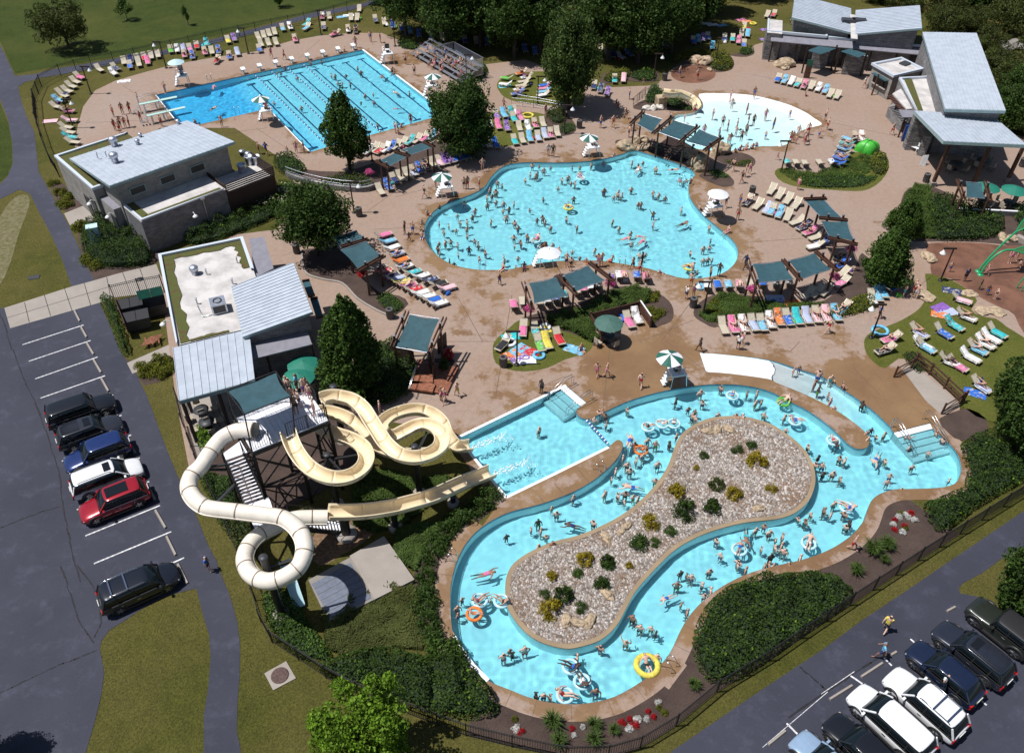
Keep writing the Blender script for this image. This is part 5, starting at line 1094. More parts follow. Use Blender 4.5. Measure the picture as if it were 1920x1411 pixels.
for lb, lst, lm in (('yellow green shrub in the bed beside the concrete walk', ((100, 345, .5), (112, 362, .6), (128, 372, .6), (122, 385, .7), (150, 428, .8), (165, 492, .7), (180, 500, .6)), 'moss'),
                    ('round yellow green shrub in the mulch by the office wall', ((266, 690, .5), (277, 700, .6), (288, 688, .45), (296, 703, .6), (305, 680, .8), (312, 698, .6), (322, 690, .5)), 'moss'),
                    ('round pale green shrub at the end of the cabana bed', tuple((*Zp('g', x, y), .42) for x, y in ((1690, 430), (1670, 485), (1600, 610), (1665, 610), (1700, 660), (1765, 630), (1665, 700))), 'moss'),
                    ('small pale green shrub at the foot of the lamp in the pavilion bed', tuple((*Zp('h', x, y), .42) for x, y in ((230, 755), (160, 830), (215, 800), (260, 870), (200, 850))), 'moss')):
    for i, (x, y, r) in enumerate(lst): shrub(lb, P(x, y), r, lm, i, r, lb.split(' in ')[0] + 's')
# ornamental grasses
def tuft(name, blades, h, spread, lm, rng):
    C, N = [], []; vs = []; fs = []
    for i in range(blades):
        a = rng.uniform(0, 6.28); r0 = rng.uniform(0, spread * .35); l = h * rng.uniform(.6, 1.1); out = spread * rng.uniform(.3, 1.1); w = .022
        d = V_((math.cos(a), math.sin(a), 0)); s_ = V_((-d.y, d.x, 0)) * w; b = d * r0
        k = len(vs); vs += [b - s_, b + s_, b + d * out * .4 + V_((0, 0, l * .75)) + s_, b + d * out * .4 + V_((0, 0, l * .75)) - s_, b + d * out + V_((0, 0, l * .8))]
        fs += [(k, k + 1, k + 2, k + 3), (k + 3, k + 2, k + 4)]
    me = bpy.data.meshes.new(name); me.from_pydata(vs, [], fs); me.materials.append(LM[lm]); return me
TUFT = [tuft('tuft', 160, .85, .6, 'grass', random.Random(i)) for i in range(2)]
for i, (zn, x, y, s_) in enumerate(((14, 295, 1200, 1.3), (14, 600, 1220, 1.0), (14, 745, 1255, .8), (14, 340, 1340, 1.1), (14, 600, 1330, 1.1), (11, 760, 1310, 1.5), (11, 865, 1275, 1.3), (14, 1330, 925, .9), (11, 850, 1380, .8), (15, 640, 90, 1.1))):
    o = bpy.data.objects.new('ornamental_grass', TUFT[i % 2]); COL.objects.link(o); o.location = Q(zn, x, y, -.02); o.scale = (s_ * .78,) * 3; o.rotation_euler.z = i
    tag(o, 'spiky clump of ornamental grass in the mulch inside the picket fence', 'ornamental grass', 'grass clumps in the south bed')
def grass_patch(name, poly, h, n, lm='grass', seed=1):
    rr = random.Random(seed); xs = [p[0] for p in poly]; ys = [p[1] for p in poly]; vs, fs = [], []; c = V_((sum(xs) / len(xs), sum(ys) / len(ys), 0)); k = 0
    while k < n:
        x, y = rr.uniform(min(xs), max(xs)), rr.uniform(min(ys), max(ys))
        if not inside((x, y), poly): continue
        k += 1; a = rr.uniform(0, 6.28) * .3 + 2.5 * noise.noise(V_((x * .8, y * .8, seed))); l = h * rr.uniform(.6, 1.15) * (.75 + .5 * noise.noise(V_((x * 1.2, y * 1.2, 3 + seed)))); d = V_((math.cos(a), math.sin(a), 0)); s_ = V_((-d.y, d.x, 0)) * .03; b = V_((x, y, 0)) - c
        i = len(vs); vs += [b - s_, b + s_, b + d * l * .35 + V_((0, 0, l * .8)) + s_, b + d * l * .35 + V_((0, 0, l * .8)) - s_, b + d * l * .9 + V_((0, 0, l * .75))]; fs += [(i, i + 1, i + 2, i + 3), (i + 3, i + 2, i + 4)]
    me = bpy.data.meshes.new(name); me.from_pydata(vs, [], fs); me.materials.append(LM[lm]); o = bpy.data.objects.new(name, me); COL.objects.link(o); o.location = c; o['kind'] = 'stuff'
    return tag(o, None, None)
grass_patch('tall_grass', smooth_poly([Q('g', x, y) for x, y in ((480, 700), (700, 640), (900, 620), (1130, 490), (1280, 400), (1440, 370), (1620, 430), (1620, 520), (1450, 560), (1200, 620), (960, 720), (1040, 900), (980, 960), (820, 860), (600, 780))], 1), .75, 6000)
grass_patch('tall_grass', smooth_poly([Q('h', x, y) for x, y in ((60, 900), (250, 700), (420, 670), (700, 740), (1000, 790), (1250, 780), (1450, 760), (1300, 800), (900, 850), (600, 890), (300, 980), (140, 960))], 1), .5, 5000, seed=2)
grass_patch('tall_grass', smooth_poly(pts2([(1695, 375), (1712, 352), (1740, 355), (1745, 385), (1752, 420), (1750, 448), (1710, 448), (1698, 420)]), 1), .8, 3500, seed=3)
grass_patch('tall_grass', smooth_poly(pts2([(1460, 322), (1480, 316), (1530, 325), (1580, 305), (1620, 290), (1650, 300), (1620, 330), (1560, 345), (1500, 348)]), 1), .3, 3000, seed=4)
grass_patch('rough_grass', smooth_poly(pts2([(600, 1150), (690, 1110), (760, 1085), (780, 1110), (785, 1180), (800, 1220), (720, 1215), (640, 1230), (610, 1215)]), 1), .4, 9000, 'rough', 5)
grass_patch('rough_grass', smooth_poly(pts2([(660, 900), (720, 880), (780, 900), (830, 890), (860, 905), (800, 950), (760, 985), (700, 1000), (660, 985)]), 1), .4, 5000, 'grass', 6)
grass_patch('rough_grass', smooth_poly(pts2([(740, 1000), (790, 985), (830, 985), (800, 1020), (775, 1070), (740, 1050)]), 1), .5, 3500, 'grass', 7)
# bedding flowers: each cushion a plant
for i, (zn, x, y, c) in enumerate(((14, 1070, 1045, 'white'), (14, 1115, 1115, 'gold'), (14, 1035, 1150, 'red'), (14, 985, 1165, 'white'), (14, 915, 1165, 'white'), (14, 860, 1165, 'red'), (14, 805, 1190, 'red'), (14, 855, 1235, 'white'), (14, 995, 1110, 'red'), (14, 900, 1205, 'red'), (14, 520, 1225, 'white'), (14, 455, 1285, 'white'), (14, 440, 1235, 'red'), (14, 20, 1165, 'gold'), (14, 30, 1235, 'white'), (14, 65, 1255, 'red'), (14, 1075, 1080, 'gold'),
                                  (11, 1010, 1040, 'white'), (11, 975, 1030, 'gold'), (11, 1050, 1030, 'red'), (11, 1075, 1075, 'white'), (11, 960, 1055, 'white'), (11, 930, 1080, 'red'), (11, 920, 1110, 'white'), (11, 1010, 1140, 'gold'), (11, 990, 1165, 'white'), (11, 930, 1150, 'red'), (11, 1000, 1120, 'red'), (11, 1030, 1060, 'white'))):
    g = Q(zn, x, y, -.01); r = .14 + .08 * random.random()
    shrub({'white': 'cushion of white bedding flowers in the mulch bed', 'red': 'cushion of red bedding flowers in the mulch bed', 'gold': 'yellow green bedding plant in the mulch bed'}[c], g, r, {'white': 'fl_white', 'red': 'fl_red', 'gold': 'moss'}[c], i, .22, c + ' bedding flowers', False, 'bedding_plant', 'flowers')
# ---------------------------------------------------------------- vehicles
def paint(name, col, flake=.0, rough=.25):
    m, t = newmat(name, rough); t.b.inputs['Base Color'].default_value = (*col, 1); t.b.inputs['Metallic'].default_value = flake
    t.b.inputs['Coat Weight'].default_value = 1.; t.b.inputs['Coat Roughness'].default_value = .05
    t.to(t.ramp(t.noise(3., 3, .5), [(.3, tuple(c * .93 for c in col)), (.7, tuple(min(1, c * 1.05) for c in col))]), 'Base Color'); return m
M['tyre'] = mat('tyre_rubber', (.02, .02, .021), .8); M['rim'] = mat('alloy_rim', (.35, .36, .38), .35, .9); M['plastic'] = mat('black_plastic', (.018, .018, .02), .5)
M['lamp_glass'] = mat('lamp_glass', (.32, .33, .35), .1); M['lamp_red'] = mat('red_lamp', (.45, .012, .012), .2); M['car_glass'] = mat('car_glass', (.006, .010, .013), .05, spec=.6)
M['chrome'] = mat('chrome', (.75, .76, .78), .12, 1.)
CARS = {  # length, width, hood height, belt, roof height, x of: windscreen base, windscreen top, rear glass top, rear glass base (from the nose, share of the length)
    'suv': (4.85, 1.95, 1.0, 1.08, 1.76, .27, .40, .90, .985), 'van': (5.1, 2.0, .98, 1.05, 1.74, .20, .36, .92, .985), 'big_suv': (5.2, 2.02, 1.1, 1.16, 1.9, .28, .39, .93, .985),
    'crossover': (4.6, 1.88, .98, 1.04, 1.66, .26, .42, .84, .965), 'jeep': (4.5, 1.88, 1.12, 1.2, 1.86, .36, .41, .97, .985), 'hatch': (4.2, 1.78, .92, .96, 1.47, .27, .46, .72, .93)}
def loft(st, close=True):
    """st: list of rings (same length) -> MB"""
    mb = MB(); k = len(st[0]); vs = [v for r in st for v in r]
    fs = [(i * k + j, (i + 1) * k + j, (i + 1) * k + (j + 1) % k, i * k + (j + 1) % k) for i in range(len(st) - 1) for j in range(k)]
    if close: fs += [tuple(range(k)), tuple(range((len(st) - 1) * k, len(st) * k))[::-1]]
    mb.add(vs, fs, 0, True); return mb
def subsurf(o, n=2):
    m = o.modifiers.new('smooth', 'SUBSURF'); m.levels = m.render_levels = n; return o
def car(label, c, d, kind, col, extras=(), group=None, rough=.25):
    """c: ground centre, d: heading"""
    L, W, zh, zb, zr, a, b, e, f = CARS[kind]; L, W, zh, zb, zr = (q * .88 for q in (L, W, zh, zb, zr)); w = W / 2; rz = math.atan2(d.y, d.x)
    t_ = thing({'van': 'minivan', 'jeep': 'off_roader', 'hatch': 'hatchback'}.get(kind, 'suv'), label, 'car', (c.x, c.y, -.01), rz, group)
    Mx = frame(t_)
    def X(s): return L / 2 - s * L
    def part(name, mb, m, parent=t_):
        o = bpy.data.objects.new(name, mb.mesh(name, m)); COL.objects.link(o); o.parent = parent; return o
    pm = paint('car_paint', col, .0 if max(col) > .6 else .25, rough)
    box = kind == 'jeep'
    def ring(x, zl, zt, hw, cr=.05):
        return [V_((x, y, z)) for y, z in ((-hw * .8, zl), (-hw * .97, zl + .12), (-hw, (zl + zt) / 2), (-hw * .985, zt - .12), (-hw * .9, zt - .02), (-hw * .45, zt + cr * .7), (0, zt + cr), (hw * .45, zt + cr * .7), (hw * .9, zt - .02), (hw * .985, zt - .12), (hw, (zl + zt) / 2), (hw * .97, zl + .12), (hw * .8, zl))]
    zf = zh * (.78 if not box else .95)
    st = [ring(X(0), .42, zf * .86, w * (.72 if not box else .9)), ring(X(.012), .3, zf * .95, w * (.84 if not box else .95)), ring(X(.05), .24, zf + .05, w * .95), ring(X(.13), .22, zh * .95, w), ring(X(a * .9), .22, zh, w), ring(X(a + .04), .22, zb, w), ring(X(.5), .22, zb, w), ring(X(.75), .22, zb + .01, w), ring(X(.92), .22, zb + .02, w * .985), ring(X(.975), .28, zb, w * .95), ring(X(.995), .34, zb - .06, w * .88), ring(X(1), .45, zb - .2, w * .8)]
    body = part('body', loft(st), pm); subsurf(body, 1)
    # glazing: a loft from the belt to just under the roof, roof skin over it
    def gr(x, zt, hw, hb=None):
        hb = hb or w * .93; zt0 = zb - .06
        return [V_((x, y, z)) for y, z in ((-hb, zt0), (-(hb + hw) / 2, (zt0 + zt) / 2 + .03), (-hw, zt - .06), (-hw * .86, zt), (0, zt + .015), (hw * .86, zt), (hw, zt - .06), ((hb + hw) / 2, (zt0 + zt) / 2 + .03), (hb, zt0))]
    rw = w * .80 if not box else w * .88
    gl = [gr(X(a), zb - .04, w * .9), gr(X((a + b) / 2), (zb + zr) / 2 + .05, w * .84), gr(X(b), zr - .04, rw), gr(X((b + e) / 2), zr - .02, rw), gr(X(e), zr - .06, rw * .97), gr(X((e + f) / 2), (zr + zb) / 2 - .02, w * .84), gr(X(f), zb - .05, w * .86)]
    glz = part('windows', loft(gl), M['car_glass'])
    def rr(x, z, hw, th=.05):
        return [V_((x, y, zz)) for y, zz in ((-hw, z - .07), (-hw * 1.0, z - .03), (-hw * .86, z + .012), (-hw * .4, z + .035), (0, z + .04), (hw * .4, z + .035), (hw * .86, z + .012), (hw * 1.0, z - .03), (hw, z - .07))]
    rf = [rr(X(b - .012), zr - .055, rw * .97), rr(X(b + .03), zr - .02, rw * 1.01), rr(X((b + e) / 2), zr, rw * 1.02), rr(X(e - .03), zr - .02, rw * 1.01), rr(X(e + .012), zr - .06, rw * .97)]
    roof = part('roof', loft(rf), M['plastic'] if 'soft' in extras else pm); subsurf(roof, 1)
    pil = [(a + .005, b - .005), (f - .005, e + .005)]
    for s in (-1, 1):
        for x0, x1 in pil:
            mb = MB().beam((X(x0), s * w * .9, zb - .03), (X(x1), s * rw * .985, zr - .06), .09, .06); part('pillar', mb, pm)
        for xm in ((b + e) / 2 - .08, (b + e) / 2 + .14):
            mb = MB().beam((X(xm), s * w * .935, zb - .04), (X(xm + .01), s * rw * 1.0, zr - .08), .07, .05); part('pillar', mb, M['plastic'])
        mb = MB().beam((X(a + .02), s * w * .955, zb - .03), (X(f - .02), s * w * .955, zb - .02), .04, .05); part('beltline', mb, M['chrome'] if 'chrome' in extras else M['plastic'])
        mb = MB().box((X(a + .06), s * (w + .1), zb + .06), (.12, .22, .15)); part('mirror', mb, pm)
        mb = MB().box((X(.042), s * w * .70, zf * .84), (.14, .3, .11)); part('headlight', mb, M['lamp_glass'])
        mb = MB().box((X(.982), s * w * .78, zb - .22), (.14, .22, .28)); part('taillight', mb, M['lamp_red'])
        mb = MB().box((X(.5), s * w * .97, .3), (L * .5, .1, .14)); part('sill', mb, M['plastic'])
        for xm in ((b + e) / 2 - .1, (b + e) / 2 + .12):
            mb = MB().box((X(xm), s * (w + .005), zb - .2), (.2, .03, .04)); part('door_handle', mb, M['chrome'])
        for x in (.185, .80):
            R = .34 if kind != 'jeep' else .39; p = V_((X(x), s * (w - .12), R - .0))
            mb = MB(); prof = [(R * .62, -.11), (R * .96, -.11), (R, -.07), (R, .07), (R * .96, .11), (R * .62, .11)]; nseg = 20
            vs = [V_((p.x + r * math.cos(q), p.y + s * y, p.z + r * math.sin(q))) for r, y in prof for q in [2 * math.pi * i / nseg for i in range(nseg)]]
            mb.add(vs, [(i * nseg + j, i * nseg + (j + 1) % nseg, (i + 1) * nseg + (j + 1) % nseg, (i + 1) * nseg + j) for i in range(len(prof) - 1) for j in range(nseg)], 0, True); wh = part('wheel', mb, M['tyre'])
            mb = MB(); vs = [V_((p.x + R * .62 * math.cos(q), p.y + s * .085, p.z + R * .62 * math.sin(q))) for q in [2 * math.pi * i / nseg for i in range(nseg)]]
            mb.add(vs, [tuple(range(nseg))], 0); part('hub', mb, M['plastic'], wh)
            mb = MB()
            for q in range(5):
                an = q * 1.2566; mb.beam((p.x, p.y + s * .1, p.z), (p.x + R * .6 * math.cos(an), p.y + s * .1, p.z + R * .6 * math.sin(an)), .07, .03, 0, (0, 1, 0))
            part('rim', mb, M['rim'], wh)
            mb = MB(); arc = [V_((p.x + (R + .07) * math.cos(q), s * (w - .03), p.z + (R + .07) * math.sin(q))) for q in [math.pi * i / 8 for i in range(9)]]
            mb.tube(arc, .06 if not box else .1, 6); part('wheel_arch', mb, M['plastic'])
    mb = MB().box((X(.004), 0, zf * .62), (.08, W * .55, .2)); part('grille', mb, M['plastic'])
    mb = MB().box((X(.998), 0, .5), (.12, W * .8, .16)); part('bumper', mb, M['plastic'])
    mb = MB().box((X(1.004), 0, .78), (.03, .5, .14)); part('number_plate', mb, M['offwhite'])
    zt = zr + .03
    if 'sunroof' in extras:
        mb = MB().box((X(b + .09), 0, zt + .004), (.42, .8, .02)); part('sunroof', mb, M['glass'])
    if 'panorama' in extras:
        mb = MB().box((X((b + e) / 2 - .06), 0, zt + .004), (1.35, .86, .02)); part('sunroof', mb, M['glass'])
    if 'rails' in extras or 'bars' in extras:
        for s in (-1, 1):
            mb = MB().tube([V_((X(b + .05), s * rw * .9, zt)), V_((X(b + .08), s * rw * .9, zt + .07)), V_((X(e - .08), s * rw * .9, zt + .06)), V_((X(e - .04), s * rw * .9, zt - .02))], .025, 6); part('roof_rail', mb, M['chrome'] if 'bars' in extras else M['plastic'])
    if 'bars' in extras:
        for x in ((b + e) / 2 - .02, (b + e) / 2 + .17):
            mb = MB().box((X(x), 0, zt + .09), (.08, rw * 1.9, .035)); part('cross_bar', mb, M['chrome'])
    if 'ribs' in extras:
        for k in range(-4, 5):
            mb = MB().box((X((b + e) / 2 + .1), k * .13, zt + .0), ((e - b) * L * .55, .025, .03)); part('roof_rib', mb, pm)
    if 'spare' in extras:
        mb = MB().tube([V_((X(1.01), 0, .95)), V_((X(1.06), 0, .95))], .38, 18); part('spare_wheel', mb, M['tyre'])
    if 'open_door' in extras:
        mb = MB(); hx, hy = X((b + e) / 2 - .03), w; mb.beam((hx, hy, .72), (hx - .35, hy + .8, .72), .07, .8); dr = part('open_door', mb, pm)
        mb = MB().beam((hx, hy - .02, 1.3), (hx - .33, hy + .74, 1.3), .03, .42); part('pane', mb, M['car_glass'], dr)
    return t_
def lot_dir(x0, y0, x1, y1):
    d = P(x1, y1) - P(x0, y0); d.z = 0; return d.normalized()
_ld = lot_dir(130, 908, 262, 858)
for (px_, py_), sgn, kind, col, ex, lb in (((158, 781), 1, 'big_suv', (.012, .013, .016), ('chrome',), 'black square SUV parked in the row beside the charcoal one'),
        ((174, 820), 1, 'suv', (.03, .032, .042), ('sunroof', 'ribs'), 'charcoal SUV with ribbed roof and sunroof beside the blue one'),
        ((188, 861), -1, 'suv', (.012, .03, .13), (), 'deep blue SUV backed into its bay next to the white van'),
        ((206, 906), 1, 'van', (.74, .75, .77), ('sunroof', 'rails'), 'white minivan with sunroof between the blue and red SUVs'),
        ((220, 951), -1, 'suv', (.33, .008, .018), ('panorama', 'chrome'), 'dark red SUV with panoramic glass roof at the end of the row')):
    car(lb, P(px_, py_), _ld * sgn, kind, col, ex, 'cars in the west parking lot')
def wheels(x0, y0, x1, y1, off=.86):
    a_, b_ = P(x0, y0), P(x1, y1); d = (b_ - a_); d.z = 0; d.normalize(); n_ = V_((-d.y, d.x, 0)); n_ = n_ if n_.y > 0 else -n_
    return (a_ + b_) / 2 + n_ * off, d
c_, d_ = wheels(228, 1152, 319, 1110); car('black minivan with silver roof bars parked alone by the grass', c_, d_, 'van', (.012, .014, .022), ('bars',), 'cars in the west parking lot')
_rd = lot_dir(1767, 1306, 1692, 1241)
for (x, y), kind, col, ex, lb in (((1842, 1191), 'jeep', (.025, .03, .024), ('soft', 'spare'), 'dark green off-roader with black soft top'),
        ((1783, 1238), 'suv', (.024, .028, .042), ('sunroof', 'ribs', 'rails'), 'slate blue SUV with ribbed roof and sunroof beside the off-roader'),
        ((1730, 1274), 'crossover', (.012, .02, .05), ('open_door',), 'navy crossover with its rear door standing open'),
        ((1692, 1331), 'suv', (.75, .76, .78), ('bars',), 'white SUV with roof cross bars next to the navy crossover'),
        ((1628, 1368), 'van', (.75, .76, .78), (), 'white minivan without roof bars next to the black car'),
        ((1574, 1418), 'crossover', (.012, .013, .017), (), 'black crossover between the white minivan and pale blue hatchback'),
        ((1506, 1447), 'hatch', (.30, .42, .58), (), 'pale blue rounded hatchback at the end of the row')):
    g = P(x, y); n_ = V_((-_rd.y, _rd.x, 0)); n_ = n_ if n_.y > 0 else -n_
    car(lb, g + n_ * .86 - _rd * .5, _rd, kind, col, ex, 'cars in the east car park', .3 if kind == 'jeep' else .22)
# wheel stops
def wheel_stop(a, b, lb, grp):
    a, b = P(*a, -.01), P(*b, -.01); mb = MB(); d = (b - a).normalized(); n_ = V_((-d.y, d.x, 0)); pts = []
    for p in (a, b):
        pts += [p - n_ * .09, p - n_ * .05 + V_((0, 0, .13)), p + n_ * .05 + V_((0, 0, .13)), p + n_ * .09]
    mb.add(pts, [(0, 4, 5, 1), (1, 5, 6, 2), (2, 6, 7, 3), (0, 1, 2, 3), (7, 6, 5, 4)]); return tag(mb.build('wheel_stop', M['concrete'], origin=(a + b) / 2), lb, 'wheel stop', grp)
WS = [((140, 583), (150, 603)), ((152, 613), (163, 633)), ((163, 643), (176, 665)), ((176, 675), (190, 699)), ((190, 709), (204, 734)), ((205, 748), (220, 774)), ((221, 785), (236, 810)), ((239, 822), (254, 850)), ((257, 865), (272, 892)), ((275, 908), (291, 937)), ((292, 957), (311, 990)), ((313, 1006), (330, 1041)), ((334, 1058), (352, 1094))]
for i, (a_, b_) in enumerate(WS): wheel_stop(a_, b_, 'concrete wheel stop at the head of a west parking bay', 'wheel stops in the west lot')
for a_, b_ in (((1775, 1146), (1790, 1138)), ((1670, 1228), (1680, 1222)), ((1614, 1269), (1654, 1243)), ((1555, 1311), (1597, 1285)), ((1440, 1396), (1472, 1370))):
    wheel_stop(a_, b_, 'concrete wheel stop at the head of an east car park bay', 'wheel stops in the east car park')
# ---------------------------------------------------------------- fences, lamps, shade, furniture
def fence(name, label, pts, h, bay=2.4, gap=.13, m='black', skip=()):
    t_ = thing(name, label, 'fence', pts[0]); line = [pts[0]]
    for a, b in zip(pts, pts[1:]):
        n = max(1, round((b - a).length / bay)); line += [a.lerp(b, i / n) for i in range(1, n + 1)]
    for p in line:
        mb = MB().beam(p - V_((0, 0, .05)), p + V_((0, 0, h + .1)), .07, .07); mb.build('post', M[m], t_)
    for i, (a, b) in enumerate(zip(line, line[1:])):
        mb = MB(); l = (b - a).length; n = max(2, int(l / gap))
        for z in (.12, h - .18, h - .02): mb.beam(a + V_((0, 0, z)), b + V_((0, 0, z)), .03, .035)
        for k in range(1, n):
            p = a.lerp(b, k / n); mb.beam(p + V_((0, 0, .06)), p + V_((0, 0, h)), .022, .022)
        o = mb.build('picket_panel', M[m], t_); o['kind'] = 'stuff'
    return t_
fence('picket_fence', 'black metal picket fence curving round the south side of the river beds', [p.copy() for p in FENCE_S], 1.3)
fence('boundary_fence', 'tall dark wire fence round the far lawn of the lap pool', pts2([(112, 332), (96, 305), (84, 276), (71, 235), (67, 190), (79, 163), (115, 143), (173, 127), (255, 112), (357, 89), (480, 62), (602, 38), (676, 16), (760, -8)]), 1.5, 2.6, .2)
# refuse yard
yd = [Q(4, x, y) for x, y in ((960, 1120), (850, 845), (1040, 800), (1210, 770))]
fence('yard_fence', 'black picket gate fence across the refuse yard', yd[1:], 1.7, 1.4, .14)
t_ = thing('yard_wall', 'brown timber rail along the side of the refuse yard', 'fence', yd[0])
for k in range(6):
    mb = MB().beam(yd[0] + V_((0, 0, .3 + k * .25)), yd[1] + V_((0, 0, .3 + k * .25)), .05, .17); mb.build('board', M['timber'], t_)
for i, (x, y, c, lb) in enumerate(((985, 940, 'darkgrey', 'dark grey dumpster with closed lid in the refuse yard, next to the gate'), (1030, 1035, 'darkgrey', 'dark grey dumpster with ribbed lid against the yard wall'), (1150, 935, 'sail2', 'open dumpster holding rubbish in the refuse yard'))):
    g = Q(4, x, y); t_ = thing('dumpster', lb, 'dumpster', g, .4, 'dumpsters in the refuse yard'); MX = frame(t_)
    def LP(x, y, z): return MX @ V_((x, y, z))
    mb = MB(); b0 = [LP(*v) for v in ((-.9, -.5, .1), (.9, -.5, .1), (.9, .5, .1), (-.9, .5, .1), (-1, -.62, 1.2), (1, -.62, 1.2), (1, .62, 1.3), (-1, .62, 1.3))]; mb.add(b0, [(3, 2, 1, 0), (0, 1, 5, 4), (1, 2, 6, 5), (2, 3, 7, 6), (3, 0, 4, 7)]); mb.build('bin_body', M['darkgrey'], t_)
    for s in (-.5, .5):
        mb = MB(); dz = .0 if i < 2 else .9; mb.add([LP(s - .48, -.63, 1.22), LP(s + .48, -.63, 1.22), LP(s + .48, .6, 1.34 + dz), LP(s - .48, .6, 1.34 + dz)] if i < 2 else [LP(s - .48, .64, 1.3), LP(s + .48, .64, 1.3), LP(s + .48, .9, 2.0), LP(s - .48, .9, 2.0)], [(0, 1, 2, 3)]); mb.add([v - V_((0, 0, .05)) for v in mb.v[:4]], [(3, 2, 1, 0)]); mb.build('lid', M['plastic'] if i < 2 else M['sail2'], t_)
g = Q(4, 1125, 1150); t_ = thing('pallet_stack', 'weathered timber pallet leaning beside the office wall', 'pallet', g, .4)
for k in range(7):
    mb = MB().box(g + V_((.05 * k - .15, .16 * k - .5, .35)), (1.1, .1, .03), .4); mb.build('slat', M['decking'], t_)
for k in (-.45, 0, .45):
    mb = MB().box(g + V_((k, k * .4, .26)), (.1, 1.1, .12), .4); mb.build('bearer', M['decking'], t_)

# lamp posts
def lamp(x, y, dx, lb, h=3.35, dy=0.):
    g = P(x, y); t_ = thing('lamp_post', lb, 'lamp post', g, 0, 'lamp posts round the pools')
    mb = MB().tube([g + V_((0, 0, -.02)), g + V_((0, 0, h))], [.075, .06], 10); mb.build('pole', M['timber_d'], t_)
    d = V_((dx, dy, 0)).normalized(); mb = MB().beam(g - d * .25 + V_((0, 0, h)), g + d * .85 + V_((0, 0, h)), .12, .14); mb.build('arm', M['timber_d'], t_)
    c = g + d * .78 + V_((0, 0, h - .12)); mb = MB().lathe([(.03, .02), (.06, -.06), (.1, -.16), (.25, -.36), (.27, -.42), (.24, -.42), (.02, -.2)], c, 14); mb.build('lamp_shade', M['white'], t_)
    mb = MB().lathe([(.2, -.02), (.2, .1), (.08, .14)], g, 10); mb.build('base', M['black'], t_)
for a in ((171, 176, 1, 'lamp post on the curved lawn edge beside the diving boards'), (138, 240, 1, 'lamp post among loungers near the corner of the pump house'), (312, 128, -1, 'lamp post behind the tall lifeguard chair of the lap pool'), (466, 101, -1, 'lamp post on the lawn behind the starting blocks'), (602, 66, 1, 'lamp post at the far lawn corner by the path'), (741, 87, -1, 'lamp post beside the green shrub and bleachers'), (698, 302, -1, 'lamp post between columnar tree and twin teal sails'), (664, 399, 1, 'lamp post beside the grey bin by the retaining wall'), (875, 153, 1, 'lamp post rising at the end of the bleachers'), (1008, 195, 1, 'lamp post on the oval lawn'), (1058, 251, 1, 'lamp post in the small bed by the lounger lawn'), (1225, 151, 1, 'lamp post at the edge of the grove by the spray pad'), (1341, 120, 1, 'lamp post among shrubs beside the boulders'), (1465, 320, -1, 'lamp post on the tent lawn by the wading pool'), (1318, 590, -1, 'lamp post in the pavilion bed by the deck crossing'), (969, 684, -1, 'lamp post on the cabana lawn'), (1763, 526, -1, 'lamp post on the sunning lawn corner by the splash pad'), (1633, 633, -1, 'lamp post at the tip of the sunning lawn')):
    lamp(*a)
# litter bins
def bin_(x, y, lb):
    g = P(x, y); t_ = thing('litter_bin', lb, 'bin', g, 0, 'grey slatted litter bins'); mb = MB().lathe([(.27, 0), (.29, .08), (.29, .85), (.31, .87), (.31, .94), (.17, .96), (.17, .9)], g, 16); mb.build('drum', M['bin'], t_)
    mb = MB().lathe([(.17, .9), (.01, .9)], g, 16); mb.build('opening', M['black'], t_)
    for k in range(12):
        a = k * .5236; p = g + V_((math.cos(a) * .295, math.sin(a) * .295, 0)); mb = MB().beam(p + V_((0, 0, .08)), p + V_((0, 0, .85)), .05, .03); mb.build('slat', M['bin'], t_)
M['bin'] = mat('grey_bin', (.09, .085, .085), .7, var=.2, scale=8)
for a in ((732, 596, 'grey litter bin at the tip of the kerbed tree bed'), (674, 405, 'grey litter bin beside the lamp post and retaining wall'), (557, 474, 'grey litter bin under the broad round tree'), (944, 686, 'grey litter bin beside the towels on the cabana lawn'), (1086, 240, 'grey litter bin beside the bed with the lamp post'), (1246, 151, 'grey litter bin next to the spray pad'), (1299, 575, 'grey litter bin where the deck crosses to the pavilion bed'), (1409, 365, 'grey litter bin by the loungers right of the main pool'), (1735, 341, 'grey litter bin at the corner of the snack bar canopy'), (1915, 312, 'grey litter bin on the snack bar patio')): bin_(*a)

# umbrellas and guard stands
M['umb_w'] = mat('white_canvas', (.72, .73, .76), .7, var=.05); M['umb_g'] = mat('green_canvas', (.012, .10, .075), .7, var=.08); M['umb_t'] = mat('pale_teal_canvas', (.45, .62, .66), .7, var=.05)
def umbrella_parts(t_, top, r, cols, base, drop=.42, n=8):
    for k in range(n):
        a0, a1 = 2 * math.pi * k / n, 2 * math.pi * (k + 1) / n; mb = MB(); rows = []
        for f, dz in ((.02, 0), (.5, -drop * .42), (1., -drop)):
            rows.append([top + V_((math.cos(a) * r * f * (1 if i != 1 else .975), math.sin(a) * r * f * (1 if i != 1 else .975), dz + (0.03 * f if i == 1 else 0))) for i, a in enumerate((a0, (a0 + a1) / 2, a1))])
        vs = [v for q in rows for v in q]; fs = [(i * 3 + j, (i + 1) * 3 + j, (i + 1) * 3 + j + 1, i * 3 + j + 1) for i in range(2) for j in range(2)]
        mb.add(vs, fs); mb.add([v - V_((0, 0, .015)) for v in vs], [f[::-1] for f in fs]); mb.build('canopy_panel', M[cols[k % len(cols)]], t_)
        mb = MB(); p = top + V_((math.cos(a0) * r, math.sin(a0) * r, -drop - .01)); mb.beam(top - V_((0, 0, .04)), p, .02, .02); mb.build('rib', M['alu'], t_)
    mb = MB().tube([base, top + V_((0, 0, .08))], .025, 8); mb.build('pole', M['alu'], t_)
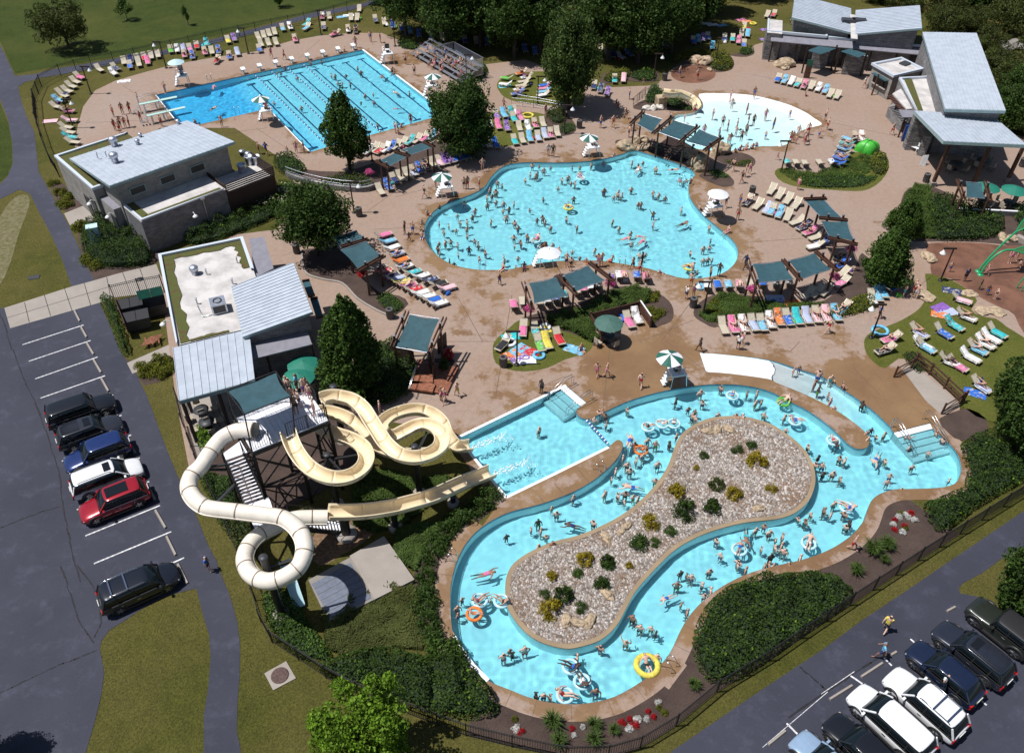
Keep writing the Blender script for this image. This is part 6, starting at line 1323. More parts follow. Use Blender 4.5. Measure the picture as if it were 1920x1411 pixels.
def guard_stand(x, y, ux_, uy_, cols, lb, zp=1.1, side=-1, tall=False, w=1.15):
    g = P(x, y); zt = zp + 2.2; u = P(ux_, uy_, zt)
    t_ = thing('lifeguard_stand', lb + ' lifeguard stand', 'lifeguard stand', g, 0, 'lifeguard stands'); a = .25
    ex, ey = V_((math.cos(a), math.sin(a), 0)), V_((-math.sin(a), math.cos(a), 0))
    mb = MB().box(g + V_((0, 0, zp)), (w, w, .09), a); mb.build('platform', M['white'], t_)
    for sx in (-1, 1):
        for sy in (-1, 1):
            p = g + ex * sx * w * .46 + ey * sy * w * .46; q = g + ex * sx * w * .56 + ey * sy * w * .56; mb = MB().beam(q, V_((p.x, p.y, zp)), .06, .06); mb.build('leg', M['steel'], t_)
    for k in range(4):
        z = zp * (k + .6) / 4.2; p = g + ex * side * (w * .5 + .42 - .4 * k / 4); mb = MB().box(p + V_((0, 0, z)), (.26, .62, .05), a); mb.build('step', M['white'], t_)
    for sy in (-1, 1):
        mb = MB().tube([g + ex * side * (w * .5 + .55) + ey * sy * .33, g + ex * side * w * .5 + ey * sy * .33 + V_((0, 0, zp + .75)), g - ex * side * w * .3 + ey * sy * .5 + V_((0, 0, zp + .7)), g - ex * side * w * .3 + ey * sy * .5 + V_((0, 0, zp))], .022, 6); mb.build('handrail', M['steel'], t_)
    mb = MB().box(g + ey * .1 + V_((0, 0, zp + .42)), (.55, .5, .08), a); mb.build('seat', M['umb_w'], t_)
    mb = MB().box(g + ey * .34 + V_((0, 0, zp + .75)), (.55, .07, .6), a); mb.build('backrest', M['darkgrey'], t_)
    mb = MB().box(g + ey * .1 + V_((0, 0, zp + .2)), (.4, .4, .36), a); mb.build('pedestal', M['darkgrey'], t_)
    if cols:
        um = thing('umbrella', lb + ' umbrella shading a lifeguard stand', 'umbrella', u - V_((0, 0, zt - zp)), .2, 'lifeguard umbrellas')
        umbrella_parts(um, u, 1.0, cols, V_((u.x, u.y, zp + .05)) if (u - g).xy.length < .8 else V_((g.x + .3, g.y + .3, zp + .05)))
    return t_
GW = ['umb_w', 'umb_g']
for a in ((346, 160, 328, 111, ['umb_t'], 'pale teal topped lap pool dive-end', 1.3), (503, 224, 487, 180, GW, 'green and white lap pool corner', 1.2), (729, 118, 726, 60, None, 'white stepped lap pool far-end', 1.3), (811, 178, 811, 138, GW, 'green and white bleacher-side', 1.3), (1111, 291, 1105, 252, GW, 'green and white main pool far-side', 1.1), (838, 366, 828, 325, GW, 'green and white main pool west-end', 1.1), (1021, 496, 1030, 467, ['umb_w'], 'plain white main pool south-side', 1.1), (1338, 402, 1348, 357, ['umb_w'], 'plain white main pool east-side', 1.1), (1266, 716, 1257, 664, GW, 'green and white lazy river', 1.1)):
    guard_stand(*a)
def patio_set(x, y, z, lb, r=1.2, base=None, name='patio_umbrella'):
    u = P(x, y, z); t_ = thing('patio_umbrella', lb, 'umbrella', (u.x, u.y, 0), .3, 'green patio umbrellas'); umbrella_parts(t_, u, r, ['umb_gg'], V_((u.x, u.y, .0)), .45); return V_((u.x, u.y, 0))
M['umb_gg'] = mat('emerald_canvas', (.008, .16, .11), .7, var=.06); M['umb_dk'] = mat('sage_canvas', (.05, .12, .10), .75, var=.08)
def table_chairs(g, lb, n=4, r=.55):
    t_ = thing('patio_table', 'round dark patio table ' + lb, 'table', g, 0, 'patio tables'); mb = MB().lathe([(.01, .72), (r, .72), (r, .76), (.01, .76)], g, 18); mb.build('table_top', M['darkgrey'], t_); mb = MB().lathe([(.05, .02), (.05, .72)], g, 8); mb.build('stem', M['black'], t_); mb = MB().lathe([(.3, 0), (.3, .03), (.05, .05)], g, 12); mb.build('foot', M['black'], t_)
    for k in range(n):
        a = 6.283 * k / n + .6; c = g + V_((math.cos(a), math.sin(a), 0)) * (r + .38); ch = thing('patio_chair', 'tan patio chair at the table ' + lb, 'chair', c, a, 'patio chairs')
        MX = frame(ch)
        mb = MB().box(MX @ V_((0, 0, .43)), (.48, .48, .04), a); mb.build('seat', M['sling'], ch); mb = MB().box(MX @ V_((.25, 0, .7)), (.05, .46, .5), a); mb.build('backrest', M['sling'], ch)
        for sx in (-.2, .22):
            for sy in (-.21, .21): mb = MB().beam(MX @ V_((sx, sy, 0)), MX @ V_((sx, sy, .43 if sx < 0 else .9)), .035, .035); mb.build('leg', M['timber'], ch)
M['sling'] = mat('sling_fabric', (.36, .31, .24), .8, var=.08, scale=10)
table_chairs(patio_set(567, 676, 2.4, 'emerald umbrella standing behind the other on the office terrace'), 'on the office terrace by the wall'); table_chairs(patio_set(558, 699, 2.4, 'emerald umbrella next to the slide tower platform'), 'on the office terrace by the tower')
table_chairs(Q('n', 1500, 1040) if False else patio_set(*Zp('n', 1495, 965), 2.4, 'green umbrella half hidden behind the patio sail'), 'behind the patio sail'); table_chairs(patio_set(*Zp('n', 1795, 995), 2.4, 'green umbrella at the edge of the snack bar patio'), 'on the snack bar patio edge')
for x, y, lb in ((600, 1, 'x'),): pass
for (x, y), lb in ((Zp('i', 360, 830), 'under the silver canopy by the fence'), (Zp('i', 420, 960), 'in the sun at the corner of the tower patio')): table_chairs(P(x, y), lb)
for (x, y), lb in (((1790, 318), 'in the shade of the snack bar canopy'), ((1840, 312), 'deep under the snack bar canopy')): table_chairs(P(x, y), lb, 4, .7)
# cabana with its own umbrella
cw = [Q('g', x, y, .0) for x, y in ((1105, 955), (975, 735), (1515, 600), (1640, 785))]
t_ = thing('cabana', 'low brown timber walled cabana with a white corner post', 'cabana', cw[1])
for a_, b_ in zip(cw, cw[1:]):
    for k in range(4):
        mb = MB().beam(a_ + V_((0, 0, .15 + k * .24)), b_ + V_((0, 0, .15 + k * .24)), .06, .2); mb.build('board', M['timber'], t_)
for p in cw:
    mb = MB().beam(p, p + V_((0, 0, 1.15)), .14, .14); mb.build('post', M['timber'], t_)
mb = MB().beam(cw[2] + V_((0, 0, 1.1)), cw[3] + V_((0, 0, 1.1)), .1, .05); mb.build('rail_cap', M['white'], t_)
u = Q('g', 1190, 700, 2.3); um = thing('patio_umbrella', 'sage green umbrella over the table in the timber cabana', 'umbrella', (u.x, u.y, 0), .3, 'green patio umbrellas'); umbrella_parts(um, u, 1.15, ['umb_dk'], V_((u.x, u.y, 0)), .4); table_chairs(V_((u.x, u.y, 0)), 'inside the timber cabana')

# timber shade structures with sails
def pergola(lb, beams, sails, zone, zb=3.0, near=-.35, name='shade_structure', group='timber shade structures with teal sails', post_at=(.3, .82), basket=None, m='sail'):
    a0 = Q(zone, *beams[0][0], zb); t_ = thing(name, lb, 'shade structure', (a0.x, a0.y, 0), 0, group)
    for (p, q) in beams:
        a, b = Q(zone, *p, zb), Q(zone, *q, zb + near); d = (b - a); s_ = V_((-d.y, d.x, 0)).normalized() * .13
        for sg in (-1, 1):
            mb = MB().beam(a + s_ * sg, b + s_ * sg, .07, .22); mb.build('beam', M['timber'], t_)
        for f in post_at:
            c = a.lerp(b, f); mb = MB().beam((c.x, c.y, -.02), (c.x, c.y, c.z + .45), .16, .16); po = mb.build('post', M['timber'], t_)
            mb = MB().box((c.x, c.y, c.z + .47), (.18, .18, .05)); sub(po, 'post_cap', mb, M['alu'])
    for q in sails:
        zz = (zb - .1, zb - .1, zb + near - .1, zb + near - .1); sail(t_, [Q(zone, *p, z) for p, z in zip(q, zz)], .3, .1, m=m)
        c4 = [Q(zone, *p, z) for p, z in zip(q, zz)]
        for i, j in ((0, 1), (2, 3)):
            mb = MB().tube([c4[i], c4[j]], .03, 6); mb.build('sail_edge_pipe', M['alu'], t_)
    return t_
pergola('timber pergola with twin teal sails over loungers on the cabana bed', [((240, 285), (345, 590)), ((625, 205), (835, 430)), ((965, 65), (1240, 275))], [[(305, 300), (610, 235), (735, 435), (362, 520)], [(680, 212), (960, 105), (1140, 265), (800, 395)]], 'g')
pergola('timber pergola with twin teal sails over loungers on the pavilion bed', [((605, 300), (715, 590)), ((985, 270), (1190, 505)), ((1345, 180), (1600, 400))], [[(655, 325), (985, 290), (1110, 490), (720, 530)], [(1050, 285), (1340, 205), (1520, 380), (1190, 490)]], 'h')
pergola('timber pergola with stepped teal sails beside the columnar tree', [((265, 92), (430, 85)), ((375, 228), (585, 245)), ((440, 372), (660, 425))], [[(265, 95), (390, 225), (540, 228), (415, 100)], [(390, 250), (450, 365), (635, 400), (580, 255)]], 7, near=-.1)
pergola('timber frame with twin teal sails on the bed above the main pool', [((600, 325), (770, 375)), ((930, 215), (1050, 275)), ((395, 430), (540, 505))], [[(410, 440), (610, 340), (740, 382), (520, 500)], [(665, 312), (930, 225), (1040, 272), (780, 362)]], 'e', near=-.1)
pergola('timber frame with a teal sail under the broad round tree', [((625, 440), (825, 385)), ((745, 620), (945, 505))], [[(620, 465), (810, 400), (930, 510), (755, 612)], [(560, 380), (740, 320), (800, 385), (620, 450)]], 5, near=-.1)
pergola('timber frame with a square teal sail on the snack bar patio', [((1150, 920), (1220, 1135)), ((1455, 940), (1512, 1155))], [[(1240, 945), (1415, 960), (1450, 1130), (1245, 1115)]], 'n')
pv = pergola('timber pavilion with a big teal sail beside red decking', [((590, 165), (385, 640)), ((1090, 245), (880, 720))], [[(620, 205), (1015, 265), (850, 712), (415, 635)]], 'l', 3.6, -.5, 'pavilion')
dkq = [Q('l', x, y, .25) for x, y in ((700, 960), (1010, 560), (1275, 905), (1110, 1265), (610, 1190))]
mb = MB().prism([xy(Q('l', x, y)) for x, y in ((610, 1195), (1112, 1268), (1275, 910), (1180, 800), (720, 820))], -.02, .16); dk_ = mb.build('deck_base', M['timber_d'], pv)
for k in range(14):
    a_, b_ = k / 14 + .004, (k + 1) / 14 - .004; q = [Q('l', 610, 1190, .18), Q('l', 1112, 1262, .18), Q('l', 1270, 905, .18), Q('l', 740, 800, .18)]
    mb = MB(); w4 = [q[0].lerp(q[3], a_), q[1].lerp(q[2], a_), q[1].lerp(q[2], b_), q[0].lerp(q[3], b_)]; mb.prism([xy(p) for p in w4], .16, .2); sub(dk_, 'plank', mb, M['decking'])
for k, (x0, y0, x1, y1) in enumerate(((630, 1140, 945, 1185), (660, 1080, 930, 1060))):
    mb = MB(); a_, b_ = Q('l', x0, y0, .3), Q('l', x1, y1, .3); mb.beam(a_, b_, .9, .16); mb.build('step', M['decking'], pv)
for x0, y0, x1, y1, h in ((390, 645, 690, 850, 1.6), (880, 730, 950, 1030, 1.6), (1000, 600, 1110, 560, 1.4)):
    mb = MB(); a_, b_ = Q('l', x0, y0 + 130), Q('l', x1, y1 + 60); mb.beam(a_ + V_((0, 0, h / 2)), b_ + V_((0, 0, h / 2)), .1, h); mb.build('screen_wall', M['timber_d'], pv)
for s in (0, 1):
    mb = MB().tube([Q('l', 600 + s * 14, 1190, .2), Q('l', 600 + s * 14, 1190, 1.1), Q('l', 705 + s * 14, 880, 1.1), Q('l', 705 + s * 14, 880, .2)], .025, 6); mb.build('handrail', M['steel'], pv)
for x, y, lb, lm in ((1140, 770, 'red and white flowers in a pot in front of the pavilion', 'fl_red'), (1080, 900, 'striped leafy pot plant on the red decking', 'mid')):
    shrub(lb, Q('l', x, y, .2), .4, lm, 1, .7, None, False, 'pot_plant', 'pot plant')
for x, y, zn, lm, lb in ((310, 590, 'g', 'fl_pink', 'pale pink hanging flower basket on the cabana pergola'), (1190, 310, 'g', 'fl_pink', 'violet hanging flower basket at the end of the cabana pergola'), (645, 610, 'h', 'fl_pink', 'magenta hanging flower basket on the pavilion pergola'), (1550, 470, 'h', 'fl_pink', 'magenta hanging flower basket by the columnar tree'), (1745, 165, 'h', 'fl_pink', 'purple hanging flower basket on the stepped pergola'), (780, 650, 5, 'fl_red', 'red and white hanging flower basket under the teal sail'), (315, 570, 'e', 'fl_pink', 'magenta hanging flower basket in the shade of the twin sails')):
    shrub(lb, Q(zn, x, y, 1.5), .45, lm, 2, .4, None, False, 'hanging_basket', 'flower basket')

# bridge over the channel between the pools, with sails and boulders
br = pergola('dark timber footbridge under three teal sails', [((160, 505), (330, 345)), ((450, 640), (720, 412)), ((790, 770), (1060, 537)), ((1130, 862), (1370, 688))], [[(330, 372), (575, 450), (450, 625), (245, 512)], [(735, 462), (1030, 548), (812, 722), (530, 622)], [(1065, 580), (1335, 692), (1215, 832), (885, 745)]], 'f', 3.3, 0., 'footbridge', None, (.3, .85))
bq = [Q('f', x, y, .1) for x, y in ((400, 870), (835, 1015), (1140, 900), (700, 650))]
for k in range(16):
    a_, b_ = k / 16 + .004, (k + 1) / 16 - .004; mb = MB(); w4 = [bq[0].lerp(bq[1], a_), bq[0].lerp(bq[1], b_), bq[3].lerp(bq[2], b_), bq[3].lerp(bq[2], a_)]; mb.prism([xy(p) for p in w4], .02, .09); mb.build('plank', M['timber_d'], br)
for a_, b_ in (((410, 850), (840, 1000)), ((560, 640), (1000, 800))):
    pa, pb = Q('f', *a_), Q('f', *b_)
    for k in range(4):
        p = pa.lerp(pb, k / 3); mb = MB().beam(p, p + V_((0, 0, 1.05)), .12, .12); mb.build('rail_post', M['timber_d'], br)
    for z in (.35, .65, 1.0):
        mb = MB().beam(pa + V_((0, 0, z)), pb + V_((0, 0, z)), .06, .1); mb.build('rail', M['timber_d'], br)
# boulders
def boulder_mesh(seed):
    bm = bmesh.new(); bmesh.ops.create_icosphere(bm, subdivisions=3, radius=1.)
    for v in bm.verts:
        n1 = noise.noise(v.co * 1.1 + V_((seed * 7.3, 0, 0))); n2 = noise.cell(v.co * 1.6 + V_((0, seed * 3.1, 0))); v.co *= 1 + .38 * n1 + .12 * n2; v.co.z = max(v.co.z, -.45)
    me = bpy.data.meshes.new('boulder'); bm.to_mesh(me); bm.free(); me.materials.append(M['rock']); return me
BO = [boulder_mesh(i) for i in range(4)]
def boulder(p, sx, sy, sz, lb, i, m='rock', grp='boulders'):
    o = bpy.data.objects.new('boulder', BO[i % 4]); COL.objects.link(o); o.location = p + V_((0, 0, sz * .35)); o.scale = (sx, sy, sz); o.rotation_euler.z = i * 1.3; slot(o, M[m]); return tag(o, lb, 'boulder', grp)
for i, (zn, x, y, s, z, lb) in enumerate((('f', 100, 840, 1.0, .9, 'big tan boulder at the west end of the bridge'), ('f', 225, 750, .75, .7, 'tan boulder next to the bridge post'), ('f', 330, 730, .7, .45, 'flat tan boulder under the first sail'), ('f', 330, 830, .9, .4, 'dark wet boulder beside the bridge planks'), ('f', 930, 950, .9, .9, 'tan waterfall boulder over the main pool'), ('f', 990, 1040, .7, .6, 'grey wet waterfall boulder at the water edge'), ('f', 1075, 1100, 1.0, 1.4, 'tallest tan boulder beside the waterfall'), ('f', 1350, 890, 1.0, 1.2, 'dark tan boulder between bridge and wading pool'), ('f', 1260, 910, .6, .7, 'small tan boulder between bridge and wading pool'), ('c', 990, 275, 1.2, .8, 'tan boulder at the spray pad shrubs'), ('c', 1065, 285, 1.0, .9, 'tan boulder beside the lamp post by the spray pad'), ('c', 1105, 345, .45, .3, 'small tan rock at the edge of the spray pad'), ('c', 1770, 300, 1.3, .9, 'broad tan boulder in front of the bath house'), ('c', 1785, 325, .8, .5, 'smaller tan boulder in front of the bath house'),
        ('p', 755, 335, .7, .4, 'long tan boulder at the splash pad edge'), ('p', 795, 375, .55, .4, 'round tan boulder at the splash pad edge'), ('p', 715, 720, 1.0, .25, 'flat tan rock on the corner of the sunning lawn'), ('p', 1180, 710, .7, .2, 'flat tan rock between lawn and splash pad'), ('p', 1310, 885, .75, .2, 'flat stepping rock nearest the sunning lawn towels'), ('p', 1440, 895, .85, .25, 'wide flat rock at the lower splash pad edge'), ('p', 1515, 130, .5, .4, 'small tan rock behind the leaf spray posts'), ('p', 1530, 165, .5, .25, 'low tan rock behind the leaf spray posts'), ('p', 1620, 160, .6, .4, 'round tan rock beside the concrete seat wall'))):
    boulder(Q(zn, x, y), s, s * .75, z * .8, lb, i, 'rock' if i % 7 else 'rock')
for i, (x, y) in enumerate(((380, 318), (460, 312), (545, 302))): boulder(Q('f', x, y), .55, .4, .35, ('white rock at the mound edge, nearest the timber rail post', 'middle white rock at the mound edge', 'white rock at the mound edge, nearest the small slide')[i], i, 'rock_w')
for i, (zn, x, y, s) in enumerate(((10, 1440, 430, .45), (10, 1510, 415, .5), (10, 1590, 415, .5), (10, 840, 1125, .42), (10, 690, 1210, .45), (10, 1815, 995, .45), (14, 395, 445, .5), (14, 480, 460, .5), (14, 565, 450, .5), (14, 695, 250, .55), (10, 800, 1165, .3))):
    boulder(Q(zn, x, y, .02), s, s * .55, s * .45, 'rounded tan rock half sunk in the gravel island', i, 'rock', 'rocks on the gravel island')

# lap pool gear
_bdir = (LAP[1] - LAP[0]).normalized(); _bang = math.atan2(_bdir.y, _bdir.x)
for i in range(8):
    p = LAP[1] - _bdir * (_w * (i + .5) / 8) - LANEV * .55; t_ = thing('starting_block', 'white angled starting block behind a lap lane', 'starting block', p, _bang, 'starting blocks at the far end of the lap pool'); MX = frame(t_)
    mb = MB(); mb.add([MX @ V_(v) for v in ((-.27, -.3, .62), (.27, -.3, .62), (.27, .3, .78), (-.27, .3, .78), (-.27, -.3, .55), (.27, -.3, .55), (.27, .3, .71), (-.27, .3, .71))], [(0, 1, 2, 3), (7, 6, 5, 4), (0, 4, 5, 1), (1, 5, 6, 2), (2, 6, 7, 3), (3, 7, 4, 0)]); mb.build('top', M['white'], t_)
    mb = MB().box(MX @ V_((0, .05, .3)), (.16, .28, .62), _bang); mb.build('pedestal', M['white'], t_); mb = MB().box(MX @ V_((0, .42, .25)), (.4, .2, .06), _bang); mb.build('step', M['darkgrey'], t_)
M['float_b'] = mat('blue_float', (.02, .08, .4), .4); M['float_w'] = mat('white_float', (.8, .8, .8), .4)
for k, i in enumerate((4, 5, 6, 7)):
    a_ = LAP[1] - _bdir * (_w * i / 8); b_ = a_ + LANEV * (_len - .1); a_ = a_ + LANEV * .1; n = 60
    t_ = thing('lane_rope', ('lane rope next to the open swimming lanes', 'lane rope second from the open swimming lanes', 'lane rope between the two roped lanes nearest the diving well', 'lane rope nearest the diving well')[k], 'lane rope', (a_.x, a_.y, -.08), 0, 'lane ropes in the lap pool')
    for c, m_ in ((0, 'float_b'), (1, 'float_w')):
        mb = MB()
        for j in range(n):
            if j % 2 == c:
                p = a_.lerp(b_, (j + .5) / n); p.z = -.05; q = a_.lerp(b_, (j + .95) / n); q.z = -.05; mb.tube([p, q], .06, 6)
        o = mb.build('floats', M[m_], t_); o['kind'] = 'stuff'
for k, (x0, y0, x1, y1) in enumerate(((1020, 768, 1300, 712), (1075, 852, 1360, 788))):
    a_, b_ = Q(0, x0, y0, 1.), Q(0, x1, y1, 1.); g = V_((a_.x, a_.y, 0)); t_ = thing('diving_board', ('pale green diving board beyond the other at the deep end', 'pale green diving board nearest the pump house')[k], 'diving board', g, 0, 'diving boards'); d = (b_ - a_).normalized(); s_ = V_((-d.y, d.x, 0))
    mb = MB().beam(a_, b_, .5, .06); mb.build('board', mat('pale_green_board', (.42, .60, .55), .5), t_)
    for f in (.12, .42):
        for sg in (-1, 1): p = a_.lerp(b_, f) + s_ * .3 * sg; mb = MB().beam((p.x, p.y, 0), (p.x, p.y, 1.0), .09, .09); mb.build('stand', M['alu'], t_)
    for sg in (-1, 1):
        p = a_ + s_ * .34 * sg; q = a_.lerp(b_, .5) + s_ * .34 * sg; mb = MB().tube([V_((p.x, p.y, 0)), V_((p.x, p.y, 1.9)), V_((q.x, q.y, 1.9)), V_((q.x, q.y, .0))], .025, 6); mb.build('guard_rail', M['alu'], t_)
    for j in range(3):
        p = a_ - d * (.2 + .25 * j); mb = MB().beam(p + s_ * .25 - V_((0, 0, .25 + .25 * j)), p - s_ * .25 - V_((0, 0, .25 + .25 * j)), .16, .04); mb.build('step', M['alu'], t_)
# bleachers
fa, fb = Q('a', 425, 285), Q('a', 1000, 625); bx_ = (fb - fa).normalized(); by_ = V_((-bx_.y, bx_.x, 0)); by_ = by_ if by_.y > 0 else -by_; bl = (fb - fa).length; bang = math.atan2(bx_.y, bx_.x)
t_ = thing('bleachers', 'silver aluminium bleachers facing the lap pool', 'bleachers', fa)
for r in range(5):
    c = (fa + fb) / 2 + by_ * (.35 + r * .72)
    mb = MB().box(c + V_((0, 0, .42 + r * .3)), (bl, .26, .05), bang); mb.build('seat_plank', M['alu'], t_)
    mb = MB().box(c + by_ * .42 + V_((0, 0, .2 + r * .3)), (bl, .36, .04), bang); mb.build('foot_plank', M['alu'], t_)
for k in range(6):
    p = fa.lerp(fb, k / 5); mb = MB().beam(p + V_((0, 0, .2)), p + by_ * 3.7 + V_((0, 0, 1.6)), .05, .08); mb.build('rafter', M['alu'], t_); mb = MB(); q = p + by_ * 3.6; mb.beam(q, q + V_((0, 0, 1.6)), .05, .05); mb.build('leg', M['alu'], t_)
for nm, (p, q) in (('back_guard', (fa.lerp(fb, .42) + by_ * 3.9, fb + by_ * 3.9)), ('side_guard', (fb + by_ * 3.9, fb + by_ * .2)), ('side_guard', (fa.lerp(fb, .42) + by_ * 3.9, fa.lerp(fb, .42) + by_ * 1.5))):
    mb = MB(); n = int((q - p).length / .16)
    for k in range(n + 1): c = p.lerp(q, k / n); mb.beam(c + V_((0, 0, .4)), c + V_((0, 0, 2.5)), .03, .03)
    for z in (.5, 1.5, 2.5): mb.beam(p + V_((0, 0, z)), q + V_((0, 0, z)), .04, .05)
    o = mb.build(nm, M['alu'], t_); o['kind'] = 'stuff'

# splash pad leaves, small slide, tent, signs, machines, rails
M['leaf_g'] = mat('green_enamel', (.012, .30, .12), .35, coat=.5); M['leaf_p'] = mat('leaf_mesh', (.05, .14, .045), .5)
def spray_leaf(base, pts, lb, ang, lw=.75, ll=1.9):
    t_ = thing('spray_leaf', lb, 'water spray', base, 0, 'leaf shaped water sprays'); mb = MB().tube(pts, .09, 10); mb.build('stem', M['leaf_g'], t_)
    end = pts[-1]; d = (pts[-1] - pts[-2]).normalized(); s_ = d.cross(V_((0, -.5, .8))).normalized(); outl = []
    for k in range(21):
        u = k / 20; wv = lw * math.sin(math.pi * u) ** .8 * (.55 + .6 * u); outl.append((u, wv))
    L1 = [end + d * (ll * u) + s_ * w_ * .5 for u, w_ in outl]; L2 = [end + d * (ll * u) - s_ * w_ * .5 for u, w_ in outl]
    mb = MB().tube(L1 + L2[::-1][1:], .06, 8); mb.build('leaf_rim', M['leaf_g'], t_)
    mb = MB(); nf = d.cross(s_) * .02; vs = L1 + L2; k = len(L1); fs = [(i, i + 1, k + i + 1, k + i) for i in range(k - 1)]; mb.add([v + nf for v in vs], fs); mb.add([v - nf for v in vs], [f[::-1] for f in fs]); mb.build('leaf_panel', M['leaf_p'], t_)
    mb = MB().lathe([(.28, 0), (.26, .06), (.1, .12)], base, 12); mb.build('base_plate', M['leaf_g'], t_)
b0 = Q('p', 1270, 480); spray_leaf(b0, smooth_poly([b0, b0 + V_((.5, .1, 1.4)), b0 + V_((1.4, .3, 3.0)), b0 + V_((2.0, .4, 3.9))], 4, False), 'tall upright green leaf spray on the splash pad', 0)
b1 = Q('p', 1292, 515); spray_leaf(b1, smooth_poly([b1, b1 + V_((.3, .15, 1.3)), b1 + V_((1.2, .3, 2.3)), b1 + V_((2.2, .4, 2.35))], 4, False), 'green leaf spray bent over in an arch on the splash pad', 0)
for k, (x, y) in enumerate(((1660, 650), (1705, 685))):
    g = Q('p', x, y); mb = MB().tube([g + V_((1.2 * (1 - math.cos(a)), .3 * (1 - math.cos(a)), 1.7 * math.sin(a))) for a in [math.pi * i / 14 for i in range(15)]], .05, 8); tag(mb.build('spray_hoop', M['leaf_g'], origin=g), ('green spray hoop at the back of the pair', 'green spray hoop at the front of the pair')[k], 'water spray', 'green spray hoops')
ks = thing('small_slide', 'short curved cream slide into the wading pool', 'water slide', Q('f', 600, 170)); flume(ks, path([(*Zp('f', 580, 150), 1.5), (*Zp('f', 690, 165), 1.45), (*Zp('f', 790, 165), 1.2), (*Zp('f', 900, 205), .85), (*Zp('f', 985, 270), .4), (*Zp('f', 1015, 330), .1)], 5), .48, .3)
mb = MB().box(Q('f', 560, 210, .6), (1.1, 1.1, 1.2), .3); mb.build('mound_block', M['rock'], ks)
for a_, b_, h in (((190, 270), (350, 130), 1.), ((240, 230), (520, 60), 1.)):
    railing(ks, [Q('f', *a_), Q('f', *b_, .6)], h, 1., .25, 'timber_d' if a_[0] == 190 else 'steel', 'stair_rail')
g = Q(3, 725, 1105); M['tent'] = mat('lime_nylon', (.06, .42, .04), .5, var=.12, scale=3); tn = thing('pop_up_tent', 'bright green dome tent on the lawn', 'tent', g)
mb = MB(); rows = []
for j in range(7):
    th = j / 6 * 1.5708; rows.append([g + V_((math.cos(a) * 1.25 * max(0., math.cos(th)) ** .7 * (1 + .12 * math.cos(4 * a)), math.sin(a) * 1. * max(0., math.cos(th)) ** .7 * (1 + .12 * math.cos(4 * a)), 1.15 * math.sin(th))) for a in [6.2832 * i / 24 for i in range(24)]])
mb = loft(rows, False); mb.build('shell', M['tent'], tn)
mb = MB(); mb.add([g + V_((-.5, -1.03, .02)), g + V_((.35, -1.05, .02)), g + V_((.1, -.8, .75)), g + V_((-.2, -.8, .78))], [(0, 1, 2, 3)]); mb.build('door_flap', M['black'], tn)
for k, s in enumerate((-1, 1)):
    mb = MB().tube([g + V_((math.cos(a) * 1.3 * s * .75, .78 * math.cos(a), 1.19 * math.sin(a))) for a in [math.pi * i / 12 for i in range(13)]], .02, 5); mb.build('tent_pole', M['black'], tn)
for k, (x, y, lb) in enumerate(((575, 500, 'blue vending machine at the corner'), (640, 490, 'blue vending machine with a light emblem'))):
    g = Q('n', x, y); t_ = thing('vending_machine', lb + ' under the snack bar roof', 'vending machine', g, -.3, 'vending machines'); mb = MB().box(g + V_((0, .2, .92)), (.85, .75, 1.84), -.3); mb.build('cabinet', mat('blue_cabinet', (.012, .04, .16), .35), t_); MX = frame(t_); mb = MB().box(MX @ V_((0, -.19, 1.1)), (.7, .03, 1.2), -.3); mb.build('front_panel', mat('blue_panel', (.02, .10, .42), .2), t_)
    if k:
        mb = MB().lathe([(.01, .0), (.17, .0)], (0, 0, 0), 18); o = bpy.data.objects.new('emblem', mb.mesh('emblem', M['lamp_red'])); COL.objects.link(o); o.parent = t_; o.location = (0, -.21, 1.25); o.rotation_euler = (math.radians(90), 0, 0)
g = Q('n', 650, 600); t_ = thing('white_bench', 'white slatted bench beside the vending machines', 'bench', g, -.9); MX = frame(t_)
for k in range(3): mb = MB().box(MX @ V_((0, .14 * k - .14, .45)), (1.3, .12, .04), -.9); mb.build('seat_slat', M['white'], t_)
for k in range(3): mb = MB().box(MX @ V_((0, .3, .6 + k * .15)), (1.3, .04, .11), -.9); mb.build('back_slat', M['white'], t_)
for sx in (-.5, .5): mb = MB().box(MX @ V_((sx, .05, .22)), (.06, .5, .44), -.9); mb.build('leg', M['white'], t_)
g = Q('n', 765, 755); t_ = thing('sandwich_board', 'white folding sign standing on the paving', 'sign', g, -.5); MX = frame(t_)
for s in (-1, 1): mb = MB().beam(MX @ V_((0, .3 * s, 0)), MX @ V_((0, .04 * s, 1.05)), .62, .03, 0, (0, 1, .2)); mb.build('panel', M['white'], t_)
g = Q('o', 430, 880); t_ = thing('notice_board', 'brown timber notice board with a green panel by the bath house', 'sign', g, -.3); mb = MB().box(g + V_((0, 0, .8)), (.75, .12, 1.6), -.3); mb.build('board', M['timber'], t_); mb = MB().box(g + V_((.0, -.02, 1.95)), (.72, .1, .75), -.3); mb.build('green_panel', mat('green_sign', (.01, .08, .05), .5), t_)
def ladder(p, q, lb, grp='pool grab rails'):
    """pair of looped steel grab rails at a pool edge from p (deck) to q (over water)"""
    p, q = V_(p), V_(q); d = (q - p); d.z = 0; d.normalize(); s_ = V_((-d.y, d.x, 0)); t_ = thing('grab_rail', lb, 'grab rail', p, 0, grp)
    for sg in (-.25, .25):
        b = p + s_ * sg; mb = MB().tube([b - d * .35, b - d * .35 + V_((0, 0, .6)), b - d * .15 + V_((0, 0, .82)), b + d * .1 + V_((0, 0, .8)), b + d * .25 + V_((0, 0, .4)), b + d * .25 + V_((0, 0, -.7))], .022, 6); mb.build('rail', M['steel'], t_)
